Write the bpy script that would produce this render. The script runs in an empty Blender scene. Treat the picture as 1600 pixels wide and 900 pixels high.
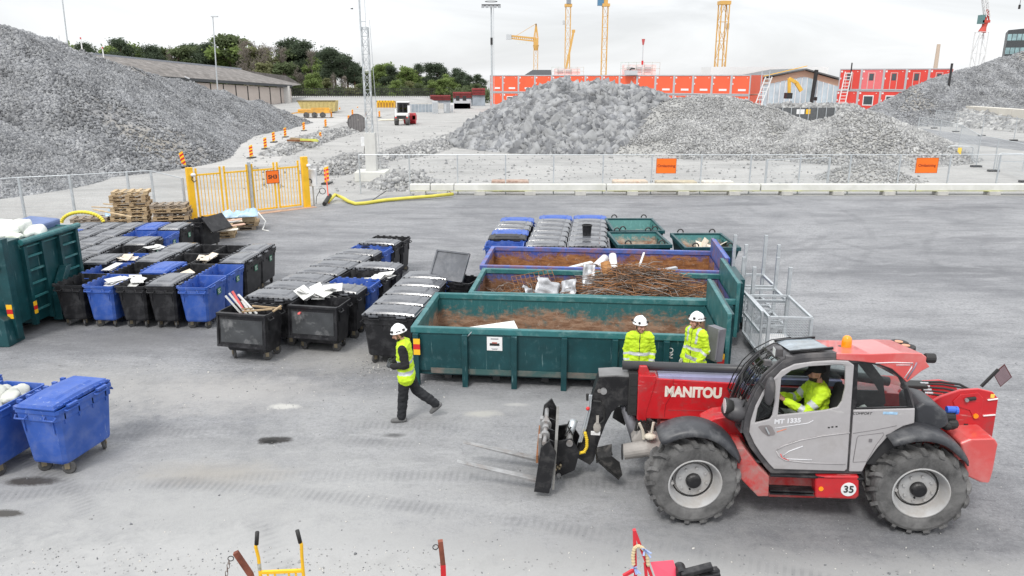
import bpy, bmesh, math, random
import numpy as np
from mathutils import Vector as V, Matrix, Euler, Quaternion, noise as mnoise
from mathutils.geometry import tessellate_polygon
R=math.radians; PI=math.pi
random.seed(7)
sc=bpy.context.scene; COL=sc.collection
# ------------------------------------------------------------ camera maths (1600x900 photo)
F=1190.; CH=5.9; PITCH=math.atan(330/F); cP,sP=math.cos(PITCH),math.sin(PITCH)
def ray(px,py):
    u=(px-800)/F; v=(py-450)/F
    return (u,cP-sP*v,-sP-cP*v)
def gp(px,py,z=0.):
    d=ray(px,py); t=(z-CH)/d[2]; return V((d[0]*t,d[1]*t,z))
def at(px,py,Y):
    d=ray(px,py); t=Y/d[1]; return V((d[0]*t,Y,CH+d[2]*t))
# ------------------------------------------------------------ tagging and objects
def tag(o,label,cat,group=None,kind=None):
    if label: o['label']=label
    if cat: o['category']=cat
    if group: o['group']=group
    if kind: o['kind']=kind
    return o
def root(name,label,cat,loc=(0,0,0),rz=0.,group=None):
    o=bpy.data.objects.new(name,None); COL.objects.link(o); o.empty_display_size=.2
    o.location=loc; o.rotation_euler=(0,0,rz); return tag(o,label,cat,group)
def link(name,me,par=None):
    o=bpy.data.objects.new(name,me); COL.objects.link(o)
    if par is not None: o.parent=par
    return o
KIDS={}
def copy_tree(o,par=None):
    c=o.copy(); COL.objects.link(c)
    if par is not None: c.parent=par
    for ch in list(o.children): copy_tree(ch,c)
    return c
# ------------------------------------------------------------ mesh builder
class MB:
    def __init__(s): s.v=[]; s.f=[]; s.mi=[]; s.cur=0; s.M=None
    def add(s,vs,fs):
        b=len(s.v)
        for p in vs:
            p=V(p)
            if s.M is not None: p=s.M@p
            s.v.append(p)
        for f in fs: s.f.append([b+i for i in f]); s.mi.append(s.cur)
    def mat(s,i): s.cur=i; return s
    def hexa(s,p):
        s.add(p,[(0,3,2,1),(4,5,6,7),(0,1,5,4),(1,2,6,5),(2,3,7,6),(3,0,4,7)]); return s
    def box(s,c,d,rz=0.,rx=0.,ry=0.):
        m=Matrix.Translation(c)@Euler((rx,ry,rz)).to_matrix().to_4x4()
        a,b,h=d[0]/2,d[1]/2,d[2]/2
        return s.hexa([m@V(q) for q in ((-a,-b,-h),(a,-b,-h),(a,b,-h),(-a,b,-h),(-a,-b,h),(a,-b,h),(a,b,h),(-a,b,h))])
    def bb(s,x0,x1,y0,y1,z0,z1):
        return s.hexa([(x0,y0,z0),(x1,y0,z0),(x1,y1,z0),(x0,y1,z0),(x0,y0,z1),(x1,y0,z1),(x1,y1,z1),(x0,y1,z1)])
    def bar(s,p,q,w,h=None,up=(0,0,1)):
        p=V(p);q=V(q);h=h or w; d=(q-p)
        if d.length<1e-6: return s
        d.normalize(); u=V(up)
        if abs(d.dot(u))>.98: u=V((1,0,0))
        r=d.cross(u).normalized(); u=r.cross(d)
        r*=w/2; u=u*(h/2)
        return s.hexa([p-r-u,p+r-u,p+r+u,p-r+u,q-r-u,q+r-u,q+r+u,q-r+u])
    def tube(s,pts,r,n=8,cap=True,closed=False):
        pts=[V(p) for p in pts]; k=len(pts); rs=r if isinstance(r,(list,tuple)) else [r]*k
        rings=[]; up=None
        for i,p in enumerate(pts):
            if closed: d=pts[(i+1)%k]-pts[i-1]
            else: d=pts[min(i+1,k-1)]-pts[max(i-1,0)]
            d.normalize()
            if up is None:
                up=V((0,0,1)) if abs(d.z)<.9 else V((1,0,0))
            x=d.cross(up).normalized(); up=x.cross(d).normalized()
            rings.append([p+x*(rs[i]*math.cos(2*PI*j/n))+up*(rs[i]*math.sin(2*PI*j/n)) for j in range(n)])
        vs=[q for rg in rings for q in rg]; fs=[]
        m=k if closed else k-1
        for i in range(m):
            a=i*n; b=((i+1)%k)*n
            for j in range(n):
                j2=(j+1)%n; fs.append((a+j,a+j2,b+j2,b+j))
        if cap and not closed:
            fs.append(tuple(range(n-1,-1,-1))); fs.append(tuple((k-1)*n+j for j in range(n)))
        s.add(vs,fs); return s
    def cyl(s,p,q,r,r1=None,n=16): return s.tube([p,q],[r,r if r1 is None else r1],n)
    def lathe(s,prof,o=(0,0,0),axis='z',n=24,close=False):
        vs=[];fs=[];k=len(prof)
        for j in range(n):
            a=2*PI*j/n; c,d=math.cos(a),math.sin(a)
            for r,h in prof:
                p=(r*c,r*d,h) if axis=='z' else ((r*c,h,r*d) if axis=='y' else (h,r*c,r*d))
                vs.append(V(p)+V(o))
        for j in range(n):
            j2=(j+1)%n
            for i in range(k if close else k-1):
                i2=(i+1)%k; q=(j*k+i,j2*k+i,j2*k+i2,j*k+i2)
                fs.append(q if axis!='y' else q[::-1])
        s.add(vs,fs); return s
    def plate(s,fn,outer,t0,t1,holes=()):
        """polygon (with holes) in 2D, extruded between depth t0 and t1; fn(a,b,t)->xyz"""
        loops=[list(outer)]+[list(h) for h in holes]
        flat=[p for l in loops for p in l]
        tr=tessellate_polygon([[V((a,b,0)) for a,b in l] for l in loops])
        n=len(flat); vs=[fn(a,b,t0) for a,b in flat]+[fn(a,b,t1) for a,b in flat]
        fs=[tuple(t) for t in tr]+[tuple(n+i for i in t[::-1]) for t in tr]
        b=0
        for l in loops:
            k=len(l)
            for i in range(k): fs.append((b+i,b+(i+1)%k,n+b+(i+1)%k,n+b+i))
            b+=k
        s.add(vs,fs); return s
    def sheet(s,grid):
        nr=len(grid); nc=len(grid[0])
        s.add([p for r in grid for p in r],[(i*nc+j,i*nc+j+1,(i+1)*nc+j+1,(i+1)*nc+j) for i in range(nr-1) for j in range(nc-1)]); return s
    def ball(s,c,r,n=12,m=8):
        rr=r if isinstance(r,(tuple,list)) else (r,r,r); vs=[];fs=[]
        for i in range(m+1):
            t=PI*i/m
            for j in range(n):
                a=2*PI*j/n; vs.append((c[0]+rr[0]*math.sin(t)*math.cos(a),c[1]+rr[1]*math.sin(t)*math.sin(a),c[2]-rr[2]*math.cos(t)))
        for i in range(m):
            for j in range(n):
                j2=(j+1)%n; fs.append((i*n+j,i*n+j2,(i+1)*n+j2,(i+1)*n+j))
        s.add(vs,fs); return s
    def mesh(s,name,mats,smooth=False):
        me=bpy.data.meshes.new(name)
        me.from_pydata([tuple(v) for v in s.v],[],s.f)
        if not isinstance(mats,(list,tuple)): mats=[mats]
        for m in mats: me.materials.append(m)
        if len(mats)>1: me.polygons.foreach_set('material_index',s.mi)
        bm=bmesh.new(); bm.from_mesh(me)
        bmesh.ops.remove_doubles(bm,verts=bm.verts,dist=1e-5)
        bmesh.ops.recalc_face_normals(bm,faces=bm.faces); bm.to_mesh(me); bm.free()
        if smooth: me.polygons.foreach_set('use_smooth',[True]*len(me.polygons))
        me.update(); return me
    def build(s,name,mats,par=None,smooth=False,bev=0.,seg=2,auto=False):
        o=link(name,s.mesh(name,mats,smooth or auto),par)
        if bev:
            b=o.modifiers.new('bev','BEVEL'); b.width=bev; b.segments=seg; b.limit_method='ANGLE'; b.angle_limit=R(40)
        if auto: sharp(o)
        return o
def sharp(o,ang=35):
    bm=bmesh.new(); bm.from_mesh(o.data)
    for e in bm.edges:
        if len(e.link_faces)==2 and e.calc_face_angle(0)>R(ang): e.smooth=False
    bm.to_mesh(o.data); bm.free()
def solid(o,t,off=0.):
    m=o.modifiers.new('sol','SOLIDIFY'); m.thickness=t; m.offset=off; return o
def bake(o):
    dg=bpy.context.evaluated_depsgraph_get(); dg.update()
    me=bpy.data.meshes.new_from_object(o.evaluated_get(dg)); o.modifiers.clear(); o.data=me; return o
def text(name,body,mat_,size,par=None,M=None,ext=.004,align='CENTER',sx=1.,bold=0.,shear=0.):
    cu=bpy.data.curves.new(name,'FONT'); cu.body=body; cu.size=size; cu.extrude=ext; cu.align_x=align; cu.align_y='CENTER'; cu.offset=bold; cu.shear=shear
    t=bpy.data.objects.new(name,cu); COL.objects.link(t)
    dg=bpy.context.evaluated_depsgraph_get(); dg.update()
    me=bpy.data.meshes.new_from_object(t.evaluated_get(dg)); bpy.data.objects.remove(t)
    me.transform(Matrix.Diagonal((sx,1,1,1)))
    if M is not None: me.transform(M)
    me.materials.clear(); me.materials.append(mat_)
    return link(name,me,par)
def split_loose(o):
    bm=bmesh.new(); bm.from_mesh(o.data); bm.verts.ensure_lookup_table(); seen=set(); comps=[]
    for v in bm.verts:
        if v.index in seen: continue
        st=[v]; c=[]; seen.add(v.index)
        while st:
            q=st.pop(); c.append(q.index)
            for e in q.link_edges:
                w_=e.other_vert(q)
                if w_.index not in seen: seen.add(w_.index); st.append(w_)
        comps.append(set(c))
    bm.free(); me=o.data; out=[]
    if len(comps)<2: return [o]
    base=o.name.split('.')[0]
    for c in comps:
        ix=sorted(c); mp={k:i for i,k in enumerate(ix)}; fs=[[mp[i] for i in p.vertices] for p in me.polygons if p.vertices[0] in c]
        m2=bpy.data.meshes.new(base); m2.from_pydata([me.vertices[k].co[:] for k in ix],[],fs)
        for m in me.materials: m2.materials.append(m)
        m2.update(); n=o.copy(); n.data=m2; COL.objects.link(n); out.append(n)
    bpy.data.objects.remove(o); return out
# frames for text: reading direction a, up b
def frame(o,a,b):
    a=V(a).normalized(); b=V(b).normalized(); c=a.cross(b)
    return Matrix(((a.x,b.x,c.x,o[0]),(a.y,b.y,c.y,o[1]),(a.z,b.z,c.z,o[2]),(0,0,0,1)))
# ------------------------------------------------------------ materials
MATS={}
def srgb(h):
    h=h.lstrip('#'); c=[int(h[i:i+2],16)/255 for i in (0,2,4)]
    return tuple((x/12.92 if x<=.04045 else ((x+.055)/1.055)**2.4) for x in c)
def M(name,c,r=.55,m=0.,var=.12,vs=3.,dirt=None,ds=2.5,dth=.55,dw=.12,damt=.8,bump=0.,bs=30.,spec=.5,coat=0.,world=False,c2=None,scr=None,ssc=(22,22,1.6)):
    if name in MATS: return MATS[name]
    mt=bpy.data.materials.new(name); mt.use_nodes=True; nt=mt.node_tree; N=nt.nodes; Lk=nt.links
    bs_=N['Principled BSDF']; bs_.inputs['Roughness'].default_value=r; bs_.inputs['Metallic'].default_value=m
    bs_.inputs['Specular IOR Level'].default_value=spec; bs_.inputs['Coat Weight'].default_value=coat
    if world: co=N.new('ShaderNodeNewGeometry').outputs['Position']
    else: co=N.new('ShaderNodeTexCoord').outputs['Object']
    def noise(scale,det=5,rough=.6,dist=0.):
        n=N.new('ShaderNodeTexNoise'); n.inputs['Scale'].default_value=scale; n.inputs['Detail'].default_value=det; n.inputs['Roughness'].default_value=rough; n.inputs['Distortion'].default_value=dist
        Lk.new(co,n.inputs['Vector']); return n.outputs['Fac']
    def mix(f,a,b):
        x=N.new('ShaderNodeMix'); x.data_type='RGBA'
        for s_,val in ((x.inputs[0],f),(x.inputs[6],a),(x.inputs[7],b)):
            if hasattr(val,'is_output') : Lk.new(val,s_)
            else: s_.default_value=val if isinstance(val,(int,float)) else (*val[:3],1)
        return x.outputs[2]
    def ramp(src,lo,hi,a=0.,b=1.):
        x=N.new('ShaderNodeMapRange'); x.inputs[1].default_value=lo; x.inputs[2].default_value=hi; x.inputs[3].default_value=a; x.inputs[4].default_value=b
        Lk.new(src,x.inputs[0]); return x.outputs[0]
    lo=tuple(x*(1-var) for x in c); hi=c2 or tuple(min(1,x*(1+var)) for x in c)
    col=mix(ramp(noise(vs),.3,.7),lo,hi)
    if dirt is not None:
        f=ramp(noise(ds,9,.7,.3),dth-dw,dth+dw,0,damt); col=mix(f,col,dirt)
        Lk.new(ramp(f,0,1,r,min(1,r+.3)),bs_.inputs['Roughness'])
    if scr is not None:      # fine scratches and scrape marks
        mp_=N.new('ShaderNodeMapping'); mp_.inputs['Scale'].default_value=ssc; mp_.inputs['Rotation'].default_value=(.12,.2,.1); Lk.new(co,mp_.inputs[0])
        n_=N.new('ShaderNodeTexNoise'); n_.inputs['Scale'].default_value=1.; n_.inputs['Detail'].default_value=4; n_.inputs['Roughness'].default_value=.7; Lk.new(mp_.outputs[0],n_.inputs[0])
        pa=ramp(noise(1.6,3,.6),.45,.6); mm=N.new('ShaderNodeMath'); mm.operation='MULTIPLY'; Lk.new(ramp(n_.outputs[0],.62,.67,0,.75),mm.inputs[0]); Lk.new(pa,mm.inputs[1])
        col=mix(mm.outputs[0],col,scr)
    Lk.new(col,bs_.inputs['Base Color'])
    if bump:
        b=N.new('ShaderNodeBump'); b.inputs['Strength'].default_value=bump; b.inputs['Distance'].default_value=.02
        Lk.new(noise(bs,6,.65),b.inputs['Height']); Lk.new(b.outputs[0],bs_.inputs['Normal'])
    MATS[name]=mt; mt['h']=1
    mt.diffuse_color=(*c,1)
    return mt
def glass(name,tint=(.75,.8,.8),tr=.85,rough=.02):
    if name in MATS: return MATS[name]
    mt=bpy.data.materials.new(name); mt.use_nodes=True; nt=mt.node_tree; N=nt.nodes; Lk=nt.links; N.clear()
    out=N.new('ShaderNodeOutputMaterial'); t=N.new('ShaderNodeBsdfTransparent'); t.inputs[0].default_value=(*[x*tr for x in tint],1)
    g=N.new('ShaderNodeBsdfGlossy'); g.inputs['Roughness'].default_value=rough; g.inputs[0].default_value=(1,1,1,1)
    fr=N.new('ShaderNodeFresnel'); fr.inputs[0].default_value=1.5
    mx=N.new('ShaderNodeMixShader'); Lk.new(fr.outputs[0],mx.inputs[0]); Lk.new(t.outputs[0],mx.inputs[1]); Lk.new(g.outputs[0],mx.inputs[2]); Lk.new(mx.outputs[0],out.inputs[0])
    MATS[name]=mt; return mt
# common paints
DUST=(.33,.32,.31)
m_black=M('black_plastic',(.013,.013,.015),.46,spec=.35,scr=(.11,.11,.115),ssc=(14,14,3),var=.3,dirt=(.14,.14,.145),ds=4,dth=.6,damt=.3,bump=.05)
m_bluebin=M('blue_plastic',(.028,.092,.39),.45,scr=(.3,.36,.52),ssc=(14,14,3),var=.2,vs=2,dirt=(.16,.2,.36),ds=4,dth=.58,damt=.45,bump=.03)
m_greylid=M('grey_lid_plastic',(.075,.08,.092),.17,var=.3,vs=2.5,dirt=(.26,.26,.27),ds=3,dth=.58,damt=.4,bump=.02,spec=.95)
m_rubber=M('rubber',(.035,.035,.036),.8,var=.3,dirt=(.2,.195,.19),ds=3,dth=.5,damt=.6)
m_galv=M('galvanised_steel',(.52,.55,.57),.42,.5,var=.15,vs=8)
m_steel=M('worn_steel',(.36,.36,.36),.45,.6,var=.25,vs=6,dirt=(.2,.13,.09),ds=4,dth=.6,damt=.6)
m_wood=M('pallet_wood',(.42,.3,.17),.8,var=.35,vs=4,dirt=(.25,.2,.15),ds=5,dth=.55,damt=.6,bump=.2)
m_card=M('cardboard',(.62,.52,.4),.85,var=.15,vs=3,dirt=(.75,.72,.66),ds=2,dth=.5,damt=.8)
m_white=M('white_sheet',(.66,.66,.64),.6,var=.08,vs=3,dirt=(.5,.49,.47),ds=3,dth=.62,damt=.5)
m_green=M('container_green',(.0055,.052,.06),.42,scr=(.16,.26,.27),var=.25,vs=2.5,dirt=(.06,.12,.13),ds=5,dth=.62,dw=.06,damt=.5,bump=.05)
m_yellow=M('yellow_paint',(.85,.49,.02),.42,var=.1)
m_orange=M('orange_sign',(.9,.17,.01),.5,var=.05)
m_red=M('signal_red',(.62,.03,.03),.5,var=.1)
m_concrete=M('concrete',(.5,.49,.46),.85,var=.15,vs=2,dirt=(.3,.3,.28),ds=1.5,dth=.6,damt=.6,bump=.2)
m_dark=M('dark_metal',(.024,.024,.026),.5,.2,var=.25,dirt=(.12,.11,.1),ds=4,dth=.6,damt=.45)
m_rust=M('rusty_steel',(.23,.085,.035),.85,var=.5,vs=5,dirt=(.3,.16,.08),ds=6,dth=.5,damt=.8,bump=.2)
m_txt=M('dark_print',(.02,.02,.02),.6,var=0)
# ============================================================ camera, light, sky
cam_d=bpy.data.cameras.new('camera'); cam=bpy.data.objects.new('camera',cam_d); COL.objects.link(cam)
cam.location=(0,0,CH); cam.rotation_euler=(PI/2-PITCH,0,0); cam_d.sensor_width=36; cam_d.lens=36*F/1600; cam_d.clip_end=3000; cam_d.clip_start=.2
sc.camera=cam
SUN_EL,SUN_AZ=R(52),R(205)   # compass direction the light comes from, measured clockwise from +Y
sl=bpy.data.lights.new('sun','SUN'); sl.energy=1.5; sl.angle=R(14); sl.color=(1,.97,.92)
so=bpy.data.objects.new('sun',sl); COL.objects.link(so)
sd=V((math.sin(SUN_AZ)*math.cos(SUN_EL),math.cos(SUN_AZ)*math.cos(SUN_EL),math.sin(SUN_EL)))
so.rotation_euler=sd.to_track_quat('Z','Y').to_euler(); so.location=(0,0,60)
w=bpy.data.worlds.new('World'); sc.world=w; w.use_nodes=True
nt=w.node_tree; N=nt.nodes; Lk=nt.links; N.clear()
out=N.new('ShaderNodeOutputWorld'); sky=N.new('ShaderNodeTexSky'); sky.sky_type='NISHITA'; sky.sun_disc=False; sky.sun_elevation=SUN_EL; sky.sun_rotation=SUN_AZ
b1=N.new('ShaderNodeBackground'); b1.inputs[1].default_value=.1; Lk.new(sky.outputs[0],b1.inputs[0])
tc=N.new('ShaderNodeTexCoord'); sx=N.new('ShaderNodeSeparateXYZ'); Lk.new(tc.outputs['Generated'],sx.inputs[0])
zr=N.new('ShaderNodeMapRange'); zr.inputs[1].default_value=0; zr.inputs[2].default_value=1; zr.inputs[3].default_value=.75; zr.inputs[4].default_value=1.5; Lk.new(sx.outputs[2],zr.inputs[0])
mp=N.new('ShaderNodeMapping'); mp.inputs['Scale'].default_value=(1.,1.,4.5); Lk.new(tc.outputs['Generated'],mp.inputs[0])
cn=N.new('ShaderNodeTexNoise'); cn.inputs['Scale'].default_value=2.6; cn.inputs['Detail'].default_value=7; cn.inputs['Roughness'].default_value=.55; cn.inputs['Distortion'].default_value=.6; Lk.new(mp.outputs[0],cn.inputs['Vector'])
cr=N.new('ShaderNodeMapRange'); cr.inputs[1].default_value=.36; cr.inputs[2].default_value=.62; cr.inputs[3].default_value=.8; cr.inputs[4].default_value=1.06; Lk.new(cn.outputs[0],cr.inputs[0])
mul=N.new('ShaderNodeMath'); mul.operation='MULTIPLY'; Lk.new(zr.outputs[0],mul.inputs[0]); Lk.new(cr.outputs[0],mul.inputs[1])
b2=N.new('ShaderNodeBackground'); b2.inputs[0].default_value=(.965,.98,1,1); Lk.new(mul.outputs[0],b2.inputs[1])
mxs=N.new('ShaderNodeMixShader'); mxs.inputs[0].default_value=.93; Lk.new(b1.outputs[0],mxs.inputs[1]); Lk.new(b2.outputs[0],mxs.inputs[2]); Lk.new(mxs.outputs[0],out.inputs[0])
vs=sc.view_settings; vs.view_transform='Standard'; vs.look='None'; vs.exposure=.46; vs.gamma=1; vs.use_curve_mapping=False
sc.cycles.use_denoising=True; sc.cycles.max_bounces=6; sc.cycles.transparent_max_bounces=12; sc.cycles.caustics_reflective=False; sc.cycles.caustics_refractive=False
sc.cycles.use_adaptive_sampling=True; sc.cycles.adaptive_threshold=.01
# ============================================================ ground
def ground_mat(name,stops,stretch,marks):
    mt=bpy.data.materials.new(name); mt.use_nodes=True; nt=mt.node_tree; N=nt.nodes; Lk=nt.links
    B=N['Principled BSDF']; B.inputs['Roughness'].default_value=.85; B.inputs['Specular IOR Level'].default_value=.25
    pos=N.new('ShaderNodeNewGeometry').outputs['Position']
    def noi(scale,det=6,rough=.6,sc3=(1,1,1),dist=0.,off=0.):
        m=N.new('ShaderNodeMapping'); m.inputs['Scale'].default_value=sc3; m.inputs['Location'].default_value=(off,off,0); Lk.new(pos,m.inputs[0])
        n=N.new('ShaderNodeTexNoise'); n.inputs['Scale'].default_value=scale; n.inputs['Detail'].default_value=det; n.inputs['Roughness'].default_value=rough; n.inputs['Distortion'].default_value=dist
        Lk.new(m.outputs[0],n.inputs['Vector']); return n.outputs['Fac']
    def rmp(s,lo,hi,a=0.,b=1.):
        x=N.new('ShaderNodeMapRange'); x.inputs[1].default_value=lo; x.inputs[2].default_value=hi; x.inputs[3].default_value=a; x.inputs[4].default_value=b; Lk.new(s,x.inputs[0]); return x.outputs[0]
    def mixc(f,a,b):
        x=N.new('ShaderNodeMix'); x.data_type='RGBA'
        for s_,val in ((x.inputs[0],f),(x.inputs[6],a),(x.inputs[7],b)):
            if hasattr(val,'is_output'): Lk.new(val,s_)
            else: s_.default_value=val if isinstance(val,(int,float)) else (*val,1)
        return x.outputs[2]
    def mth(op,a,b):
        x=N.new('ShaderNodeMath'); x.operation=op
        for i,val in enumerate((a,b)):
            if hasattr(val,'is_output'): Lk.new(val,x.inputs[i])
            else: x.inputs[i].default_value=val
        return x.outputs[0]
    c_dark,c_mid,c_light=stops
    col=mixc(rmp(noi(.16,8,.68,dist=.8),.4,.62),c_mid,c_light)
    col=mixc(rmp(noi(.35,7,.65,stretch,off=11),.48,.68,0,.75),col,c_dark)
    col=mixc(rmp(noi(1.1,8,.75,(.5,1.4,1),off=3),.5,.64,0,.7),col,c_light)
    col=mixc(rmp(noi(3.2,8,.8,(.6,1.3,1),off=13),.52,.64,0,.6),col,c_dark)
    col=mixc(rmp(noi(14,5,.8),.45,.62,0,.55),col,c_dark)
    col=mixc(rmp(noi(38,3,.7,off=5),.56,.66,0,.55),col,tuple(min(1,x*1.25) for x in c_light))
    sxyz=N.new('ShaderNodeSeparateXYZ'); Lk.new(pos,sxyz.inputs[0])
    wob=rmp(noi(2.6,8,.78,off=7,dist=.5),.25,.75,-.6,.6)
    for (cx,cy,rx,ry,colr,amt,soft) in marks:     # stains, dust patches and broad darker ovals with a shape of their own
        dx=mth('DIVIDE',mth('SUBTRACT',sxyz.outputs[0],cx),rx); dy=mth('DIVIDE',mth('SUBTRACT',sxyz.outputs[1],cy),ry)
        d=mth('ADD',mth('SQRT',mth('ADD',mth('MULTIPLY',dx,dx),mth('MULTIPLY',dy,dy)),0),mth('MULTIPLY',wob,.9))
        col=mixc(rmp(d,1-soft,1+soft,amt,0),col,colr)
    if name=='asphalt':
        # tyre tracks: thin dark arcs round a few turning centres
        for (cx,cy,r0) in ((22.,14.,15.3),(22.5,15.,17.2),(-2.,-14.,24.5),(-9,-23.,33.5),(28.,20.,13.),(8.,60.,32.),(-14,2,11.),(30,34,19.),(-4,36,17.5)):
            dx=mth('SUBTRACT',sxyz.outputs[0],cx); dy=mth('SUBTRACT',sxyz.outputs[1],cy)
            d=mth('SUBTRACT',mth('SQRT',mth('ADD',mth('MULTIPLY',dx,dx),mth('MULTIPLY',dy,dy)),0),r0)
            d=mth('ADD',d,mth('MULTIPLY',wob,.07))
            ang=mth('ARCTAN2',dy,dx); tr=mth('SINE',mth('MULTIPLY',ang,r0*62.),0); tr=rmp(tr,-.2,.5,.45,1)
            for off_,wd_ in ((0.,.16),(1.75,.16)):
                dd=mth('ABSOLUTE',mth('SUBTRACT',d,off_),0)
                col=mixc(mth('MULTIPLY',mth('MULTIPLY',rmp(dd,wd_*.5,wd_*1.3,.34,0),tr),rmp(noi(.45,4,.6,off=cx+off_),.42,.56)),col,c_dark)
    Lk.new(col,B.inputs['Base Color'])
    bp=N.new('ShaderNodeBump'); bp.inputs['Strength'].default_value=.5; bp.inputs['Distance'].default_value=.02
    Lk.new(noi(35,6,.75),bp.inputs['Height']); Lk.new(bp.outputs[0],B.inputs['Normal'])
    return mt
pat=lambda px,py,rx,ry,c,a=.8,s=.45: (gp(px,py).x,gp(px,py).y,rx,ry,c,a,s)
LT=(.47,.465,.45)
m_asph=ground_mat('asphalt',((.118,.121,.13),(.198,.202,.213),(.318,.321,.33)),(.35,1.8,1),[
  pat(300,800,5,1.9,(.36,.36,.355),.8,.9),pat(120,610,2.2,1.1,(.34,.335,.325),.75,.7),pat(380,612,1.6,.8,(.36,.35,.34),.7,.6),
  pat(560,890,5.5,.75,(.4,.4,.395),.85,.5),pat(1150,893,6,.32,(.36,.36,.355),.8,.6),
  pat(430,688,.3,.13,(.03,.028,.027),.95,.22),pat(424,690,.12,.07,(.02,.02,.02),.9,.2),pat(50,752,.4,.12,(.05,.045,.042),.95,.3),pat(10,803,.25,.1,(.06,.055,.05),.9,.25),
  pat(445,635,.27,.12,(.52,.51,.48),.95,.25),pat(780,675,.2,.1,(.03,.03,.03),.0,.4),pat(752,646,.3,.12,(.5,.48,.42),.8,.5),pat(805,632,.2,.07,(.5,.49,.47),.8,.4),
  pat(575,560,1.5,.7,(.33,.32,.3),.7,.8),pat(615,680,.16,.07,(.05,.05,.05),.7,.5),pat(330,740,.9,.3,(.3,.28,.25),.6,.7),
  pat(250,530,2.6,.8,(.14,.14,.145),.7,.7),pat(700,635,3,.7,(.3,.3,.3),.6,.7),pat(1250,850,4,.5,(.13,.13,.135),.45,.8)])  # broad darker ovals in front of the left bins and beside the telehandler
m_grav=ground_mat('gravel_ground',((.24,.24,.235),(.35,.345,.335),(.44,.435,.42)),(.5,1.2,1),[])
def gsheet(name,pts,z,mat_):
    b=MB(); b.add([(x,y,z) for x,y in pts],[tuple(range(len(pts)))]); o=b.build(name,mat_); o['kind']='structure'; return o
gsheet('ground',[(-900,-60),(900,-60),(900,1500),(-900,1500)],-.008,m_grav)
gsheet('yard_asphalt',[(-40,-20),(60,-20),(60,38.7),(-6.4,39.2),(-9.6,35.2),(-14.2,31.3),(-22,31.0),(-40,22)],0,m_asph)
m_track=ground_mat('packed_road',((.33,.325,.315),(.42,.415,.4),(.5,.49,.475)),(.3,2.,1),[])
def road(pts,wd,z,mat_,name):
    P=[V((*p,0)) for p in pts]; b=MB(); g=[]
    for i,p in enumerate(P):
        d=(P[min(i+1,len(P)-1)]-P[max(i-1,0)]).normalized(); n=V((-d.y,d.x,0))*(wd[i]/2); g.append([(p+n)+V((0,0,z)),(p-n)+V((0,0,z))])
    b.sheet(g); o=b.build(name,mat_); o['kind']='structure'
q=[gp(*a).to_2d() for a in ((360,262),(385,230),(440,205),(500,188),(540,180),(600,171))]
road([tuple(a) for a in q],[6,7,8,8,9,10],0.0,m_track,'haul_road')
road([(50,40),(46,60),(44.5,80),(46,105),(40,150)],[7,7,7,7,7],0.001,m_asph,'access_road')
# ============================================================ rubble heaps
def stone_mesh(name,pts,size,seed,mats,flat=.75):
    """pts (n,3), size (n,) -> one mesh of angular broken stones"""
    rng=np.random.default_rng(seed); n=len(pts)
    base=np.array([(-1,-1,-1),(1,-1,-1),(1,1,-1),(-1,1,-1),(-1,-1,1),(1,-1,1),(1,1,1),(-1,1,1)],float)*.5
    tri=np.array([(0,2,1),(0,3,2),(4,5,6),(4,6,7),(0,1,5),(0,5,4),(1,2,6),(1,6,5),(2,3,7),(2,7,6),(3,0,4),(3,4,7)])
    v=np.repeat(base[None],n,0)+rng.uniform(-.27,.27,(n,8,3))
    v*=rng.uniform(.65,1.35,(n,1,3)); v[:,:,2]*=flat
    # random rotation
    q=rng.normal(size=(n,4)); q/=np.linalg.norm(q,axis=1)[:,None]; a,b,c,d=q.T
    Rm=np.stack([1-2*(c*c+d*d),2*(b*c-a*d),2*(b*d+a*c),2*(b*c+a*d),1-2*(b*b+d*d),2*(c*d-a*b),2*(b*d-a*c),2*(c*d+a*b),1-2*(b*b+c*c)],1).reshape(n,3,3)
    v=np.einsum('nij,nkj->nki',Rm,v)*size[:,None,None]+pts[:,None,:]
    f=(tri[None]+8*np.arange(n)[:,None,None]).reshape(-1,3)
    me=bpy.data.meshes.new(name); nf=len(f)
    me.vertices.add(8*n); me.vertices.foreach_set('co',v.reshape(-1).astype(np.float32))
    me.loops.add(nf*3); me.loops.foreach_set('vertex_index',f.reshape(-1).astype(np.int32))
    me.polygons.add(nf); me.polygons.foreach_set('loop_start',(np.arange(nf)*3).astype(np.int32))
    for m_ in mats: me.materials.append(m_)
    if len(mats)>1: me.polygons.foreach_set('material_index',np.repeat(rng.choice(len(mats),n,p=([.5,.3,.2] if len(mats)==3 else [.6,.4])),12).astype(np.int32))
    me.update(calc_edges=True); me.validate(); return me
m_st=[M('stone_grey',(.225,.23,.24),.9,var=.4,vs=.5,world=True),M('stone_light',(.3,.305,.31),.9,var=.3,vs=.5,world=True),M('stone_dark',(.16,.165,.175),.9,var=.4,vs=.5,world=True)]
m_sl=[M('pale_stone_grey',(.31,.31,.308),.9,var=.28,vs=.5,world=True),M('pale_stone_light',(.42,.42,.41),.9,var=.25,vs=.5,world=True),M('pale_stone_dark',(.22,.222,.226),.9,var=.3,vs=.5,world=True)]
m_mound=M('rubble_fines',(.24,.24,.242),.95,var=.3,vs=.4,dirt=(.36,.33,.28),ds=.14,dth=.55,damt=.8,bump=1.,bs=4,world=True)
m_fines=M('pale_fines',(.3,.298,.288),.95,var=.2,vs=.4,dirt=(.38,.375,.355),ds=.12,dth=.5,damt=.8,bump=1.,bs=4,world=True)
def fbm(x,y,s): return mnoise.fractal(V((x*s,y*s,1.7)),.9,2.1,5)
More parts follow.
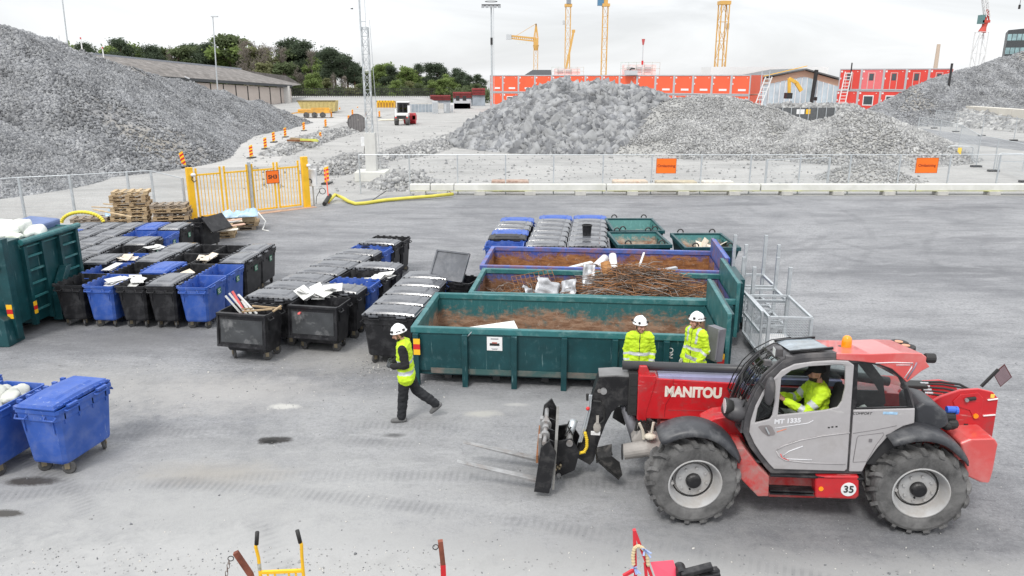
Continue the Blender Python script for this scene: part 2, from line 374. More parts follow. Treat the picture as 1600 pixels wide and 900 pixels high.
def heap(name,label,cat,ridge,slope,n,smin,smax,seed,mats,mmound,amp=.35,fine=None,fsc=.13,group=None,pw=2.2,kind=None):
    rg=[V(p) for p in ridge]; hm=max(p.z for p in rg)/slope+2
    x0=min(p.x for p in rg)-hm; x1=max(p.x for p in rg)+hm; y0=min(p.y for p in rg)-hm; y1=max(p.y for p in rg)+hm
    def hz(x,y):
        best=-9.
        for i in range(max(1,len(rg)-1)):
            a=rg[i]; b=rg[min(i+1,len(rg)-1)]; d=(b-a).to_2d(); L2=d.length_squared
            t=0 if L2<1e-9 else max(0,min(1,((x-a.x)*d.x+(y-a.y)*d.y)/L2)); zz=a.z+(b.z-a.z)*t
            dd=math.hypot(x-a.x-d.x*t,y-a.y-d.y*t); 
            h=zz-slope*(math.sqrt(dd*dd+.6)-.77)
            if h>best: best=h
        return best+amp*fbm(x+seed,y,.16)*min(1,max(0,best)*.6+.15)+amp*.35*fbm(x,y+seed,.6)*min(1,max(0,best)+.1)
    nx=max(30,min(150,int((x1-x0)/.7))); ny=max(30,min(150,int((y1-y0)/.7)))
    xs=np.linspace(x0,x1,nx); ys=np.linspace(y0,y1,ny)
    Z=np.array([[hz(x,y) for x in xs] for y in ys])
    r=root(name,label,cat,(0,0,0),0,group)
    b=MB(); idx={}
    for j in range(ny-1):
        for i in range(nx-1):
            if max(Z[j,i],Z[j,i+1],Z[j+1,i],Z[j+1,i+1])<-.05: continue
            q=[]
            for jj,ii in ((j,i),(j,i+1),(j+1,i+1),(j+1,i)):
                if (jj,ii) not in idx: idx[(jj,ii)]=len(b.v); b.v.append(V((xs[ii],ys[jj],max(Z[jj,ii],-.3)-.06)))
                q.append(idx[(jj,ii)])
            b.f.append(q); b.mi.append(0)
    b.build('mound',mmound,r,smooth=True)
    rng=np.random.default_rng(seed); gy,gx=np.gradient(Z,ys[1]-ys[0],xs[1]-xs[0])
    Fg=np.array([[fbm(x+seed*3,y,fsc) for x in xs] for y in ys]) if fine is not None else None
    def samp(A_,i,j,u,v): return (A_[j,i]*(1-u)+A_[j,i+1]*u)*(1-v)+(A_[j+1,i]*(1-u)+A_[j+1,i+1]*u)*v
    PP=[];got=0
    for it in range(60):
        m=n*2; fx_=rng.random(m)*(nx-1.001); fy_=rng.random(m)*(ny-1.001); i=fx_.astype(int); j=fy_.astype(int); u=fx_-i; v=fy_-j
        z=samp(Z,i,j,u,v); x=x0+fx_*(xs[1]-xs[0]); y=y0+fy_*(ys[1]-ys[0])
        vd=np.stack([-x,-y,CH-z],1); vd/=np.linalg.norm(vd,axis=1)[:,None]
        fac=-gx[j,i]*vd[:,0]-gy[j,i]*vd[:,1]+vd[:,2]
        Zc=cP*y-sP*(z-CH); ok=(z>-.1)&(fac>-.1)&(Zc>2); pxx=800+F*x/np.maximum(Zc,2); ok&=(pxx>-120)&(pxx<1720)
        if Fg is not None: ok&=~((samp(Fg,i,j,u,v)+.12*rng.normal(size=m)>fine)&(rng.random(m)<.9))
        s_=smin+(smax-smin)*rng.random(m)**pw
        PP.append(np.stack([x,y,z-.1*s_,s_],1)[ok]); got+=int(ok.sum())
        if got>=n: break
    PP=np.concatenate(PP)[:n]; P=PP[:,:3]; S=PP[:,3]
    st=link('loose_stone',stone_mesh('loose_stone',P,S,seed,mats),r); st['kind']='stuff'
    return r
A=lambda l: [at(px,py,Y) for px,py,Y in l]
heap('gravel_heap','long dark grey crushed stone heap sloping down from the upper left corner','rubble heap',
  [V((-62,46,12.5))]+A([(0,40,56),(50,59,60),(100,75,65),(150,90,70),(200,107,75),(250,124,80),(300,133,85),(350,143,90),(400,158,96),(445,174,101),(470,184,103)]),.68,140000,.05,.21,1,m_st,m_mound,amp=.6,fine=-.03,fsc=.06,pw=2.6)
heap('gravel_heap','lower grey stone heap at the left edge behind the wire fence','rubble heap',[(-36,41,6.2),(-33.5,43.5,5.2),(-30,43.5,3.1)],.6,40000,.045,.18,2,m_st,m_mound,fine=.45)
heap('rock_heap','heap of large grey blasted rocks below the left end of the red cabins','rubble heap',
  A([(775,178,74),(815,156,72),(850,136,71),(880,127,70),(935,131,70),(990,142,71),(1030,158,72)]),.66,19000,.14,.82,3,[m_st[1],m_st[0],m_st[2]],m_mound,amp=.5,pw=3.)
heap('gravel_heap','broad pale gravel heap in the middle with wheel worn sides','rubble heap',
  A([(1020,166,70),(1060,153,69),(1100,149,68),(1150,154,67),(1195,166,66),(1215,182,66)]),.40,42000,.035,.15,4,m_sl,m_fines,fine=-.08,amp=.3,pw=3)
heap('gravel_heap','pale stone heap with a low peak in front of the access road','rubble heap',
  A([(1235,200,63),(1290,182,61),(1340,167,60),(1372,176,60),(1405,205,60)]),.50,48000,.045,.18,5,m_sl,m_fines,fine=.1,amp=.3)
heap('gravel_heap','tall dark grey crushed stone heap at the right edge','rubble heap',
  A([(1335,185,96),(1375,166,99),(1430,137,103),(1480,116,107),(1540,101,110),(1600,82,113)])+[V((95,112,13)),V((112,110,14))],.70,90000,.07,.27,6,m_st,m_mound,amp=.5,fine=.15)
heap('sand_heap','small pale pointed sand heap behind the fence beside an orange sign','sand heap',[gp(1365,284)+V((0,1,1.05))],.46,1500,.04,.14,8,m_sl[:2],m_fines,amp=.08)
heap('gravel_heap','low gravel heap behind the concrete mast footing','rubble heap',[gp(522,268)+V((0,0,.7)),gp(545,262)+V((0,0,.9)),gp(560,254)+V((0,0,.6))],.5,3200,.05,.25,9,m_sl,m_fines,amp=.2)
heap('gravel_heap','small gravel heap right of the concrete mast footing','rubble heap',[gp(630,292)+V((0,.5,.75))],.5,900,.06,.3,10,m_sl,m_fines,amp=.1)
heap('gravel_berm','long low berm of gravel along the haul road','gravel berm',[gp(430,242)+V((0,0,.3)),gp(470,226)+V((0,0,.55)),gp(520,210)+V((0,0,.55)),gp(560,202)+V((0,0,.3))],.5,3800,.06,.3,11,m_sl,m_fines,amp=.2)
heap('gravel_berm','low berm of gravel curving from the mast to the rock heap','gravel berm',[gp(590,250)+V((0,0,.35)),gp(640,240)+V((0,0,.6)),gp(700,222)+V((0,0,.5)),gp(740,205)+V((0,0,.35))],.45,5000,.06,.3,12,m_sl,m_fines,amp=.2)
heap('gravel_berm','brownish rubble bank under the concrete block wall on the right','gravel berm',[(58,99,1.5),(60,92,1.6),(60.5,84,1.5),(60,76,1.2)],.4,4500,.15,.6,13,m_sl,M('brown_fines',(.3,.26,.22),.95,var=.3,vs=.4,world=True),amp=.3)
# scattered pebbles over the gravel behind the fence and on the yard
rng=np.random.default_rng(21)
pp=[];ss=[]
for k in range(1900):
    px,py=rng.uniform(380,1450),rng.uniform(196,300); g=gp(px,py)
    if g.y<40.5: continue
    pp.append((g.x,g.y,.01)); ss.append(rng.uniform(.03,.12)*(1 if rng.random()<.94 else 2))
o=link('gravel_scatter',stone_mesh('gravel_scatter',np.array(pp),np.array(ss),5,m_sl)); tag(o,'loose pale stones scattered over the gravel ground behind the fence','gravel',kind='stuff')
pp=[];ss=[]
for k in range(1500):
    px,py=rng.uniform(0,1600),rng.uniform(560,899)
    if rng.random()<.5: px,py=rng.uniform(0,700),rng.uniform(560,640)
    if rng.random()<.35: py=rng.uniform(855,899)
    g=gp(px,py); pp.append((g.x,g.y,.002)); ss.append(rng.uniform(.005,.016)*(1 if rng.random()<.95 else 1.8))
for k in range(170):
    g=gp(rng.normal(592,26),rng.normal(572,9)); pp.append((g.x,g.y,.006)); ss.append(rng.uniform(.008,.026))
o=link('grit',stone_mesh('grit',np.array(pp),np.array(ss),6,[m_sl[0],m_st[2],M('grit_pale',(.6,.58,.54),.9)])); tag(o,'fine grit and crumbs scattered over the yard asphalt','grit',kind='stuff')
# ============================================================ wheelie bins (four wheeled waste containers)
BL,BW,BH=1.16,.73,1.1
def ring(l,w_,z,c=.04): # rounded rectangle loop
    a,b=l/2,w_/2
    return [V((x,y,z)) for x,y in ((-a+c,-b),(a-c,-b),(a,-b+c),(a,b-c),(a-c,b),(-a+c,b),(-a,b-c),(-a,-b+c))]
def loft(b,rings,capb=True,capt=False):
    n=len(rings[0]); vs=[p for r in rings for p in r]; fs=[]
    for i in range(len(rings)-1):
        for j in range(n): fs.append((i*n+j,i*n+(j+1)%n,(i+1)*n+(j+1)%n,(i+1)*n+j))
    if capb: fs.append(tuple(range(n-1,-1,-1)))
    if capt: fs.append(tuple((len(rings)-1)*n+j for j in range(n)))
    b.add(vs,fs)
_bm={}
def bin_meshes():
    b=MB()
    loft(b,[ring(BL-.2,BW-.17,.2,.05),ring(BL-.17,BW-.15,.24,.05),ring(BL-.08,BW-.06,.86,.05),ring(BL-.075,BW-.055,.9,.05),ring(BL-.03,BW-.03,.91,.05),ring(BL-.03,BW-.03,1.02,.04),ring(BL,BW,1.025,.04),ring(BL,BW,BH-.02,.04),ring(BL-.05,BW-.05,BH-.02,.04),ring(BL-.1,BW-.09,.9,.05),ring(BL-.22,BW-.19,.27,.05)],True,False)
    n=8; k=len(b.v); b.f.append(list(range(k-n,k))); b.mi.append(0)
    for sx in (-1,1):
        for y in (-.24,.24):      # carrying handles and stiffening ribs at the short ends
            b.tube([(sx*(BL/2-.01),y-.09,.99),(sx*(BL/2+.035),y-.08,.95),(sx*(BL/2+.035),y+.08,.95),(sx*(BL/2-.01),y+.09,.99)],.014,6)
            b.bb(sx*(BL/2-.045)-.02,sx*(BL/2-.045)+.02,y-.01,y+.01,.72,.9)
    for sy in (-1,1):
        for x in (-.42,-.14,.14,.42): b.bb(x-.012,x+.012,sy*(BW/2-.035)-.02,sy*(BW/2-.035)+.02,.84,1.0)
    for x in (-.3,.3): b.tube([(x-.13,-BW/2,1.05),(x-.12,-BW/2-.035,1.04),(x+.12,-BW/2-.035,1.04),(x+.13,-BW/2,1.05)],.014,6)
    for x in (-.5,-.3,-.1,.1,.3,.5): b.box((x,BW/2+.005,BH-.03),(.07,.05,.06))
    _bm['body']=b
    b=MB()   # closed lid: domed panel with a raised middle and a front lip
    XS=[-1,-.965,-.93,-.66,-.6,-.45,-.25,0,.25,.45,.6,.66,.93,.965,1]; YS=[-1,-.93,-.86,-.6,-.5,0,.5,.6,.86,.93,1]; top=[];bot=[]; LW=BW-.075
    for y_ in YS:
        r1=[];r2=[]
        for x_ in XS:
            u,v=abs(x_),abs(y_); x=x_*(BL/2+.005); y=y_*LW/2
            z=BH+.012+.04*(1-u*u)*(1-.3*v*v)+(.032 if u<.94 and v<.87 else 0)+(.026*(1-.3*v) if u<.61 and v<.55 else 0)
            r1.append(V((x,y,z))); r2.append(V((x*.985,y*.985,BH-.012)))
        top.append(r1);bot.append(r2)
    b.sheet(top); b.sheet([r[::-1] for r in bot])
    for e in ([(t,q) for t,q in zip(top[0],bot[0])],[(t,q) for t,q in zip(top[-1],bot[-1])],[(t[0],q[0]) for t,q in zip(top,bot)],[(t[-1],q[-1]) for t,q in zip(top,bot)]): b.sheet([[a for a,_ in e],[c for _,c in e]])
    for x in (-.42,-.25,-.08,.08,.25,.42): b.box((x,BW/2+.01,BH+.03),(.05,.07,.05))
    for x in (-.3,.3): b.box((x,-BW/2-.03,BH+.005),(.2,.05,.03))
    b.mat(1)    # knobs along the front edge of the lid
    for i in range(9): b.box((-.5+.125*i,-BW/2+.03,BH+.034),(.032,.028,.03))
    _bm['lid']=b
    b=MB(); z0=BH-.04  # lid folded over and hanging down outside the front
    b.box((0,-BW/2-.06,z0-.34),(BL*.98,.022,.68),rx=R(-6))
    for x in (-BL/2+.03,BL/2-.03): b.box((x,-BW/2-.075,z0-.34),(.04,.05,.68),rx=R(-6))
    b.box((0,-BW/2-.115,z0-.68),(BL*.98,.06,.05),rx=R(-6)); b.box((0,-BW/2-.045,z0+.0),(BL*.98,.07,.05))
    _bm['hang']=b
    b=MB(); b.lathe([(.02,-.022),(.085,-.022),(.1,-.012),(.1,.012),(.085,.022),(.02,.022)],(.03,0,.1),'y',14,True); _bm['wheel']=b
    b=MB(); b.bb(-.02,.05,-.036,-.028,.09,.2); b.bb(-.02,.05,.028,.036,.09,.2); b.bb(-.05,.05,-.045,.045,.19,.21); b.cyl((.03,-.04,.1),(.03,.04,.1),.014,n=8); _bm['fork']=b
bin_meshes()
m_fork=M('caster_fork',(.3,.25,.17),.5,.5,var=.3)
MEC={}
def bme(k,mat_,smooth=False):
    key=(k,mat_.name)
    if key not in MEC:
        MEC[key]=_bm[k].mesh(k,[mat_,m_black if mat_ is not m_bluebin else m_bluebin] if k=='lid' else mat_,smooth)
        if k=='lid':
            bm=bmesh.new(); bm.from_mesh(MEC[key])
            for e in bm.edges:
                if len(e.link_faces)==2 and e.calc_face_angle(0)>R(22): e.smooth=False
            bm.to_mesh(MEC[key]); bm.free()
    return MEC[key]
m_lab=M('bin_label',(.55,.58,.55),.5,var=.0); m_labg=M('bin_label_green',(.02,.16,.09),.5,var=.1)
def sticker(par,x0,z,w_,h,yy):
    b=MB(); b.mat(0).box((x0,yy,z),(w_,.004,h)); b.mat(1)
    for r,(a,c) in enumerate(((-.32,.28),(-.36,.1),(-.3,.3))):
        b.box((x0+w_*(a+c)/2,yy-.003,z+h*(.26-.25*r)),(w_*(c-a),.003,h*.13))
    b.build('sticker',[m_labg,m_lab],par)
BINS=[]
def wbin(x,y,rz,colr='black',lid='grey',label='',group=None,stick=None,scale=1.,tilt=None,par=None):
    r=root('wheelie_bin',label,'bin',(x,y,0),rz,group); r.scale=(scale,)*3
    body={'black':m_black,'blue':m_bluebin}[colr]
    link('body',bme('body',body),r)
    if lid in ('grey','black','blue'):
        m_={'grey':m_greylid,'black':m_black,'blue':m_bluebin}[lid]
        link('lid',bme('lid',m_,True),r)
    elif lid=='hang':
        hl=link('lid',bme('hang',m_black),r); MB().box((0,-BW/2-.077,BH-.4),(BL*.84,.01,.5),rx=R(-6)).build('lid_panel',M('scuffed_lid',(.05,.053,.056),.35,var=.3,dirt=(.3,.3,.3),ds=2.2,dth=.6,dw=.08,damt=.6),hl)
    for i,(sx,sy) in enumerate(((-1,-1),(1,-1),(1,1),(-1,1))):
        wm=link('caster',bme('fork',m_fork),r); wm.location=(sx*(BL/2-.19),sy*(BW/2-.16),0); wm.rotation_euler=(0,0,random.uniform(-1.2,1.2))
        link('wheel',bme('wheel',m_rubber),wm)
    if stick=='label': sticker(r,.1,.82,.2,.16,-BW/2+.012)
    BINS.append(r); return r
ORD=['nearest','second nearest','third nearest','fourth nearest','fifth nearest','sixth nearest','seventh nearest','eighth nearest','ninth nearest','tenth nearest','eleventh nearest','farthest']
def fill(kind,px,py,z,label,size=(.7,.4),rz=0.,tilt=(.12,-.08)):
    """flat waste lying in an open bin"""
    b=MB(); rn=random.Random(px*7+py)
    for k in range(3):
        a,c=size[0]*rn.uniform(.5,1),size[1]*rn.uniform(.5,1)
        b.box((rn.uniform(-.12,.12),rn.uniform(-.07,.07),.03*k),(a,c,.012),rz=rn.uniform(-.5,.5),rx=rn.uniform(-.15,.15)+tilt[0],ry=rn.uniform(-.2,.2)+tilt[1])
    o=b.build(kind,m_card if kind=='cardboard' else m_white); g=gp(px,py,z); o.location=g; o.rotation_euler=(0,0,rz)
    return tag(o,label,'waste' if kind!='cardboard' else 'cardboard','waste lying in the open bins')
RZL=R(90-4)+PI*0
# --- left block, front grid: long axis points away from the camera
names={0:'right',1:'second',2:'middle',3:'fourth',4:'left'}
gridL={ # (column from right, row from front): colour, lid, sticker, look
 (0,0):('blue','none','label','empty open bright blue bin'),(0,1):('blue','none','label','open blue bin with green sticker'),(0,2):('black','grey','label','closed black bin with sticker'),(0,3):('black','grey','label','closed black bin with sticker'),
 (1,0):('black','grey',None,'closed black bin with grey lid'),(1,1):('black','none',None,'open black bin holding torn cardboard'),(1,2):('black','none',None,'open black bin holding cardboard'),(1,3):('black','none',None,'empty open black bin'),
 (2,0):('black','none',None,'open black bin with white board'),(2,1):('blue','blue',None,'closed blue bin with blue lid'),(2,2):('black','none',None,'open black bin'),(2,3):('black','none',None,'open black bin'),
 (3,0):('blue','none',None,'scuffed blue bin with white sheets'),(3,1):('black','none',None,'open black bin'),(3,2):('black','grey',None,'closed black bin with grey lid'),(3,3):('black','grey',None,'closed black bin with grey lid'),
 (4,0):('black','none',None,'open black bin beside green container'),(4,1):('blue','none',None,'open blue bin with white board'),(4,2):('blue','none',None,'open blue bin with cardboard')}
ox,oy=-7.58,17.98; ang=R(86.5)
for (c,r_),(colr,lid,st,look) in gridL.items():
    dx=V((math.cos(ang),math.sin(ang)))*(1.175*r_); dy=V((math.cos(ang+PI/2),math.sin(ang+PI/2)))*(.765*c)
    rn=random.Random(c*10+r_)
    wbin(ox+dx.x+dy.x+rn.uniform(-.015,.015),oy+dx.y+dy.y+rn.uniform(-.02,.02),ang+rn.uniform(-.02,.02),colr,lid,
      f"{look}, {ORD[r_]} in the {names[c]} column of the left block",'bins packed in the left block',st)
# rear left block behind
gridB={(0,0):('black','grey',None),(0,1):('black','none',None),(0,2):('black','grey','label'),(0,3):('blue','none','label'),(0,4):('black','grey','label'),(1,3):('blue','none',None),(1,4):('blue','blue',None),(3,1):('blue','none',None),(3,4):('blue','grey',None),(4,3):('blue','blue',None)}
cn_={0:'first',1:'second',2:'third',3:'fourth',4:'last'}
for c in range(5):
    for r_ in range(5):
        if c==4 and r_<2: continue
        if c>=3 and r_==0: continue
        colr,lid,st=gridB.get((c,r_),('black','grey',None))
        x=-11.12-.765*c+.0*r_; y=20.2+1.18*r_; rn=random.Random(c*31+r_*7)
        lk={'none':f'open {colr} bin','grey':f'closed {colr} bin with grey lid','blue':f'closed {colr} bin with blue lid'}[lid]
        wbin(x+rn.uniform(-.02,.02),y,R(91)+rn.uniform(-.02,.02),colr,lid,f"{lk}, {ORD[r_]} in the {cn_[c]} column, rear left block",'bins packed in the rear left block',st)
# loose open lid bin at the far corner of that block
t=wbin(-10.85,26.35,R(75),'black','none','black bin with its lid thrown open beside the pallets','bins packed in the rear left block')
b=MB(); b.box((0,-BW/2-.22,1.0),(BL*.97,.03,.62),rx=R(-38)); b.box((0,-BW/2-.4,.77),(BL*.97,.05,.05)); b.build('lid',m_black,t)
# --- middle block
mx=[('black','hang'),('black','grey'),('black','grey'),('black','grey'),('black','grey'),('black','grey'),('black','grey'),('black','grey'),('blue','none'),('black','grey'),('black','none')]
d75=V((math.cos(R(76)),math.sin(R(76)))); d=0
for i,(cl,ld) in enumerate(mx):
    p=V((-5.63,15.72))+d75*d; d+=.98 if i==0 else .735
    lk={'hang':'black bin holding planks, lid hanging down','grey':'closed black bin with grey lid','none':f'open {cl} bin'}[ld]
    wbin(p.x,p.y,R(-12)+random.uniform(-.03,.03),cl,ld,f"{lk}, {ORD[i]} in the left row, middle block",'bins packed in the middle block')
mx=[('black','hang'),('black','grey'),('blue','none'),('black','none'),('black','grey')]; d=0
for i,(cl,ld) in enumerate(mx):
    p=V((-4.27,16.28))+d75*d; d+=.9 if i==0 else .76
    lk={'hang':'black bin holding white boards, lid hanging down','grey':'closed black bin with grey lid','none':f'open {cl} bin with white scraps'}[ld]
    wbin(p.x,p.y,R(-12)+random.uniform(-.03,.03),cl,ld,f"{lk}, {ORD[i]} in the right row, middle block",'bins packed in the middle block')
mx=[('black','grey'),('black','grey'),('black','grey'),('black','grey'),('blue','grey')]
for i,(cl,ld) in enumerate(mx):
    p=V((-2.52,15.42))+V((math.cos(R(82)),math.sin(R(82))))*(.745*i)
    wbin(p.x,p.y,R(-9)+random.uniform(-.02,.02),cl,ld,f"closed {cl} bin with grey lid, {ORD[i]} beside the front green container",'bins beside the front green container')
t=wbin(-1.42,18.3,R(-22),'black','none','black bin with clear lid flipped up beside the blue container','bins beside the front green container')
b=MB(); b.M=Matrix.Translation((-.1,-.3,BH))@Euler((R(58),R(0),R(-6))).to_matrix().to_4x4(); b.box((0,.36,0),(BL*.8,.7,.025))
for x in (-BL*.4,BL*.4): b.box((x,.36,.015),(.04,.74,.05))
b.box((0,.0,.015),(BL*.8,.04,.05)); b.box((0,.72,.015),(BL*.8,.04,.05)); b.build('lid',m_greylid,t)
# --- back block behind the blue container
for ci,(x0,kinds,nm) in enumerate(((-.22,[('blue','none'),('blue','black'),('black','blue'),('black','grey'),('black','grey'),('blue','blue')],'left'),(1.0,[('black','grey')]*6+[('blue','blue')],'middle'),(2.21,[('black','grey')]*6+[('blue','blue')],'right'))):
    y=22.35 if ci==0 else 22.05
    for i,(cl,ld) in enumerate(kinds):
        lk=f'open {cl} bin' if ld=='none' else f'closed {cl} bin with {ld} lid'
        wbin(x0+.09*i*(1 if ci else .9),y+.735*i,R(-3)+random.uniform(-.02,.02),cl,ld,f"{lk}, {ORD[i]} in the {nm} row behind the blue container",'bins behind the blue container')
# --- foreground blue bins at the left edge
def fg(x,y,rz,lid,label): return wbin(x,y,rz,'blue',lid,label,'blue bins at the lower left',scale=1.04)
fg(-6.98,11.0,R(87)-R(8),'blue','closed blue bin with blue lid standing in the foreground at the left')
fg(-8.0,10.92,R(87)-R(6),'none','open blue bin filled with rubble sacks behind the foreground blue bin')
fg(-8.85,11.2,R(82),'blue','blue bin cut off by the left edge of the photo in the foreground')
b=MB(); rn=random.Random(3)
for k in range(9): b.ball((rn.uniform(-.2,.2),rn.uniform(-.4,.4),rn.uniform(-.1,.03)),(rn.uniform(.1,.2),rn.uniform(.1,.2),.1),16,12)
for v in b.v: v+=V(mnoise.noise_vector(v*7))*.07
o=b.build('rubble_sack',M('sack',(.5,.51,.47),.9,var=.2,bump=.5,bs=12),smooth=True); o.location=(-8.0,11.0,1.08); tag(o,'heap of pale rubble sacks filling the open foreground blue bin','sack')
# waste in bins
for k,px,py,z,l in (('cardboard',290,432,1.0,'torn brown cardboard in a black bin in the left block, near its right side'),('cardboard',322,405,1.02,'brown cardboard standing in a black bin toward the back right of the left block'),('white_board',212,440,1.0,'white board lying in the black bin at the front of the left block'),('white_board',182,440,.98,'white sheets in the scuffed blue bin of the left block'),('white_board',172,420,1.02,'white board on the blue bin beside the green container'),('cardboard',202,404,1.05,'pale cardboard on the rear blue bin of the left block'),('white_board',590,437,1.02,'white foam scraps in the blue bin of the middle block'),('white_board',598,431,1.05,'white sheets on the open black bin of the middle block'),('white_board',240,388,1.02,'white sheet in a bin of the rear left block')):
    fill(k,px,py,z,l,size=(.6,.34),rz=random.uniform(-.4,.4)+(1.3 if px<330 else 0))
for i,(px,py) in enumerate(((480,465),(500,462),(515,461))):
    b=MB(); rn=random.Random(i+40)
    for k in range(5): b.box((rn.uniform(-.1,.1),rn.uniform(-.1,.1),.04*k),(rn.uniform(.25,.5),rn.uniform(.15,.3),.015),rz=rn.uniform(-1,1),rx=rn.uniform(-.5,.5),ry=rn.uniform(-.4,.4))
    o=b.build('torn_board',m_white); o.location=gp(px,py,1.08); tag(o,['torn white boards at the left of the black bin with hanging lid','torn white boards in the middle of the black bin with hanging lid','torn pale boards at the right of the black bin with hanging lid'][i],'waste')
# sticks in the front bin
for i,(a,b_,cn) in enumerate([((352,462),(377,487),'white'),((358,458),(386,486),'white'),((363,455),(384,487),'red'),((372,460),(400,488),'white'),((378,470),(392,487),'white'),((470,487),(482,470),'red')]):
    p=gp(*b_,1.0); q=gp(a[0],a[1],1.45) if cn=='white' else gp(a[0],a[1],1.4)
    p=V((p.x,15.75,.95)); q=at(a[0],a[1],15.75+.05*i)
    o=MB().bar(p,q,.05,.025).build('plank',m_white if cn=='white' else M('pink_plank',(.75,.14,.13),.6)); 
    tag(o,['leftmost thin white plank leaning in the front black bin','second thin white plank leaning in the front black bin','pinkish red plank leaning among white planks in the front black bin','wide white plank leaning right in the front black bin','short white plank at the right of the leaning planks','red plank sticking out at the right end of the front black bin'][i],'plank','planks in the front black bin')
b=MB(); 
for a_,c_ in (((-.35,-.1),(.3,-.1)),((.3,-.1),(.42,.12)),((.42,.12),(-.2,.12)),((-.2,.12),(-.35,-.1))): b.bar((*a_,0),(*c_,.06),.04,.03)
o=b.build('wooden_frame',m_wood); o.location=(-5.4,15.6,1.08); tag(o,'pale wooden frame lying on top of the front black bin','frame')
# black bucket upside down on the back block
b=MB(); b.lathe([(.12,0),(.14,.28),(.155,.29),(.155,.32),(.125,.32),(.105,.02),(0,.02)],(0,0,0),'z',20); b.lathe([(0,0),(.12,0)],(0,0,0),'z',20)
o=b.build('bucket',m_black,smooth=False); o.scale=(1.05,)*3; o.location=(2.3,23.0,1.2); tag(o,'black plastic bucket standing on grey bin lids behind the blue container','bucket')
# ============================================================ open steel containers
def rust_mat(name,c,z0,z1,rust=(.16,.085,.05),rust2=(.33,.22,.15)):
    if name in MATS: return MATS[name]
    mt=bpy.data.materials.new(name); mt.use_nodes=True; nt=mt.node_tree; N=nt.nodes; Lk=nt.links; B=N['Principled BSDF']
    co=N.new('ShaderNodeTexCoord').outputs['Object']; sx=N.new('ShaderNodeSeparateXYZ'); Lk.new(co,sx.inputs[0])
    def noi(sc3,scale,det=8,rough=.7,dist=.3):
        m=N.new('ShaderNodeMapping'); m.inputs['Scale'].default_value=sc3; Lk.new(co,m.inputs[0]); n=N.new('ShaderNodeTexNoise'); n.inputs['Scale'].default_value=scale; n.inputs['Detail'].default_value=det; n.inputs['Roughness'].default_value=rough; n.inputs['Distortion'].default_value=dist; Lk.new(m.outputs[0],n.inputs[0]); return n.outputs[0]
    def rmp(s,a,b,c_=0.,d=1.):
        x=N.new('ShaderNodeMapRange'); x.inputs[1].default_value=a; x.inputs[2].default_value=b; x.inputs[3].default_value=c_; x.inputs[4].default_value=d; Lk.new(s,x.inputs[0]); return x.outputs[0]
    def mth(op,a,b):
        x=N.new('ShaderNodeMath'); x.operation=op; x.use_clamp=True
        for i,v in enumerate((a,b)):
            if hasattr(v,'is_output'): Lk.new(v,x.inputs[i])
            else: x.inputs[i].default_value=v
        return x.outputs[0]
    def mix(f,a,b):
        x=N.new('ShaderNodeMix'); x.data_type='RGBA'
        for s_,v in ((x.inputs[0],f),(x.inputs[6],a),(x.inputs[7],b)):
            if hasattr(v,'is_output'): Lk.new(v,s_)
            else: s_.default_value=(*v,1)
        return x.outputs[2]
    wear=mth('ADD',rmp(sx.outputs[2],z0,z1,.42,-.3),0); wear=N.new('ShaderNodeMapRange').outputs[0] if False else wear
    n1=noi((1,1,1.3),1.6,10,.7,.2); x=N.new('ShaderNodeMath'); x.operation='ADD'; Lk.new(n1,x.inputs[0]); 
    zr=rmp(sx.outputs[2],z0,z1,.3,-.24); Lk.new(zr,x.inputs[1])
    n2=noi((.8,.8,1.1),9,12,.8,.2); y_=N.new('ShaderNodeMath'); y_.operation='MULTIPLY_ADD'; Lk.new(n2,y_.inputs[0]); y_.inputs[1].default_value=.75; y_.inputs[2].default_value=-.375; z_=N.new('ShaderNodeMath'); z_.operation='ADD'; Lk.new(x.outputs[0],z_.inputs[0]); Lk.new(y_.outputs[0],z_.inputs[1]); f=rmp(z_.outputs[0],.42,.6)
    rc=mix(rmp(noi((.7,.7,3.),4.,12,.8),.42,.58),rust,rust2); rc=mix(rmp(noi((1,1,1),9,10,.8),.55,.68,0,.6),rc,(.5,.44,.37))
    pc=mix(rmp(noi((3,3,.5),5,10,.8),.53,.66,0,.75),c,tuple(min(1,q*1.6+.08) for q in c)); 
    Lk.new(mix(f,pc,rc),B.inputs['Base Color']); Lk.new(rmp(f,0,1,.5,.9),B.inputs['Roughness'])
    MATS[name]=mt; return mt
GRN=(.02,.115,.125); BLU=(.07,.12,.38)
def stripes_plate(par,x,y,z,s=1.,ax='x'):
    b=MB(); m=[M('marker_yellow',(.9,.5,.02),.5,var=.05),M('marker_red',(.6,.02,.02),.5,var=.05)]
    for k in range(3):
        b.mat(k%2)
        if ax=='x': b.box((x,y,z+(k-1)*.11*s),(.13*s,.008,.11*s))
        else: b.box((x,y,z+(k-1)*.11*s),(.008,.13*s,.11*s))
    b.build('marker_plate',m,par)
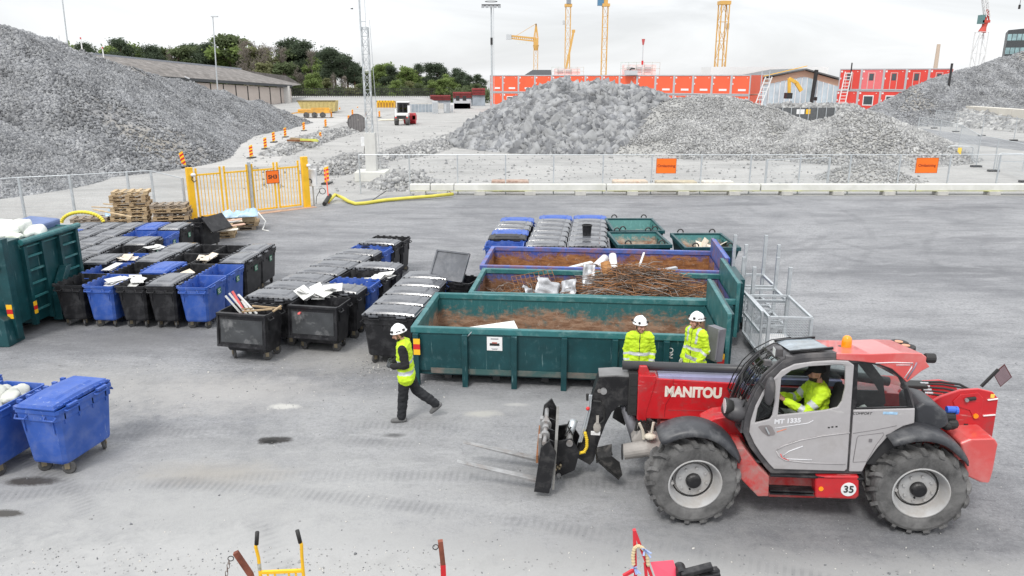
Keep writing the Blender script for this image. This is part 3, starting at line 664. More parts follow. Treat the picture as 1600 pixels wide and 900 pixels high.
def container(name,label,o,rz,L,W,h,outc,inc,rimm,endh,ribs,z0=.3,group='open steel waste containers',endw=None):
    r=root(name,label,'container',(o[0],o[1],0),rz,group)   # origin: near left corner, x along front, y away
    t=.05
    b=MB(); b.bb(0,L,0,t,z0,h-.12); b.bb(0,L,W-t,W,z0,h-.12); b.bb(0,t,t,W-t,z0,h-.12); b.bb(t,L,t,W-t,z0,z0+.06); b.bb(.1,L-.1,.05,W-.05,.2,z0)
    b.build('shell',outc,r)
    b=MB(); e=.004
    b.add([(t+e,t+e,z0+.07),(L-t-e,t+e,z0+.07),(L-t-e,W-t-e,z0+.07),(t+e,W-t-e,z0+.07),(t+e,t+e,h-.1),(L-t-e,t+e,h-.1),(L-t-e,W-t-e,h-.1),(t+e,W-t-e,h-.1)],[(0,1,2,3),(0,4,5,1),(1,5,6,2),(2,6,7,3),(3,7,4,0)])
    b.build('liner',inc,r)
    b=MB(); 
    for y in (-.03,W-t-.03): b.bb(-.03,L,y,y+.11,h-.12,h)
    b.bb(-.03,.08,.08,W-.08,h-.119,h-.001); b.build('rim',rimm,r,bev=.012)
    for i in range(ribs):
        x=(i+.5)*L/ribs if False else .02+i*(L-.2)/(ribs-1)
        for y0,y1 in ((-.12,0),(W,W+.12)):
            rb=MB(); a=x+.0
            if y0<0: rb.hexa([(a,-.1,.0),(a+.11,-.1,.0),(a+.11,.02,.0),(a,.02,.0),(a,-.1,h-.12),(a+.11,-.1,h-.12),(a+.11,0,h-.12),(a,0,h-.12)])
            else: rb.bb(a,a+.11,y0,y1,.02,h-.12)
            rb.build('rib',outc,r,bev=.008)
    for i in range(ribs-1):     # forks pockets and small feet below
        x=.6+i*(L-.2)/(ribs-1); MB().bb(x,x+.14,.1,.3,.1,.2).build('skid_bracket',m_dark,r)
    b=MB(); b.bb(.15,L-.15,.55,.75,.02,.2); b.bb(.15,L-.15,W-.75,W-.55,.02,.2); b.build('skid',m_dark,r)
    d=MB(); d.bb(L-.01,L+.07,-.06,W+.06,z0-.05,endh); dr=d.build('end_door',rimm if rimm is not m_rustrim else outc,r,bev=.01)
    s=MB(); 
    for y in (0.15,W*.5,W-.2): s.bb(L+.071,L+.15,y,y+.09,z0,endh-.06)
    s.bb(L+.071,L+.12,-.02,W+.02,endh-.1,endh-.02); s.build('door_stiffener',outc,dr)
    return r
m_rustrim=M('scraped_rim',(.26,.36,.5),.5,.2,var=.3,dirt=(.3,.12,.06),ds=3,dth=.52,damt=.85)
m_grim=M('green_rim',(.028,.14,.148),.45,var=.2,dirt=(.25,.4,.39),ds=4,dth=.62,damt=.5)
m_bluec=M('container_blue',(.025,.07,.34),.45,var=.2,vs=2,dirt=(.2,.12,.1),ds=3,dth=.66,damt=.7)
m_brim=M('blue_rim',(.07,.13,.4),.45,var=.2,dirt=(.28,.12,.08),ds=2.5,dth=.56,damt=.8)
C1=container('open_container','long open green steel container in front with rusty inside and white notice','' or (-1.95,14.14),R(-5.6),6.0,2.45,1.2,m_green,rust_mat('green_rusty_liner',GRN,.25,1.12),m_grim,1.66,7)
C2=container('scrap_container','open container with green rim and blue inside holding rebar and scrap metal',(-.98,16.9),R(-6),6.0,2.3,1.12,m_green,rust_mat('blue_rusty_liner',(.05,.085,.27),.5,1.25,(.1,.045,.025),(.24,.12,.06)),m_grim,1.52,7)
C3=container('open_container','open blue steel container with heavily rusted inside',(-.82,19.42),R(-6),6.25,2.35,1.14,m_bluec,rust_mat('blue_rust_liner',(.035,.075,.33),.55,1.3,(.15,.06,.025),(.34,.16,.06)),m_brim,1.5,7)
# notice, marker plates and letters on the front container
def on(rt,x,y,z): return Matrix.Translation(rt.location)@Matrix.Rotation(rt.rotation_euler.z,4,'Z')@V((x,y,z))
stripes_plate(C1,.1,-.108,.82); stripes_plate(C1,5.92,-.108,.72)
b=MB(); b.mat(0).box((1.62,-.006,.9),(.3,.008,.28)); b.mat(1); b.box((1.62,-.012,1.0),(.15,.004,.022)); b.mat(2); b.box((1.62,-.012,.885),(.19,.004,.05)); b.mat(3); b.box((1.62,-.012,.918),(.1,.004,.03)); b.mat(1); b.box((1.62,-.013,.8),(.13,.003,.006)); b.box((1.62,-.013,.785),(.1,.003,.006))
b.build('notice',[M('notice_white',(.8,.8,.8),.5,var=.02),M('notice_grey',(.25,.25,.27),.6),m_txt,M('notice_red',(.4,.12,.09),.6)],C1)
text('lettering','NO',M('white_letters',(.75,.77,.76),.5),.14,C1,frame((5.0,-.008,.83),(0,0,1),(-1,0,0)))
for x,z,dx in ((1.06,1.0,.12),(4.35,1.02,-.14)):
    MB().tube([(x,-.03,z),(x+dx,-.03,z+.14)],.008,6).build('lashing_hook',m_galv,C1)
b=MB(); b.bb(.35,5.5,-.02,-.004,.25,.36); b.build('bottom_rail',M('worn_brown_rail',(.17,.14,.12),.8,var=.3,dirt=(.03,.1,.1),ds=1.2,dth=.5,damt=.9),C1)
# white board inside
b=MB(); bq=[at(716,514,14.3),at(803,501.5,14.75),at(814,524,14.3),at(718,526,14.2)]; b.add([p-bq[3] for p in bq],[(0,1,2,3)]); o=b.build('white_board',M('board_white',(.74,.73,.7),.6,var=.04)); o.location=bq[3]; solid(o,.02)
tag(o,'large white board leaning inside the front green container','board')
# ---- rebar and scrap in C2
rn=random.Random(11)
m_rebar=[M('rebar_rust',(.26,.12,.05),.85,var=.4,vs=2),M('rebar_dark',(.1,.065,.045),.85,var=.4,vs=2),M('rebar_grey',(.24,.21,.19),.7,var=.3,vs=2)]
b=MB()
for k in range(1300):
    b.mat(rn.choice((0,0,1,1,2))); u=rn.gauss(3.9,.85); u=min(5.5,max(2.0,u)); y=rn.uniform(.25,2.0); top=.66+.86*math.exp(-((u-3.9)/1.2)**2)*(1-.5*abs(y-1.1))
    z=top-.5*rn.random()**2; a=rn.choice((rn.gauss(0,.35),rn.gauss(-.5,.4),rn.uniform(-1.5,1.5))); l=rn.uniform(.2,.85); dz=rn.uniform(-.16,.16); cv=rn.uniform(-.22,.22); up=rn.uniform(-.06,.16)
    P=[]
    for t in (-1,-.5,0,.5,1):
        q=V((u+l*t*math.cos(a)-cv*(1-t*t)*math.sin(a),y+l*t*math.sin(a)*.7+cv*(1-t*t)*math.cos(a),z+dz*t+up*(1-t*t)+rn.uniform(-.015,.015))); q.x=min(5.85,max(.25,q.x)); q.y=min(2.15,max(.14,q.y)); P.append(q)
    b.tube(P,rn.choice((.006,.007,.009)),4,False)
o=b.build('rebar_tangle',m_rebar); o.location=C2.location; o.rotation_euler=C2.rotation_euler; tag(o,'tangled heap of rusty rebar filling the right half of the scrap container','rebar',kind='stuff')
b=MB()
for k in range(520):
    b.mat(rn.choice((1,1,0,2))); p=V((rn.uniform(.3,2.9),rn.uniform(.3,1.9),rn.uniform(.4,.82))); q=p+V((rn.uniform(-.5,.5),rn.uniform(-.4,.4),rn.uniform(-.1,.18))); b.tube([p,(p+q)/2+V((0,0,.08)),q],.008,4,False)
o=b.build('scrap_wire',m_rebar); o.location=C2.location; o.rotation_euler=C2.rotation_euler; tag(o,'loose dark wire scrap in the left half of the scrap container','scrap',kind='stuff')
def inC(Cc,name,mb,mat_,x,y,z,rot,label,cat,smooth=False,t=0):
    o=mb.build(name,mat_,smooth=smooth); o.location=on(Cc,x,y,z); o.rotation_euler=(rot[0],rot[1],rot[2]+Cc.rotation_euler.z); 
    if t: solid(o,t)
    return tag(o,label,cat)
def mesh_panel(nx,ny,s,wv=0.):
    b=MB()
    for i in range(nx+1): b.tube([(i*s,j*s,wv*math.sin(i*.7+j*.5)) for j in range(ny+1)],.008,4,False)
    for j in range(ny+1): b.tube([(i*s,j*s,wv*math.sin(i*.7+j*.5)) for i in range(nx+1)],.008,4,False)
    return b
inC(C2,'rebar_mesh',mesh_panel(9,5,.12,.02),m_rebar[0],1.0,1.3,.62,(R(50),R(-6),R(25)),'rusty orange welded wire mesh leaning in the left of the scrap container','mesh')
inC(C2,'rebar_mesh',mesh_panel(7,4,.13,.03),m_rebar[0],.75,.7,.6,(R(20),R(-5),R(15)),'flatter rusty wire mesh lying low at the left end of the scrap container','mesh')
def crumple(w_,h,seed,amp=.06):
    b=MB(); b.sheet([[V((w_*(i/8-.5),h*(j/8-.5),amp*mnoise.noise(V((i*.5,j*.5,seed)))*2+.1*amp*math.sin(i))) for i in range(9)] for j in range(9)]); return b
m_sheet=M('crumpled_sheet_metal',(.5,.51,.53),.4,.35,var=.15,dirt=(.4,.36,.33),ds=3,dth=.62,damt=.4)
for x,y,z,rot,w_,h,sd,l in ((1.75,1.0,.98,(R(55),R(25),R(20)),.62,.46,1,'large folded pale sheet metal in the middle of the scrap container'),(2.25,.95,.98,(R(60),R(-18),R(-30)),.42,.5,2,'second folded pale sheet leaning against the first in the scrap container'),(1.35,1.2,.78,(R(40),R(30),R(40)),.5,.35,3,'small crumpled pale sheet at the left of the folded sheets'),(2.72,1.5,1.12,(R(70),R(4),R(8)),.3,.7,4,'upright crumpled grey metal strip in the scrap container'),(3.15,1.7,1.12,(R(75),R(-20),R(-10)),.16,.7,5,'narrow curled metal strip beside the brown sheet'),(4.6,1.7,.98,(R(15),R(0),R(5)),.6,.25,6,'flat grey sheet on the right of the rebar heap')):
    inC(C2,'sheet_metal',crumple(w_,h,sd),m_sheet,x,y,z,rot,l,'sheet metal',True,.006)
b=MB(); b.sheet([[V((.34*(i/6-.5)*(1-.3*abs(j/8-.5)),1.5*(j/8-.5),.12*(1-((i/6-.5)*2)**2))) for i in range(7)] for j in range(9)])
inC(C2,'curved_sheet',b,M('brown_sheet',(.42,.2,.06),.6,var=.3,dirt=(.25,.1,.04),ds=5,damt=.7),3.3,1.1,.95,(R(48),R(10),R(32)),'long curved orange brown sheet standing up beside the rebar heap','sheet metal',True,.008)
for i,(x0,y0,z0,x1,y1,z1,m_,l,ww) in enumerate(((4.0,1.7,1.2,4.9,2.1,1.3,m_sheet,'short pale grey channel lying on top of the rebar heap',.12),(2.9,1.0,.8,3.9,2.0,1.3,m_galv,'long thin galvanised angle sticking up from the rebar heap',.06),(3.0,.6,.8,3.6,.35,.75,m_galv,'thin pale rail low in front of the rebar heap',.04),(2.85,1.6,.85,3.2,1.65,.9,M('green_strip',(.03,.35,.2),.5),'short bright green strip beside the brown sheet',.07))):
    o=MB().bar((x0,y0,z0),(x1,y1,z1),ww,ww*.5).build('metal_profile',m_); o.location=C2.location; o.rotation_euler=C2.rotation_euler; tag(o,l,'metal profile')
# ---- things in C3
def pipe(x0,y0,z0,x1,y1,z1,r,l):
    b=MB(); p=V((x0,y0,z0));q=V((x1,y1,z1)); d=(q-p).normalized(); b.tube([p,q],r,16,False); b.tube([q,p],r*.9,16,False)
    o=b.build('white_pipe',M('white_pipe',(.72,.72,.72),.5,var=.06),smooth=True); solid(o,.004); o.location=C3.location; o.rotation_euler=C3.rotation_euler; tag(o,l,'pipe')
pipe(3.0,.55,1.02,3.25,1.2,1.12,.11,'white plastic pipe with its dark open end facing forward in the blue container')
pipe(3.5,.45,.9,3.45,1.0,1.25,.1,'white plastic pipe standing upright beside the other pipe')
for i,(p,q,w_,l) in enumerate((((2.0,.35,.95),(2.9,.8,1.1),.16,'long white trim lying slanted in the blue container'),((4.1,.4,.98),(4.3,1.2,1.3),.05,'thin white lath leaning in the blue container'),((3.85,.5,.98),(4.15,.6,1.0),.14,'small white scrap by the thin lath'),((1.6,.3,.9),(2.3,.4,.9),.12,'flat white trim along the front rim of the blue container'))):
    o=MB().bar(p,q,w_,.03).build('white_trim',m_white); o.location=C3.location; o.rotation_euler=C3.rotation_euler; tag(o,l,'trim')
# yellow latch at C3 door omitted; small fittings on the doors
MB().bb(6.33,6.5,1.6,2.0,.35,1.25).build('door_post',m_bluec,C3,bev=.01); MB().bb(6.4,6.46,2.0,2.1,.5,.62).build('latch',m_yellow,C3)
MB().bb(6.08,6.35,.9,2.2,.3,1.35).build('door_post',m_green,C2,bev=.01)
# ---- green hooklift skips behind
def skip(x,y,rz,L,W,h,label,rust):
    r=root('waste_skip',label,'skip',(x,y,0),rz,'green waste skips')
    o=[(-W/2,-L/2),(W/2,-L/2),(W/2,L/2),(-W/2,L/2)]; b=MB()
    bot=[V((a*.82,c*.62,.22)) for a,c in o]; top=[V((a,c,h)) for a,c in o]; 
    loft(b,[bot,top],True,False); sh=b.build('shell',m_green,r); solid(sh,.03,1)
    b=MB(); loft(b,[[V((p.x*.985,p.y*.985,p.z+.04)) for p in bot],[V((p.x*.97,p.y*.97,p.z)) for p in top]],True,False); b.build('liner',rust,r)
    b=MB(); w_=.09
    b.bb(-W/2-.06,W/2+.06,-L/2-.06,-L/2+.03,h-.05,h+.06); b.bb(-W/2-.06,W/2+.06,L/2-.03,L/2+.06,h-.05,h+.06); b.bb(-W/2-.06,-W/2+.02,-L/2+.03,L/2-.03,h-.05,h+.055); b.bb(W/2-.02,W/2+.06,-L/2+.03,L/2-.03,h-.05,h+.055); b.build('rim',m_green,r,bev=.01)
    for sx in (-1,1):
        for sy in (-1,1):
            MB().tube([V((sx*W*.33+.09*math.cos(t),sy*(L/2+.02),h+.08+.1*math.sin(t))) for t in np.linspace(0,PI,7)],.022,6).build('lifting_lug',m_dark,r)
    b=MB(); b.bb(-W*.35,-W*.2,-L*.33,L*.33,0,.22); b.bb(W*.2,W*.35,-L*.33,L*.33,0,.22); b.build('skid',m_dark,r)
    b=MB(); 
    for k in (-.25,.25): b.hexa([(W*.42,k*L-.05,.25),(W*.5+.03,k*L-.05,.5),(W*.5+.03,k*L+.05,.5),(W*.42,k*L+.05,.25),(W/2-.05,k*L-.05,h-.06),(W/2+.05,k*L-.05,h-.06),(W/2+.05,k*L+.05,h-.06),(W/2-.05,k*L+.05,h-.06)])
    b.build('side_post',m_green,r); return r
lr1=rust_mat('skip_liner_worn',(.05,.18,.17),.35,.95,(.3,.29,.25),(.42,.4,.34)); lr2=rust_mat('skip_liner_rust',(.03,.15,.15),.5,1.3,(.2,.09,.05),(.4,.33,.26))
skip(4.05,25.0,R(0),2.1,1.55,1.12,'empty green waste skip standing farthest back beside the grey lidded bins',lr1)
skip(3.85,22.75,R(2),1.9,1.5,1.12,'green waste skip with white scraps directly behind the blue container',lr2)
skip(5.75,22.35,R(0),2.0,1.5,1.14,'green waste skip with a cardboard box, right of the two other skips',lr2)
b=MB(); b.box((0,0,.0),(.8,.6,.02),rx=.4,ry=.3); b.box((.25,.05,.1),(.6,.5,.02),rx=-.3,ry=-.5); b.box((-.2,0,.12),(.02,.5,.5),ry=.5); o=b.build('cardboard_box',m_card); o.location=(5.95,22.5,.85); tag(o,'flattened cardboard box sticking out of the rightmost skip','cardboard')
b=MB(); b.box((0,0,0),(.7,.3,.02),rx=.5,ry=.15); b.box((.25,.1,.06),(.6,.25,.02),rx=.3,ry=-.2); o=b.build('white_scrap',m_white); o.location=(3.75,22.7,.75); tag(o,'white scraps inside the middle green skip','waste')
# ============================================================ tall green containers at the left edge
r=root('roll_off_container','tall green roll off container with ladder ribs beside the left bins','container',(-11.42,17.3,0),R(86.5),'tall green containers')
H1=2.2; Lc=2.15
b=MB(); b.bb(0,Lc,.02,6.,.22,H1-.02); b.build('shell',m_green,r,bev=.01)
b=MB()
for x in (-.02,.62,1.28,1.95): b.bb(x,x+.1,-.09,.02,.2,H1-.1)
b.build('rib',m_green,r)
b=MB()
for z in (.5,.82,1.15,1.47,1.8): b.bb(.08,.62,-.06,-.02,z,z+.045); b.bb(1.38,1.95,-.06,-.02,z,z+.045)
b.build('ladder_rung',m_grim,r)
b=MB(); b.tube([(-.05,-.05,H1),(Lc,-.05,H1)],.07,10); b.bb(-.05,.05,.0,6.,H1-.12,H1); b.bb(Lc-.05,Lc+.05,.0,6.,H1-.12,H1); b.bb(-.03,Lc,-.03,.02,H1-.16,H1-.13); b.build('top_rail',m_grim,r,smooth=False)
b=MB(); b.bb(.7,1.1,-.25,-.02,.1,.75); b.hexa([(.72,-.25,.75),(.95,-.25,.75),(.95,-.02,.75),(.72,-.02,.75),(1.2,-.22,1.35),(1.4,-.22,1.35),(1.4,-.02,1.35),(1.2,-.02,1.35)]); b.build('hook_bracket',m_green,r,bev=.01)
b=MB(); b.bb(.3,.9,.5,.7,.05,.2); b.bb(.5,.7,.8,6,.0,.2); b.bb(1.5,1.7,.8,6,.0,.2); b.build('skid',m_dark,r)
b=MB(); b.box((-.02,-.095,.62),(.1,.01,.1)); stripes_plate(r,.03,-.1,.62,.9)
b=MB(); rn=random.Random(5)
for k in range(9): b.ball((rn.uniform(-.35,.35),rn.uniform(-.25,.25),rn.uniform(.0,.25)),(rn.uniform(.15,.28),rn.uniform(.15,.25),rn.uniform(.12,.2)),18,14)
for v in b.v: v+=V(mnoise.noise_vector(v*5))*.09
o=b.build('waste_bag',M('white_bag',(.8,.82,.78),.4,var=.1,dirt=(.7,.8,.45),ds=1.5,dth=.6,damt=.6),smooth=True); o.location=(-11.95,18.0,H1+.02); tag(o,'crumpled white waste bags piled on the tall green container','waste bag')
b=MB(); b.box((0,0,0),(1.6,.8,.25),rz=.1,rx=.1); o=b.build('blue_tarp',M('blue_grey_tarp',(.12,.17,.33),.6,var=.2,bump=.3,bs=6),bev=.06); o.location=(-12.2,18.9,H1+.05); o.rotation_euler=(0,0,R(86)); tag(o,'blue grey tarpaulin bundle on the tall green container','tarpaulin')
b=MB(); P=[V((.75*math.cos(t)*.75,0,.32*math.sin(t))) for t in np.linspace(.1,PI-.1,40)]; b.tube(P,[.042+.01*(i%2) for i in range(40)],10)
o=b.build('drain_hose',M('yellow_ribbed_pipe',(.75,.62,.05),.5,var=.1)); o.location=(-12.0,21.0,H1-.25); o.rotation_euler=(0,0,R(5)); tag(o,'yellow ribbed drain hose bent in an arc above the tall green container','hose')
# nearer green container, cut by the left edge
r=root('roll_off_container','dark green container with a diagonal brace cut off by the left edge','container',(-11.42,16.75,0),R(180),'tall green containers')
b=MB(); b.bb(0.02,2.4,-.6,.12,.35,2.3); b.build('shell',m_green,r,bev=.01)
b=MB(); b.bb(-.1,.1,.0,.2,.1,2.42); b.bb(.1,2.4,.1,.2,2.28,2.4); b.bar((.05,.2,1.75),(1.2,.2,2.25),.09,.07); b.build('frame_post',m_green,r,bev=.01)
b=MB(); b.hexa([(-.05,-.1,.0),(.25,-.1,.0),(.25,.5,.0),(-.05,.5,.0),(-.0,-.05,.6),(.35,-.05,.9),(.35,.45,.9),(.0,.45,.6)]); b.bb(.25,2.4,.3,.48,.1,.28); b.bb(.25,2.4,.3,.42,.75,.9); b.build('skid_frame',m_green,r,bev=.015)
stripes_plate(r,.0,.206,.75,1.0)
# ============================================================ telehandler
TO=V((2.55,10.30,0)); TF=V((-.997,.077,0)).normalized(); TL=V((-TF.y,TF.x,0)); TRZ=math.atan2(TF.y,TF.x)
def L(px,py,yl):
    d=V(ray(px,py)); t=(yl+TO.dot(TL))/(d.dot(TL)); p=V((0,0,CH))+d*t-V((TO.x,TO.y,0))
    return (p.dot(TF),p.z)
def Ls(l,yl): return [L(a,b,yl) for a,b in l]
XZ=lambda a,b,t:(a,t,b)
T=root('telehandler','red and grey telehandler with raised fork carriage driving left across the yard','telehandler',TO,TRZ)
m_tred=M('telehandler_red',(.5,.016,.022),.28,scr=(.55,.28,.27),ssc=(3,12,22),var=.12,dirt=(.2,.075,.07),ds=3.5,dth=.58,dw=.08,damt=.5,coat=.4)
m_tredd=M('dusty_red',(.5,.03,.03),.6,var=.12,dirt=(.3,.24,.22),ds=3,dth=.5,damt=.8)
m_roofred=M('roof_red',(.6,.07,.065),.3,var=.06,dirt=(.62,.33,.31),ds=1.5,dth=.55,damt=.45,coat=.7,spec=.8)  # lighter red with pale pink patches paints the sky's reflection into the colour
m_silver=M('cab_grey',(.39,.375,.38),.32,scr=(.5,.49,.48),ssc=(3,12,14),var=.08,dirt=(.27,.25,.24),ds=3,dth=.6,damt=.5,coat=.2)
m_cabdk=M('cab_dark_grey',(.06,.058,.062),.45,var=.15,dirt=(.25,.23,.22),ds=3,dth=.6,damt=.5)
m_blk=M('boom_black',(.014,.014,.016),.36,.2,var=.3,dirt=(.15,.145,.14),ds=6,dth=.61,damt=.4)
m_rim=M('rim_grey',(.4,.4,.4),.5,var=.1,dirt=(.3,.27,.24),ds=4,dth=.55,damt=.6)
m_tyre=M('tyre_rubber',(.026,.026,.027),.85,var=.3,dirt=(.26,.255,.25),ds=3.2,dth=.47,dw=.2,damt=.62,bump=.25,bs=25)
m_fend=M('fender_plastic',(.038,.04,.046),.42,var=.2,dirt=(.25,.25,.25),ds=2.5,dth=.6,damt=.45)
m_gl=glass('cab_glass',(.8,.88,.87),.85)
# ---- wheels
TR=.635
b=MB(); b.lathe([(.34,-.19),(.40,-.2),(.52,-.205),(.56,-.19),(.58,-.15),(.585,0),(.58,.15),(.56,.19),(.52,.205),(.40,.2),(.34,.19)],(0,0,0),'y',64,True)
nl=17
for k in range(nl*2):
    a=2*PI*k/(nl*2); sgn=1 if k%2 else -1
    for seg in range(4):   # lug bars slanting across the tread and over the shoulder
        y0=sgn*(-.015+.058*seg) ; y1=sgn*(-.015+.058*(seg+1)); a0=a+.062*seg; a1=a+.062*(seg+1); wd=.058
        r0=TR; r1=TR if seg<3 else TR-.05
        def P(an,rr,y): return V((rr*math.cos(an),y,rr*math.sin(an)))
        b.hexa([P(a0-wd,.57,y0),P(a0+wd,.57,y0),P(a1+wd,.55,y1),P(a1-wd,.55,y1),P(a0-wd*.8,r0,y0),P(a0+wd*.8,r0,y0),P(a1+wd*.8,r1,y1),P(a1-wd*.8,r1,y1)])
tyre=b.mesh('tyre',m_tyre)
b=MB(); b.lathe([(.36,.17),(.365,.2),(.35,.205),(.335,.19),(.32,.12),(.285,.06),(.28,.02),(.24,.015),(.235,.06),(.16,.075),(.15,.075),(0,.075)],(0,0,0),'y',40)
for k in range(8):
    a=2*PI*k/8+.2; b.cyl((.185*math.cos(a),.065,.185*math.sin(a)),(.185*math.cos(a),.095,.185*math.sin(a)),.018,n=8)
b.tube([(.3,.1,.0),(.3,.16,.0)],.022,8)
b.lathe([(.36,-.17),(.33,-.15),(.3,.0),(.28,.02)],(0,0,0),'y',40); rim=b.mesh('rim',m_rim,True)
b=MB(); b.lathe([(.105,.07),(.102,.125),(.085,.145),(0,.147)],(0,0,0),'y',20); b.tube([(.06,.15,-.09),(.06,.165,-.09)],.015,6); hub=b.mesh('hub_cap',m_blk)
for i,(x,y,st) in enumerate(((0.02,.97,R(5)),(-2.93,.97,R(-3)),(0.02,-.97,R(12)),(-2.93,-.97,0))):
    o=link('wheel',tyre,T); o.location=(x,y,TR-.005); o.rotation_euler=(0,0,st+(PI if y<0 else 0))
    q=link('rim',rim,o); link('hub_cap',hub,o)
    sharp(q) if i==0 else None
    o.rotation_euler.y=.37*i if False else 0
# ---- chassis
b=MB(); b.plate(XZ,[(.35,.62),(.35,.95),(.1,1.02),(-.6,1.0),(-2.3,1.0),(-3.7,1.15),(-3.75,.75),(-3.3,.55),(-.5,.5)],-.42,.42); b.build('chassis',m_tredd,T,bev=.02)
b=MB(); b.cyl((.02,-.8,TR),(.02,.8,TR),.11,n=14); b.cyl((-2.93,-.8,TR),(-2.93,.8,TR),.11,n=14); b.ball((.02,0,TR),(.2,.22,.2)); b.ball((-2.93,0,TR),(.2,.22,.2)); b.build('axle',m_dark,T)
# front red frame wedge seen between the front wheel and the cab
b=MB(); b.plate(XZ,Ls([(1098,664),(1118,654),(1135,652),(1150,660),(1160,680),(1172,712),(1150,720),(1120,700)],.62),.25,.62); b.build('front_frame',m_tred,T,bev=.02)
b=MB(); b.plate(XZ,Ls([(1150,700),(1163,700),(1186,729),(1202,745),(1201,776),(1184,776),(1153,744)],1.02),.6,1.02); b.build('side_skirt',m_tredd,T,bev=.015)
# step bay
b=MB(); b.plate(XZ,Ls([(1201,738),(1273,742),(1273,778),(1201,776)],.86),.45,.86); b.build('step_recess',m_tredd,T)
b=MB(); s0=L(1203,763,.98); s1=L(1271,765,.98)
for k,y in enumerate((.89,.93,.97,1.01)): b.bb(s1[0],s0[0],y-.012,y+.012,s0[1]-.02,s0[1])
b.bb(s1[0],s0[0],.86,1.02,s0[1]-.07,s0[1]-.05); b.build('step',m_blk,T)
b=MB(); b.plate(XZ,Ls([(1274,744),(1343,744),(1343,776),(1337,781),(1274,779)],1.03),.45,1.03); tk=b.build('tank_box',m_tred,T,bev=.03,seg=3)
c=L(1326,765,1.04); b=MB(); b.cyl((c[0],1.032,c[1]),(c[0],1.038,c[1]),.1,n=28); pl=b.build('speed_plate',M('plate_white',(.75,.76,.76),.5,var=.06,dirt=(.5,.5,.5),ds=5,damt=.4),tk)
text('lettering','35',m_txt,.14,pl,frame((c[0],1.0415,c[1]),(-1,0,0),(0,0,1)),bold=.002)
c=L(1283,764,1.04); b=MB(); b.cyl((c[0],1.032,c[1]),(c[0],1.042,c[1]),.032,n=16); b.build('reflector',M('amber',(.9,.3,.01),.3,var=0),tk)
# ---- cab
arch=[(1161,676),(1164,655),(1170,638),(1182,612),(1198,588),(1224,565),(1256,556),(1308,553),(1334,554)]
cabpoly=arch+[(1338,562),(1362,563),(1390,569),(1410,586),(1424,612),(1430,637),(1428,660),(1411,665),(1391,676),(1371,698),(1354,722),(1347,742),(1320,741),(1205,741),(1196,731),(1172,700)]
win=[(1213.5,650),(1219,588),(1235,577),(1261,570.5),(1313,567.5),(1321.5,570.5),(1321,606),(1316,627),(1309,637.5),(1290,642)]
qwin=[(1178,661),(1182,637),(1196,608),(1211,593),(1211,626),(1206.5,650),(1202,656)]
rwin=[(1338,638),(1341,569),(1361,568.5),(1385,575),(1403,588),(1413,608),(1420,636)]
b=MB(); b.plate(XZ,Ls(cabpoly,1.0),.955,.985,[Ls(win,1.0),Ls(qwin,1.0),Ls(rwin,1.0)]); cab=b.build('cab_frame',m_cabdk,T,bev=.006,seg=1)
door=[(1325,563.5),(1302,562.5),(1270,564.5),(1241,568.5),(1221,578),(1206,594),(1192,611),(1180,634),(1172.5,658),(1170.5,675),(1178,692),(1189,709),(1202,725),(1209,732),(1319,735.5),(1323,732),(1329,640),(1334,570)]
win2=[(1215,648),(1220.5,589.5),(1236,578.5),(1262,572),(1312,569),(1320,572),(1319.5,605),(1314.5,626),(1308,635.5),(1290,640)]
qwin2=[(1179.5,660),(1183.5,638),(1197,610),(1210,595),(1210,626),(1206,648.5),(1202,654.5)]
b=MB(); b.plate(XZ,Ls(door,1.0),.988,1.02,[Ls(win2,1.0),Ls(qwin2,1.0)]); dr=b.build('door',m_silver,T,bev=.012,seg=2)
quarter=[(1333,640),(1429,637.5),(1428,660),(1411,664.6),(1391,676),(1371,698),(1354,721),(1346.6,736),(1326,736)]
b=MB(); b.plate(XZ,Ls(quarter,1.0),.988,1.02); qp=b.build('quarter_panel',m_silver,T,bev=.012)
b=MB(); b.plate(XZ,Ls([(1332,568),(1360,564.5),(1388,571.5),(1407,586),(1419,611),(1427,637),(1330,639)],1.0),.986,.998,[Ls(rwin,1.0)]); b.build('window_surround',m_blk,T)
for nm,w_,y in (('door_window',win,.97),('quarter_window',qwin,.97),('rear_side_window',rwin,.97)):
    if nm!='door_window':
        b=MB(); b.add([(x,y,z) for x,z in Ls(w_,1.0)],[tuple(range(len(w_)))]); b.build(nm,m_gl,T)
# raised door swoosh mouldings, trims, handle
def ribbon(par,name,pts,yl,wd,mat_,h=.008,off=1.021):
    b=MB(); p=[V((x,off,z)) for x,z in Ls(pts,1.0)]; b.tube(p,wd,6); return b.build(name,mat_,par,smooth=True)
ribbon(dr,'moulding',[(1212,702),(1225,695),(1250,687),(1285,680),(1327,675)],1,.009,m_silver)
ribbon(dr,'moulding',[(1212,703),(1216,712),(1226,718),(1260,722),(1320,724)],1,.009,m_silver)
m_lg=M('trim_light',(.66,.66,.68),.4,var=0); m_dg=M('trim_shadow',(.17,.16,.165),.5,var=0)
ribbon(dr,'trim_line',[(1254,696),(1232,704),(1223,711),(1229,716),(1268,717.5)],1,.007,m_lg); ribbon(dr,'trim_line',[(1219,708),(1221,714),(1232,718)],1,.006,m_red)
ribbon(dr,'trim_line',[(1210,668),(1262,660),(1270,656)],1,.005,m_lg); ribbon(dr,'trim_line',[(1213,674),(1228,669)],1,.005,M('trim_orange',(.7,.2,.1),.5))
ribbon(dr,'crease_shade',[(1214,700.5),(1236,690),(1270,682),(1322,675.5)],1,.004,m_dg)  # dark line painted as the shade along the door crease
ribbon(qp,'crease_shade',[(1332,676),(1365,671),(1400,664)],1,.004,m_dg); ribbon(qp,'panel_gap',[(1332,720),(1338,684),(1340,680),(1379,675),(1380,678),(1368,694),(1353,720),(1332,721)],1,.004,m_dg)  # crease shade painted as a dark line; the panel gap is a joint
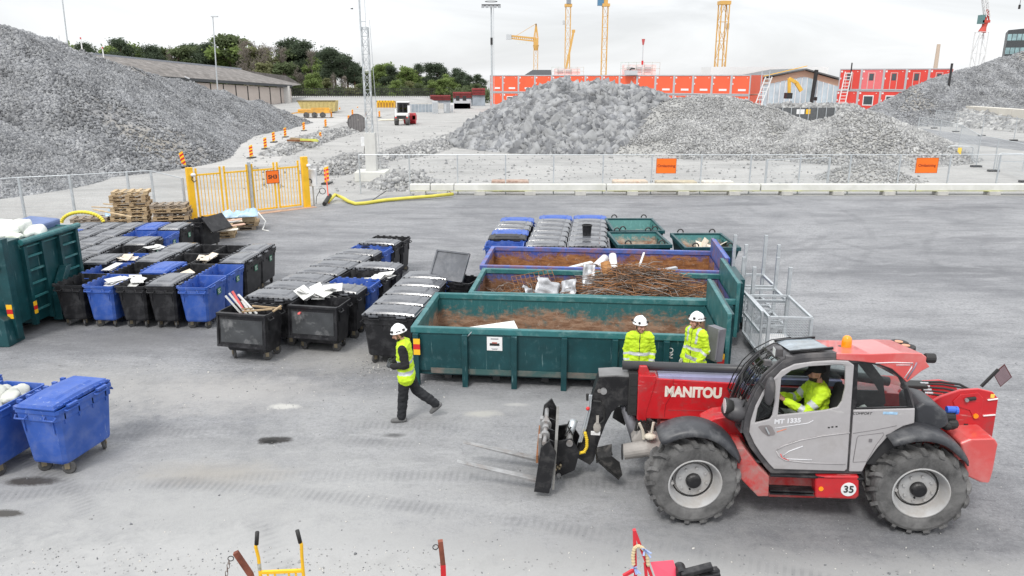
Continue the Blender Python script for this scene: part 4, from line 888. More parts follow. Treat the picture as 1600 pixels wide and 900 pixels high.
b=MB(); b.plate(XZ,Ls([(1184,666),(1187,664),(1201,663),(1206,666),(1211,676),(1209,679),(1199,680.5),(1190,674)],1.0),1.019,1.023); b.build('handle_recess',M('handle_grey',(.22,.2,.2),.5,var=.1),dr)
b=MB(); b.bar((*[L(1196,667,1.02)[0]],1.035,L(1196,667,1.02)[1]),(L(1201,677,1.02)[0],1.035,L(1201,677,1.02)[1]),.05,.02); b.build('handle',m_galv,dr,bev=.006)
c=L(1230.5,658,1.02); text('lettering','MT 1335',m_lg,.085,dr,frame((c[0],1.0215,c[1]),(-1,0,.1),(0,0,1)),ext=.002,sx=1.1,bold=.004)
c=L(1347,646,1.02); text('lettering','COMFORT',m_txt,.05,qp,frame((c[0],1.0215,c[1]),(-1,0,.03),(0,0,1)),ext=.002,shear=.25)
c=L(1391,645.5,1.02); b=MB(); b.box((c[0],1.022,c[1]),(.18,.004,.035)); b.build('sticker',M('pale_blue',(.35,.55,.75),.5,var=.3,vs=20),qp)
for px,py in ((1295,668),(1300.5,667),(1307,666.5)):
    c=L(px,py,1.02); MB().box((c[0],1.022,c[1]),(.025,.004,.018)).build('screw_cover',m_txt,dr)
b=MB(); c=L(1360,688,1.02); b.box((c[0],1.024,c[1]),(.04,.008,.045)); b.build('latch',m_dg,qp)
# sill
b=MB(); p0=L(1203,740,1.0); p1=L(1350,741,1.0); b.bb(p1[0],p0[0],.6,1.03,p0[1]-.035,p0[1]); b.build('sill',m_blk,T,bev=.01)
# other cab walls
fy=.08; SH=.15
la=Ls([(1161,676),(1164,655),(1170,638),(1182,612),(1198,588),(1224,565)],1.0)
b=MB(); b.sheet([[V((x,.955,z)) for x,z in la],[V((x,fy,z-SH)) for x,z in la]]); b.build('windscreen',m_gl,T,smooth=True)
b=MB()
for y in (fy,.93):   # windscreen pillars and cross bars
    for a,c in zip(la[:-1],la[1:]): d_=SH if y<.5 else 0; b.bar((a[0],y,a[1]-d_),(c[0],y,c[1]-d_),.045,.045,up=(0,1,0))
b.bar((la[-1][0],fy,la[-1][1]-SH),(la[-1][0],.955,la[-1][1]),.06,.05); b.bar((la[0][0],fy,la[0][1]-SH),(la[0][0],.955,la[0][1]),.05,.05); b.build('windscreen_frame',m_cabdk,T)
x0,z0=L(1212,738,1.); xr,_=L(1350,660,1.); xt,zt=L(1334,556,1.)
b=MB(); lw=Ls([(1164,655),(1176,625),(1198,590),(1224,567),(1308,556),(1390,570),(1424,615),(1428,660),(1350,738),(1205,738),(1170,690)],1.0)
hole=[(-1.15,1.72),(-1.05,2.15),(-.95,2.28),(-1.8,2.33),(-2.25,2.3),(-2.6,1.75)]
hole=[(-.78,1.62),(-1.0,2.1),(-1.15,2.28),(-1.75,2.32),(-1.85,1.62)]; hole2=[(-1.95,1.62),(-1.95,2.3),(-2.3,2.2),(-2.6,1.85),(-2.65,1.62)]
lw=[(x,z-SH*min(1,max(0,(z-.9)/.8))) for x,z in lw]; hole=[(x,z-SH) if z>1.7 else (x,z) for x,z in hole]; hole2=[(x,z-SH) if z>1.7 else (x,z) for x,z in hole2]
b.plate(XZ,lw,fy,fy+.03,[hole,hole2]); b.build('far_side_wall',m_cabdk,T)
b=MB(); b.add([(x,fy+.01,z) for x,z in hole],[tuple(range(len(hole)))]); b.add([(x,fy+.01,z) for x,z in hole2],[tuple(range(len(hole2)))]); b.build('far_side_window',m_gl,T)
b=MB(); b.bb(-2.0,-.72,fy+.03,.95,.86,.9); b.bb(-2.75,-1.98,fy+.03,.95,.9,1.42); b.hexa([(-.72,fy+.03,.9),(-.72,.5,.9),(-1.0,.5,.9),(-1.0,fy+.03,.9),(-.74,fy+.03,1.35),(-.74,.5,1.35),(-.98,.5,1.45),(-.98,fy+.03,1.45)]); b.build('cab_interior',M('cab_trim',(.03,.03,.032),.7,var=.2),T,bev=.02)
b=MB(); b.bb(-1.85,-1.35,.3,.78,1.12,1.28); b.hexa([(-1.95,.32,1.25),(-1.8,.32,1.25),(-1.8,.76,1.25),(-1.95,.76,1.25),(-2.05,.34,1.85),(-1.95,.34,1.85),(-1.95,.74,1.85),(-2.05,.74,1.85)]); b.bb(-1.8,-1.4,.38,.7,.9,1.12); b.build('driver_seat',M('seat_fabric',(.045,.045,.05),.85,var=.2),T,bev=.04,seg=3)
sc_c=V((-1.09,.53,1.5)); sn=V((.46,0,-.89)).normalized(); sd1=V((0,1,0)); sd2=sn.cross(sd1)
sw=lambda t,r:sc_c+sd1*(r*math.cos(t))+sd2*(r*math.sin(t))
b=MB(); b.tube([sw(t,.185) for t in np.linspace(0,2*PI,25)[:-1]],.016,8,closed=True)
for t in (.4,PI-.4,-PI/2): b.bar(sc_c,sw(t,.18),.03,.015)
b.tube([sc_c,sc_c+sn*.1,V((-.82,.53,1.2))],.03,8); b.build('steering_wheel',m_txt,T,smooth=True)
b=MB(); 
b.sheet([[V((-2.15-.28*t,y+.05*math.sin(5*t),1.44+.16*math.sin(PI*t)*(1-.3*abs(y-.7)))) for t in np.linspace(0,1,6)] for y in np.linspace(.5,.92,5)]); b.build('papers',m_white,T)
# roof: skylight and red cap
rfz=lambda x:2.47
sk=Ls([(1224,565),(1240,558),(1256,555),(1308,552)],1.0)
b=MB(); b.sheet([[V((x,.985,z+.002)) for x,z in sk],[V((x,.05,z+.015-SH)) for x,z in sk]]); o=b.build('roof_frame',m_cabdk,T); solid(o,.05,-1)
b=MB(); s2=Ls([(1240,557),(1256,553.5),(1300,551)],1.0); b.sheet([[V((x,.86,z+.02)) for x,z in s2],[V((x,.16,z+.03-SH*.86)) for x,z in s2]]); b.build('skylight',M('skylight_glass',(.27,.32,.36),.14,var=.35,vs=5,spec=.5,coat=.15),T)
b=MB()
for y,d_ in ((.88,.02),(.14,SH*.86)): b.bar((s2[0][0]+.02,y,s2[0][1]+.04-d_),(s2[-1][0]-.05,y,s2[-1][1]+.04-d_),.035,.03)
b.build('roof_bar',m_blk,T)
cap=[(1307,552),(1307,562),(1342,564.5),(1371,568),(1394,576.5),(1409,589.5),(1417,597.5),(1428,589),(1441,579),(1453,573),(1447,565),(1448,558),(1440,552),(1410,551),(1360,553)]
cp=Ls(cap,1.0); b=MB(); 
prof=[(.985,.0),(.93,.028),(.8,.05),(.3,.05),(.12,.035),(.06,.0)]
b.plate(lambda a,b_,t:(a,t,b_-SH*(1.005-t)/.95),cp,.05,1.005); rc=b.build('roof_cap',m_roofred,T,bev=.05,seg=4)
for px,py in ((1405,537.5),(1416,543.5)):
    zt=2.24; d=V(ray(px,py)); 
    # intersect view ray with the cap top
    p=V((0,0,CH))+d*((zt-CH)/d.z); q=p-TO; lx,ly=q.dot(TF),q.dot(TL)
    b=MB(); b.cyl((lx,ly,zt-.12),(lx,ly,zt+.03),.125,.12,n=20); b.cyl((lx,ly,zt+.03),(lx,ly,zt+.035),.07,n=16); o=b.build('air_vent',[m_txt],rc)
    MB().cyl((lx+.01,ly,zt+.035),(lx+.01,ly,zt+.042),.055,n=14).build('vent_cap',M('vent_copper',(.55,.28,.17),.5),o)
b=MB(); c=L(1451,559.5,.7); b.cyl((c[0]+.05,.7,c[1]),(c[0]-.08,.7,c[1]),.065,n=14); b.build('rear_work_light',m_txt,T,bev=.015)
ribbon(rc,'decal_line',[(1368,567),(1395,566),(1426,567),(1424,574),(1413,590)],1,.007,m_lg,off=1.007); ribbon(rc,'decal_line',[(1400,570),(1422,570)],1,.005,m_lg,off=1.007); ribbon(rc,'decal_line',[(1432,566),(1429,573),(1417,592)],1,.012,M('decal_violet',(.3,.22,.27),.5),off=1.006)
# beacon
c=V((0,0,CH))+V(ray(1322,544))*((2.4-CH)/V(ray(1322,544)).z)-TO; bx,by=c.dot(TF),c.dot(TL)
b=MB(); b.bb(bx-.09,bx+.09,by-.08,by+.08,2.3,2.42); bb_=b.build('beacon_base',m_cabdk,T,bev=.02)
b=MB(); b.lathe([(0,.16),(.03,.155),(.055,.13),(.065,.08),(.068,0)],(bx,by,2.42),'z',18); b.build('beacon',M('beacon_orange',(.95,.3,.005),.15,var=.1,coat=.5),T,smooth=True)
# front work light on the roof
c=V((0,0,CH))+V(ray(1216,547))*((2.42-CH)/V(ray(1216,547)).z)-TO; lx,ly=c.dot(TF),c.dot(TL)
b=MB(); b.box((lx,ly,2.4),(.1,.14,.13)); wl=b.build('work_light',m_cabdk,T,bev=.015); MB().box((lx+.052,ly,2.4),(.006,.11,.1)).build('lens',M('lamp_lens',(.7,.72,.72),.2,var=.05),wl)
for px,py in ((1232,563),(1199,570)):
    c=L(px,py,.95); MB().box((c[0],.95,c[1]+.03),(.09,.07,.08)).build('corner_light',m_cabdk,T,bev=.01)
# windscreen guard bars
gpx=[(1143,622),(1137,607),(1146,585),(1160,563),(1180,544),(1205,531),(1236,527)]
gl=[L(px,py,fy) for px,py in gpx]
b=MB()
for y in np.linspace(fy,.93,7): b.tube([V((x,y,z)) for x,z in gl[1:]],.0085,6)
for a in (gl[1],gl[4]): b.tube([V((a[0],fy,a[1])),V((a[0],.93,a[1]))],.009,6)
b.tube([V((gl[1][0],.93,gl[1][1])),V((gl[1][0]-.35,.93,gl[1][1]-.22))],.012,6); b.tube([V((gl[1][0],fy,gl[1][1])),V((gl[1][0]-.35,fy,gl[1][1]-.22))],.012,6)
b.tube([V((gl[1][0],.5,gl[1][1])),V((gl[1][0]-.02,.5,gl[1][1]-.3))],.012,6); b.build('windscreen_guard',m_blk,T,smooth=True)
# wiper, mirror
b=MB(); b.bar((la[1][0]+.03,.55,la[1][1]),(la[3][0]+.05,.4,la[3][1]),.02,.02); b.build('wiper',m_txt,T)
c=L(1203,611,1.12); b=MB(); b.ball((c[0],1.12,c[1]),(.07,.05,.2),12,10); mr=b.build('mirror',m_cabdk,T,smooth=True)
MB().tube([(c[0]+.05,1.1,c[1]+.02),(c[0]+.1,.98,c[1]+.05)],.015,6).build('mirror_arm',m_txt,mr)
# ---- headlamp and front cowl
c=L(1150,640,.8); b=MB(); b.ball((c[0],.8,c[1]),(.2,.2,.15),14,10); b.ball((c[0]-.12,.75,c[1]-.06),(.2,.2,.17),14,10); b.build('front_cowl',m_cabdk,T,smooth=True)
c=L(1136,634,.9); b=MB(); b.lathe([(.0,-.1),(.07,-.08),(.11,-.0),(.115,.03),(.1,.03)],(c[0],.9,c[1]),'x',18); hl=b.build('headlight',m_txt,T,smooth=True); MB().cyl((c[0]+.025,.9,c[1]),(c[0]+.035,.9,c[1]),.1,n=18).build('lens',M('lamp_lens',(.7,.72,.72),.2),hl)
# ---- fenders
def fender(cx,a0,a1,r0,r1,y0,y1):
    b=MB(); g=[]
    for i in range(15):
        t=i/14; a=a0+(a1-a0)*t; r=r0+(r1-r0)*t+.04*math.sin(PI*t); g.append([])
        tp=min(1,.45+1.6*math.sin(PI*min(1,t*1.0+.05)))
        for j,(y,dr_) in enumerate(((y0,-.02),(y0+.06,0),((y0+y1)/2,.012),(y1-.07,0),(y1-.02,-.03),(y1,-.09*tp))):
            g[-1].append(V((cx+(r+dr_)*math.cos(a),y,TR+(r+dr_)*math.sin(a))))
    b.sheet(g); o=b.build('fender',m_fend,T,smooth=True); solid(o,.02); return o
fender(.02,R(52),R(148),.80,.70,.72,1.2); fender(-2.93,R(56),R(139),.88,.70,.70,1.2); 
o=fender(.02,R(52),R(148),.80,.70,-1.2,-.72)
# ---- boom
by0,by1=-.42,-.02
f0,f1=L(997,590,by1),L(995,654,by1); r0,r1=(-3.75,1.62),(-3.75,1.12)
b=MB(); b.plate(XZ,[f0,f1,(-3.3,f1[1]+.0),(-3.75,1.0),(-3.85,1.2),(-3.7,1.36),(-3.0,f0[1]-.13)],by0,by1); bo=b.build('boom',m_tred,T,bev=.02,seg=2)
e0=L(1026,590,by1)
b=MB(); b.plate(XZ,[(f0[0],f0[1]+.03),(f1[0],f1[1]-.03),(f1[0]-.14,f1[1]-.03),(f1[0]-.14,f1[1]+.12),(e0[0],f0[1]-.02),(e0[0],f0[1]+.03)],by0-.012,by1+.012); b.build('boom_collar',m_tred,T,bev=.012)
b=MB(); b.plate(XZ,[(f0[0]+.003,f0[1]+.0),(f0[0]-.02,f0[1]+.15),(f0[0]-.13,f0[1]+.15),(f0[0]-.2,f0[1]+.0)],by0+.14,by1-.06); b.build('hose_bracket',m_tred,T,bev=.01)
b=MB(); b.tube([(f0[0]+.22,-.2,f0[1]+.12),(-2.0,-.2,f0[1]+.1),(-2.9,-.2,f0[1]-.02)],.068,16); b.build('hose_guard_tube',M('tube_black',(.04,.04,.043),.4,var=.2),T,smooth=True)
b=MB(); b.bb(-2.2,f0[0]-.3,-.38,-.05,f0[1]-.06,f0[1]+.02); b.build('boom_top_strip',M('strip_violet',(.3,.3,.45),.4,var=.2),T)
c=L(1083,613.5,by1); text('lettering','MANITOU',M('lettering_cream',(.72,.7,.62),.5,var=.1,dirt=(.4,.1,.1),ds=6,dth=.7,damt=.8),.215,bo,frame((c[0],by1+.003,c[1]),(-1,0,.0),(0,0,1)),ext=.002,sx=.83,bold=.011)
b=MB()
for l_ in ([(1052,592),(1052,612),(1040,632),(1038,652)],[(1044,641),(1130,642)]): b.tube([V((x,by1+.002,z)) for x,z in Ls(l_,by1)],.004,5)
b.build('boom_seam',M('seam_dark_red',(.22,.01,.015),.5),bo)
# inner boom sections
b=MB(); b.plate(XZ,[(f0[0]+.16,f0[1]-.03),(f0[0]+.16,f1[1]+.08),(f0[0]-.1,f1[1]+.05),(f0[0]-.1,f0[1]-.02)],by0+.05,by1-.05); b.build('inner_boom',m_blk,T,bev=.012)
b=MB(); b.bb(f0[0]+.0,f0[0]+.13,by0+.0,by1-.0,f1[1]+.05,f0[1]+.05)
for k in range(4): b.bb(f0[0]+.01,f0[0]+.1,by0-.01,by1+.01,f1[1]+.1+.14*k,f1[1]+.18+.14*k)
b.build('slide_block',m_txt,T)
# gooseneck head
hd=[(936,589),(928,612),(919,648),(908,690),(900,715),(922,727),(928,720),(936,690),(946,664),(956,645),(968,634),(992,634),(993,590),(962,588)]
b=MB(); b.plate(XZ,Ls(hd,-.06),-.36,-.06); hdo=b.build('boom_head',m_blk,T,bev=.02,seg=2)
ht=Ls([(936,588.5),(962,587),(992,589)],-.06); b=MB(); b.sheet([[V((x,-.05,z+.004)) for x,z in ht],[V((x,-.37,z+.004)) for x,z in ht]]); o=b.build('head_top_plate',M('dusty_steel',(.2,.2,.2),.6,.2,var=.2),T); solid(o,.02)
c=L(943,611,-.05); b=MB(); b.cyl((c[0],-.4,c[1]),(c[0],-.03,c[1]),.05,n=16); b.cyl((c[0]+.06,-.06,c[1]-.0),(c[0]+.06,-.04,c[1]),.03,n=12); b.build('pivot_pin',m_steel,T)
c=L(930.5,677,-.05); MB().box((c[0],-.056,c[1]),(.14,.006,.065)).build('sticker',M('sticker_white',(.75,.75,.75),.5,var=.25,vs=30),hdo)
c=L(933,668,-.05); b=MB(); b.ball((c[0],-.05,c[1]),(.06,.02,.09),10,6); b.bb(c[0]-.02,c[0]+.02,-.05,-.02,c[1]+.08,c[1]+.2); b.build('coupling',M('dusty_fitting',(.35,.33,.3),.6,var=.3),T)
# hydraulic couplers and hoses on the head
b=MB(); 
for dx,r_ in ((0,.018),(.05,.014)):
    p=[L(921+dx*60,617,-.02),L(919+dx*60,640,-.02),L(913+dx*60,665,-.02),L(905+dx*60,690,-.02)]; b.tube([V((x,-.01,z)) for x,z in p],r_,8)
b.build('coupler_pipe',m_galv,T,smooth=True)
b=MB(); p=[L(q[0],q[1],-.02) for q in ((927,626),(938,627),(944,640),(944,655),(937,662))]; b.tube([V((x,-.01,z)) for x,z in p],.014,8); p=[L(q[0],q[1],-.02) for q in ((918,615),(918,625))]; b.tube([V((x,-.01,z)) for x,z in p],.022,8); b.build('hydraulic_hose',m_txt,T,smooth=True)
c=L(918.5,638,0); MB().ball((c[0],.01,c[1]),.03,8,6).build('red_cap',m_red,T)
# crowd cylinder from head to axle frame
p=L(978,632,-.2); q=L(1000,702,-.2); b=MB(); b.tube([(p[0],-.2,p[1]),(q[0],-.2,q[1])],.095,14); b.build('lift_cylinder',M('cylinder_grey',(.2,.2,.22),.4,.3,var=.2),T,smooth=True)
b=MB(); b.plate(XZ,Ls([(961,636),(970,634),(978,660),(976,664),(957,652)],-.4),-.42,-.38); b.build('cylinder_bracket',m_blk,T)
# front axle housing, stabiliser leg with its pad
c0=L(974,706,.15); c1=L(1010,700,.15); c2=L(1045,705,.1)
b=MB(); b.tube([(c0[0],.15,c0[1]),(c1[0],.15,c1[1]),(c2[0],.12,c2[1])],[.115,.125,.14],18); b.build('stabiliser_leg',M('dusty_grey',(.33,.31,.29),.8,var=.25),T)
MB().cyl((c0[0]+.01,.15,c0[1]),(c0[0]+.025,.15,c0[1]),.118,n=20).build('leg_cap',m_txt,T)
b=MB(); b.plate(XZ,Ls([(932,718),(955,714),(968,724),(972,742),(967,748),(950,736)],.3),.27,.3); b.plate(XZ,Ls([(932,716),(938,706),(955,703),(957,712)],.05),.0,.03); b.add([(x,y,z) for (x,z),y in zip(Ls([(931,718),(955,714.5),(957,703),(934,708)],.2),(.3,.3,.02,.02))],[(0,1,2,3)]); o=b.build('stabiliser_pad',M('pad_black',(.018,.018,.018),.45,.3,var=.3,dirt=(.25,.23,.21),ds=6,dth=.62,damt=.5),T); solid(o,.012)
p=L(967,748,.3); q=L(932,718,.3); b=MB(); b.bar((p[0],.15,p[1]),(q[0],.15,q[1]),.34,.025); b.build('pad_foot',M('pad_black',(.05,.05,.05)),T)
b=MB(); b.plate(XZ,Ls([(986,690),(998,672),(1012,672),(1040,690),(1050,712),(1034,716),(1010,712)],.1),-.45,.1); b.build('axle_housing',M('dusty_grey',(.33,.31,.29)),T,bev=.03)
b=MB()
for s in range(5):
    p=[L(993+5*s,672+2*s,.1),L(996+6*s,655+3*s,.1),L(1006+5*s,665+4*s,.1),L(1018+3*s,690,.1)]; b.tube([V((x,.12-.05*s,z)) for x,z in p],.022,7)
b.build('axle_hoses',m_txt,T,smooth=True)
b=MB(); p=[L(999,661,.2),L(1004,672,.2),L(1006,686,.2)]; b.tube([V((x,.2,z)) for x,z in p],.022,6); p=[L(1021,660,.2),L(1018,677,.2)]; b.tube([V((x,.2,z)) for x,z in p],.02,6); c=L(1016,682,.2); b.ball((c[0],.2,c[1]),(.09,.07,.05),10,6); b.build('strap',M('strap_beige',(.6,.55,.46),.8,var=.15),T,smooth=True)
# ---- fork carriage and forks
s0=[(2.10,.80),(2.19,.10),(1.97,.08),(1.88,.73),(1.98,.92)]
b=MB(); b.plate(XZ,s0,.57,.62); b.build('carriage_side_plate',m_blk,T,bev=.006)
b=MB(); b.plate(XZ,[(x-.0,z+(.12 if z>.5 else 0)) for x,z in s0],-.62,-.57); b.build('carriage_side_plate',m_blk,T,bev=.006)
b=MB(); b.hexa([(1.93,-.57,.12),(1.90,-.57,.12),(1.90,.57,.12),(1.93,.57,.12),(1.9,-.57,.92),(1.86,-.57,.92),(1.86,.57,.92),(1.9,.57,.92)]); b.build('carriage_back',M('carriage_dusty',(.2,.195,.185),.8,var=.3,dirt=(.1,.1,.1),ds=4,damt=.5),T)
b=MB(); 
for y in (-.57,-.2,.16,.5): b.plate(XZ,[(2.0,.9),(2.1,.6),(2.12,.15),(1.95,.12),(1.88,.85)],y,y+.03)
b.build('carriage_rib',m_blk,T)
b=MB(); b.cyl((2.05,-.6,.86),(2.05,.6,.86),.033,n=12); b.cyl((2.05,-.18,.86),(2.05,.14,.86),.055,n=14); b.cyl((2.05,-.05,.86),(2.05,.02,.86),.085,n=14); b.cyl((2.05,.3,.86),(2.05,.38,.86),.07,n=14); b.build('fork_shaft',m_steel,T)
b=MB(); b.bb(2.14,2.17,-.5,.5,.5,.62); b.build('load_stop',m_rust,T)
for y in (.42,-.2):
    b=MB(); w_=.06; xs=[(2.12,.13,.05),(2.2,.16,.05),(3.36,.455,.012)]
    b.hexa([(2.1,y-w_,.15),(2.1,y+w_,.15),(3.32,y+w_*.7,.43),(3.32,y-w_*.7,.43),(2.1,y-w_,.2),(2.1,y+w_,.2),(3.34,y+w_*.7,.447),(3.34,y-w_*.7,.447)]); b.bb(2.09,2.14,y-w_,y+w_,.151,.9); b.build('fork',m_steel,T,bev=.006)
br=Ls([(872,690),(893,686),(906,706),(898,735),(872,746),(866,742)],.1)
for y0 in (.06,-.46): b=MB(); b.plate(XZ,br,y0,y0+.04); b.build('carriage_bracket',m_blk,T,bev=.006)
b=MB(); c=L(890,692,.1); b.cyl((c[0],-.5,c[1]),(c[0],.13,c[1]),.05,n=14); c=L(873,742,.1); b.cyl((c[0],-.5,c[1]),(c[0],.12,c[1]),.035,n=12); b.build('carriage_pin',m_steel,T)
p=L(897,660,-.2); q=L(886,690,-.2); b=MB(); b.tube([(p[0],-.2,p[1]+.03),(q[0],-.2,q[1])],.06,12); b.build('tilt_cylinder',m_galv,T,smooth=True)
b=MB(); rn=random.Random(9)
for k in range(6):
    p=L(893+rn.uniform(-6,6),668+rn.uniform(-4,4),-.1); q=L(885+rn.uniform(-4,8),690,-.1); b.tube([(p[0],-.1-.04*k,p[1]),((p[0]+q[0])/2+rn.uniform(-.06,.06),-.06-.04*k,(p[1]+q[1])/2),(q[0],-.1-.04*k,q[1])],.011,6)
b.build('carriage_hoses',m_txt,T,smooth=True)
c=L(872,731,.15); b=MB()
for k in range(8): b.ball((c[0]+rn.uniform(-.05,.07),.13+rn.uniform(-.02,.03),c[1]+rn.uniform(-.05,.05)),.022,6,4)
b.build('chain',M('brass_chain',(.4,.33,.22),.5,.5,var=.3),T)
pts=[L(*q,.05) for q in ((914,676),(917,688),(917,699),(913,707),(905,709),(899,706))]
pp=[]
for i in range(len(pts)-1):
    for t in np.linspace(0,1,8)[:-1]: pp.append(V((pts[i][0]+(pts[i+1][0]-pts[i][0])*t,.03,pts[i][1]+(pts[i+1][1]-pts[i][1])*t)))
b=MB(); b.tube(pp,[.02+.006*(i%2) for i in range(len(pp))],8); b.build('spiral_hose',M('hose_yellow',(.75,.52,.03),.5,var=.2),T)
# ---- rear: side plates, pivot, counterweight, engine cover
sp=[(1418,650),(1440,637),(1470,620),(1500,610),(1530,608),(1552,613),(1560,623),(1556,650),(1549,692),(1530,700),(1470,705),(1420,690)]
for y0,y1 in ((.42,.47),(-.62,-.57)): b=MB(); b.plate(XZ,[(x,z-(.3 if y0<0 else 0)) for x,z in Ls(sp,.47)],y0,y1); b.build('rear_side_plate',m_tred,T,bev=.01)
b=MB(); b.plate(XZ,Ls([(1488,627),(1500,616),(1528,613),(1536,622),(1534,640),(1530,655),(1522,655),(1514,640),(1490,633)],.47),.47,.485); b.build('pivot_plate',m_tred,T,bev=.008)
c=L(1509,624,.49); d=L(1525,622,.49); b=MB(); b.bar((c[0],.495,c[1]),(d[0],.495,d[1]),.045,.05); b.build('pivot_latch',m_txt,T,bev=.015); MB().cyl((c[0],.5,c[1]),(c[0],.53,c[1]),.025,n=12).build('bolt',m_steel,T)
c=L(1524.5,650,.49); MB().cyl((c[0],.486,c[1]),(c[0],.5,c[1]),.034,n=16).build('reflector',M('amber',(.9,.3,.01)),T)
for (a,c2) in (((1543,625),(1559,623)),((1536,649.5),(1555,648))):
    p=L(*a,.48);q=L(*c2,.48); MB().bar((p[0],.475,p[1]),(q[0],.475,q[1]),.012,.035,up=(0,1,0)).build('white_stripe',M('stripe_white',(.8,.8,.8),.5,var=.05),T)
p=L(1551,619,.48); MB().box((p[0],.475,p[1]),(.05,.012,.05)).build('yellow_mark',M('mark_yellow',(.85,.6,.1),.5),T)
p=L(1509,667,.48); MB().box((p[0],.472,p[1]),(.055,.01,.085)).build('opening',m_txt,T); 
for a in ((1495,675),(1520,667),(1528,669)): p=L(*a,.48); MB().cyl((p[0],.468,p[1]),(p[0],.474,p[1]),.02,n=10).build('hole',m_txt,T)
b=MB(); b.plate(XZ,Ls([(1497,690),(1512,684),(1552,683),(1557,692),(1549,735),(1544,752),(1528,751),(1508,742),(1505,715)],.85),-.9,.9); b.build('counterweight',m_roofred,T,bev=.06,seg=3)
b=MB(); b.bb(-3.85,-3.3,-.57,.42,.8,1.35); b.build('rear_frame',m_tredd,T)
p=L(1496,727,.86); MB().box((p[0],.9,p[1]),(.06,.01,.05)).build('warning_mark',M('mark_yellow',(.85,.6,.1)),T)
b=MB(); 
ec=Ls([(1426,634),(1440,626),(1462,631),(1478,643),(1482,660),(1460,672),(1428,672)],.8); b.plate(XZ,ec,.3,.86); b.build('side_intake_cover',m_fend,T,bev=.06,seg=4)
b=MB(); c=L(1478,650,.7); b.cyl((c[0]+.05,.7,c[1]),(c[0]-.1,.7,c[1]),.07,n=12); b.ball((c[0]-.08,.72,c[1]-.1),(.09,.08,.08),10,6); b.ball((c[0]-.02,.72,c[1]-.12),(.1,.08,.07),10,6); b.build('filter_pipes',m_txt,T,smooth=True)
c=L(1485,640,.7); b=MB(); b.cyl((c[0]-.06,.72,c[1]+.01),(c[0]+.06,.72,c[1]+.01),.045,n=12); b.cyl((c[0]-.08,.72,c[1]-.0),(c[0]-.05,.72,c[1]+.0),.055,n=12); b.build('blue_cap',M('cap_blue',(.04,.12,.55),.4),T)
b=MB(); b.plate(XZ,[(-2.6,.95),(-2.6,1.42),(-3.2,1.4),(-3.5,1.0)],.42,.9); b.build('inner_wheel_arch',m_tredd,T)
b=MB(); b.bb(-3.4,-.3,-1.0,-.5,.75,1.45); b.build('engine_hood',m_tredd,T,bev=.08,seg=3)
# valve block, hoses and rear mirror
c=L(1428,604,-.2); b=MB(); b.box((c[0],-.2,c[1]),(.3,.22,.12)); b.build('valve_block',m_txt,T,bev=.015); b=MB(); b.box((c[0]-.02,-.07,c[1]-.03),(.05,.03,.07)); b.build('valve_bracket',m_tred,T)
b=MB()
for k,(py,r_) in enumerate(((602,.018),(603,.014),(606,.016),(609,.013),(612,.016))):
    p=[L(1446,py-1,-.15),L(1475,py-1+k,-.15),L(1505,py+3+2*k,-.15),L(1530,py+16+k,-.15),L(1546,py+36,-.15)]; b.tube([V((x,-.25+.05*k,z)) for x,z in p],r_,7)
b.build('rear_hoses',m_txt,T,smooth=True)
b=MB(); 
for k in range(4): c=L(1448,603+3*k,-.1); b.cyl((c[0]+.05,-.2+.05*k,c[1]),(c[0]-.06,-.2+.05*k,c[1]),.018,n=8)
b.build('hose_fitting',m_galv,T)
b=MB(); p=L(1533,604,-.4); q=L(1560,577,-.4); b.bar((p[0],-.4,p[1]),(q[0],-.4,q[1]),.035,.035); rm=b.build('mirror_arm',m_txt,T)
c=L(1566.5,587,-.4); b=MB(); b.M=Matrix.Translation((c[0],-.4,c[1]))@Matrix.Rotation(R(-25),4,'Z'); s=.155
b.mat(0); b.hexa([(-s*.75,-.03,0),(0,-.03,-s*1.15),(s*.75,-.03,0),(0,-.03,s*1.15),(-s*.75,.0,0),(0,.0,-s*1.15),(s*.75,.0,0),(0,.0,s*1.15)]); b.build('rear_mirror',M('mirror_back',(.1,.03,.03),.4),rm)
b=MB(); b.M=Matrix.Translation((c[0],-.4,c[1]))@Matrix.Rotation(R(-25),4,'Z'); s=.14; b.add([(-s*.75,.004,0),(0,.004,-s*1.15),(s*.75,.004,0),(0,.004,s*1.15)],[(0,1,2,3)]); b.build('mirror_glass',M('mirror_glass',(.55,.4,.42),.05,1.,var=.1),rm)
# ============================================================ people
m_skin=M('skin',(.5,.27,.19),.55,var=.08); m_hair=M('dark_hair',(.03,.02,.015),.7); m_hv=M('hi_vis_yellow',(.52,.74,.02),.75,var=.16,vs=5,bump=.6,bs=7)
m_refl=M('reflective_band',(.5,.52,.54),.4,var=.06); m_helm=M('helmet_white',(.85,.85,.85),.3,var=.03,coat=.3); m_trd=M('trousers_black',(.011,.012,.015),.8,var=.3,bump=.5,bs=9); m_trg=M('trousers_grey',(.3,.31,.31),.8,var=.15,bump=.5,bs=9)
m_boot=M('boot_grey',(.13,.13,.13),.7,var=.3); m_swt=M('sweater_black',(.009,.009,.01),.85,var=.3,bump=.5,bs=9); m_glv=M('glove_dark',(.05,.055,.06),.8,var=.3); m_glg=M('glove_pale',(.4,.4,.38),.8,var=.25); m_lips=M('lips',(.4,.15,.13),.5); m_eye=M('eye_dark',(.03,.02,.02),.3)
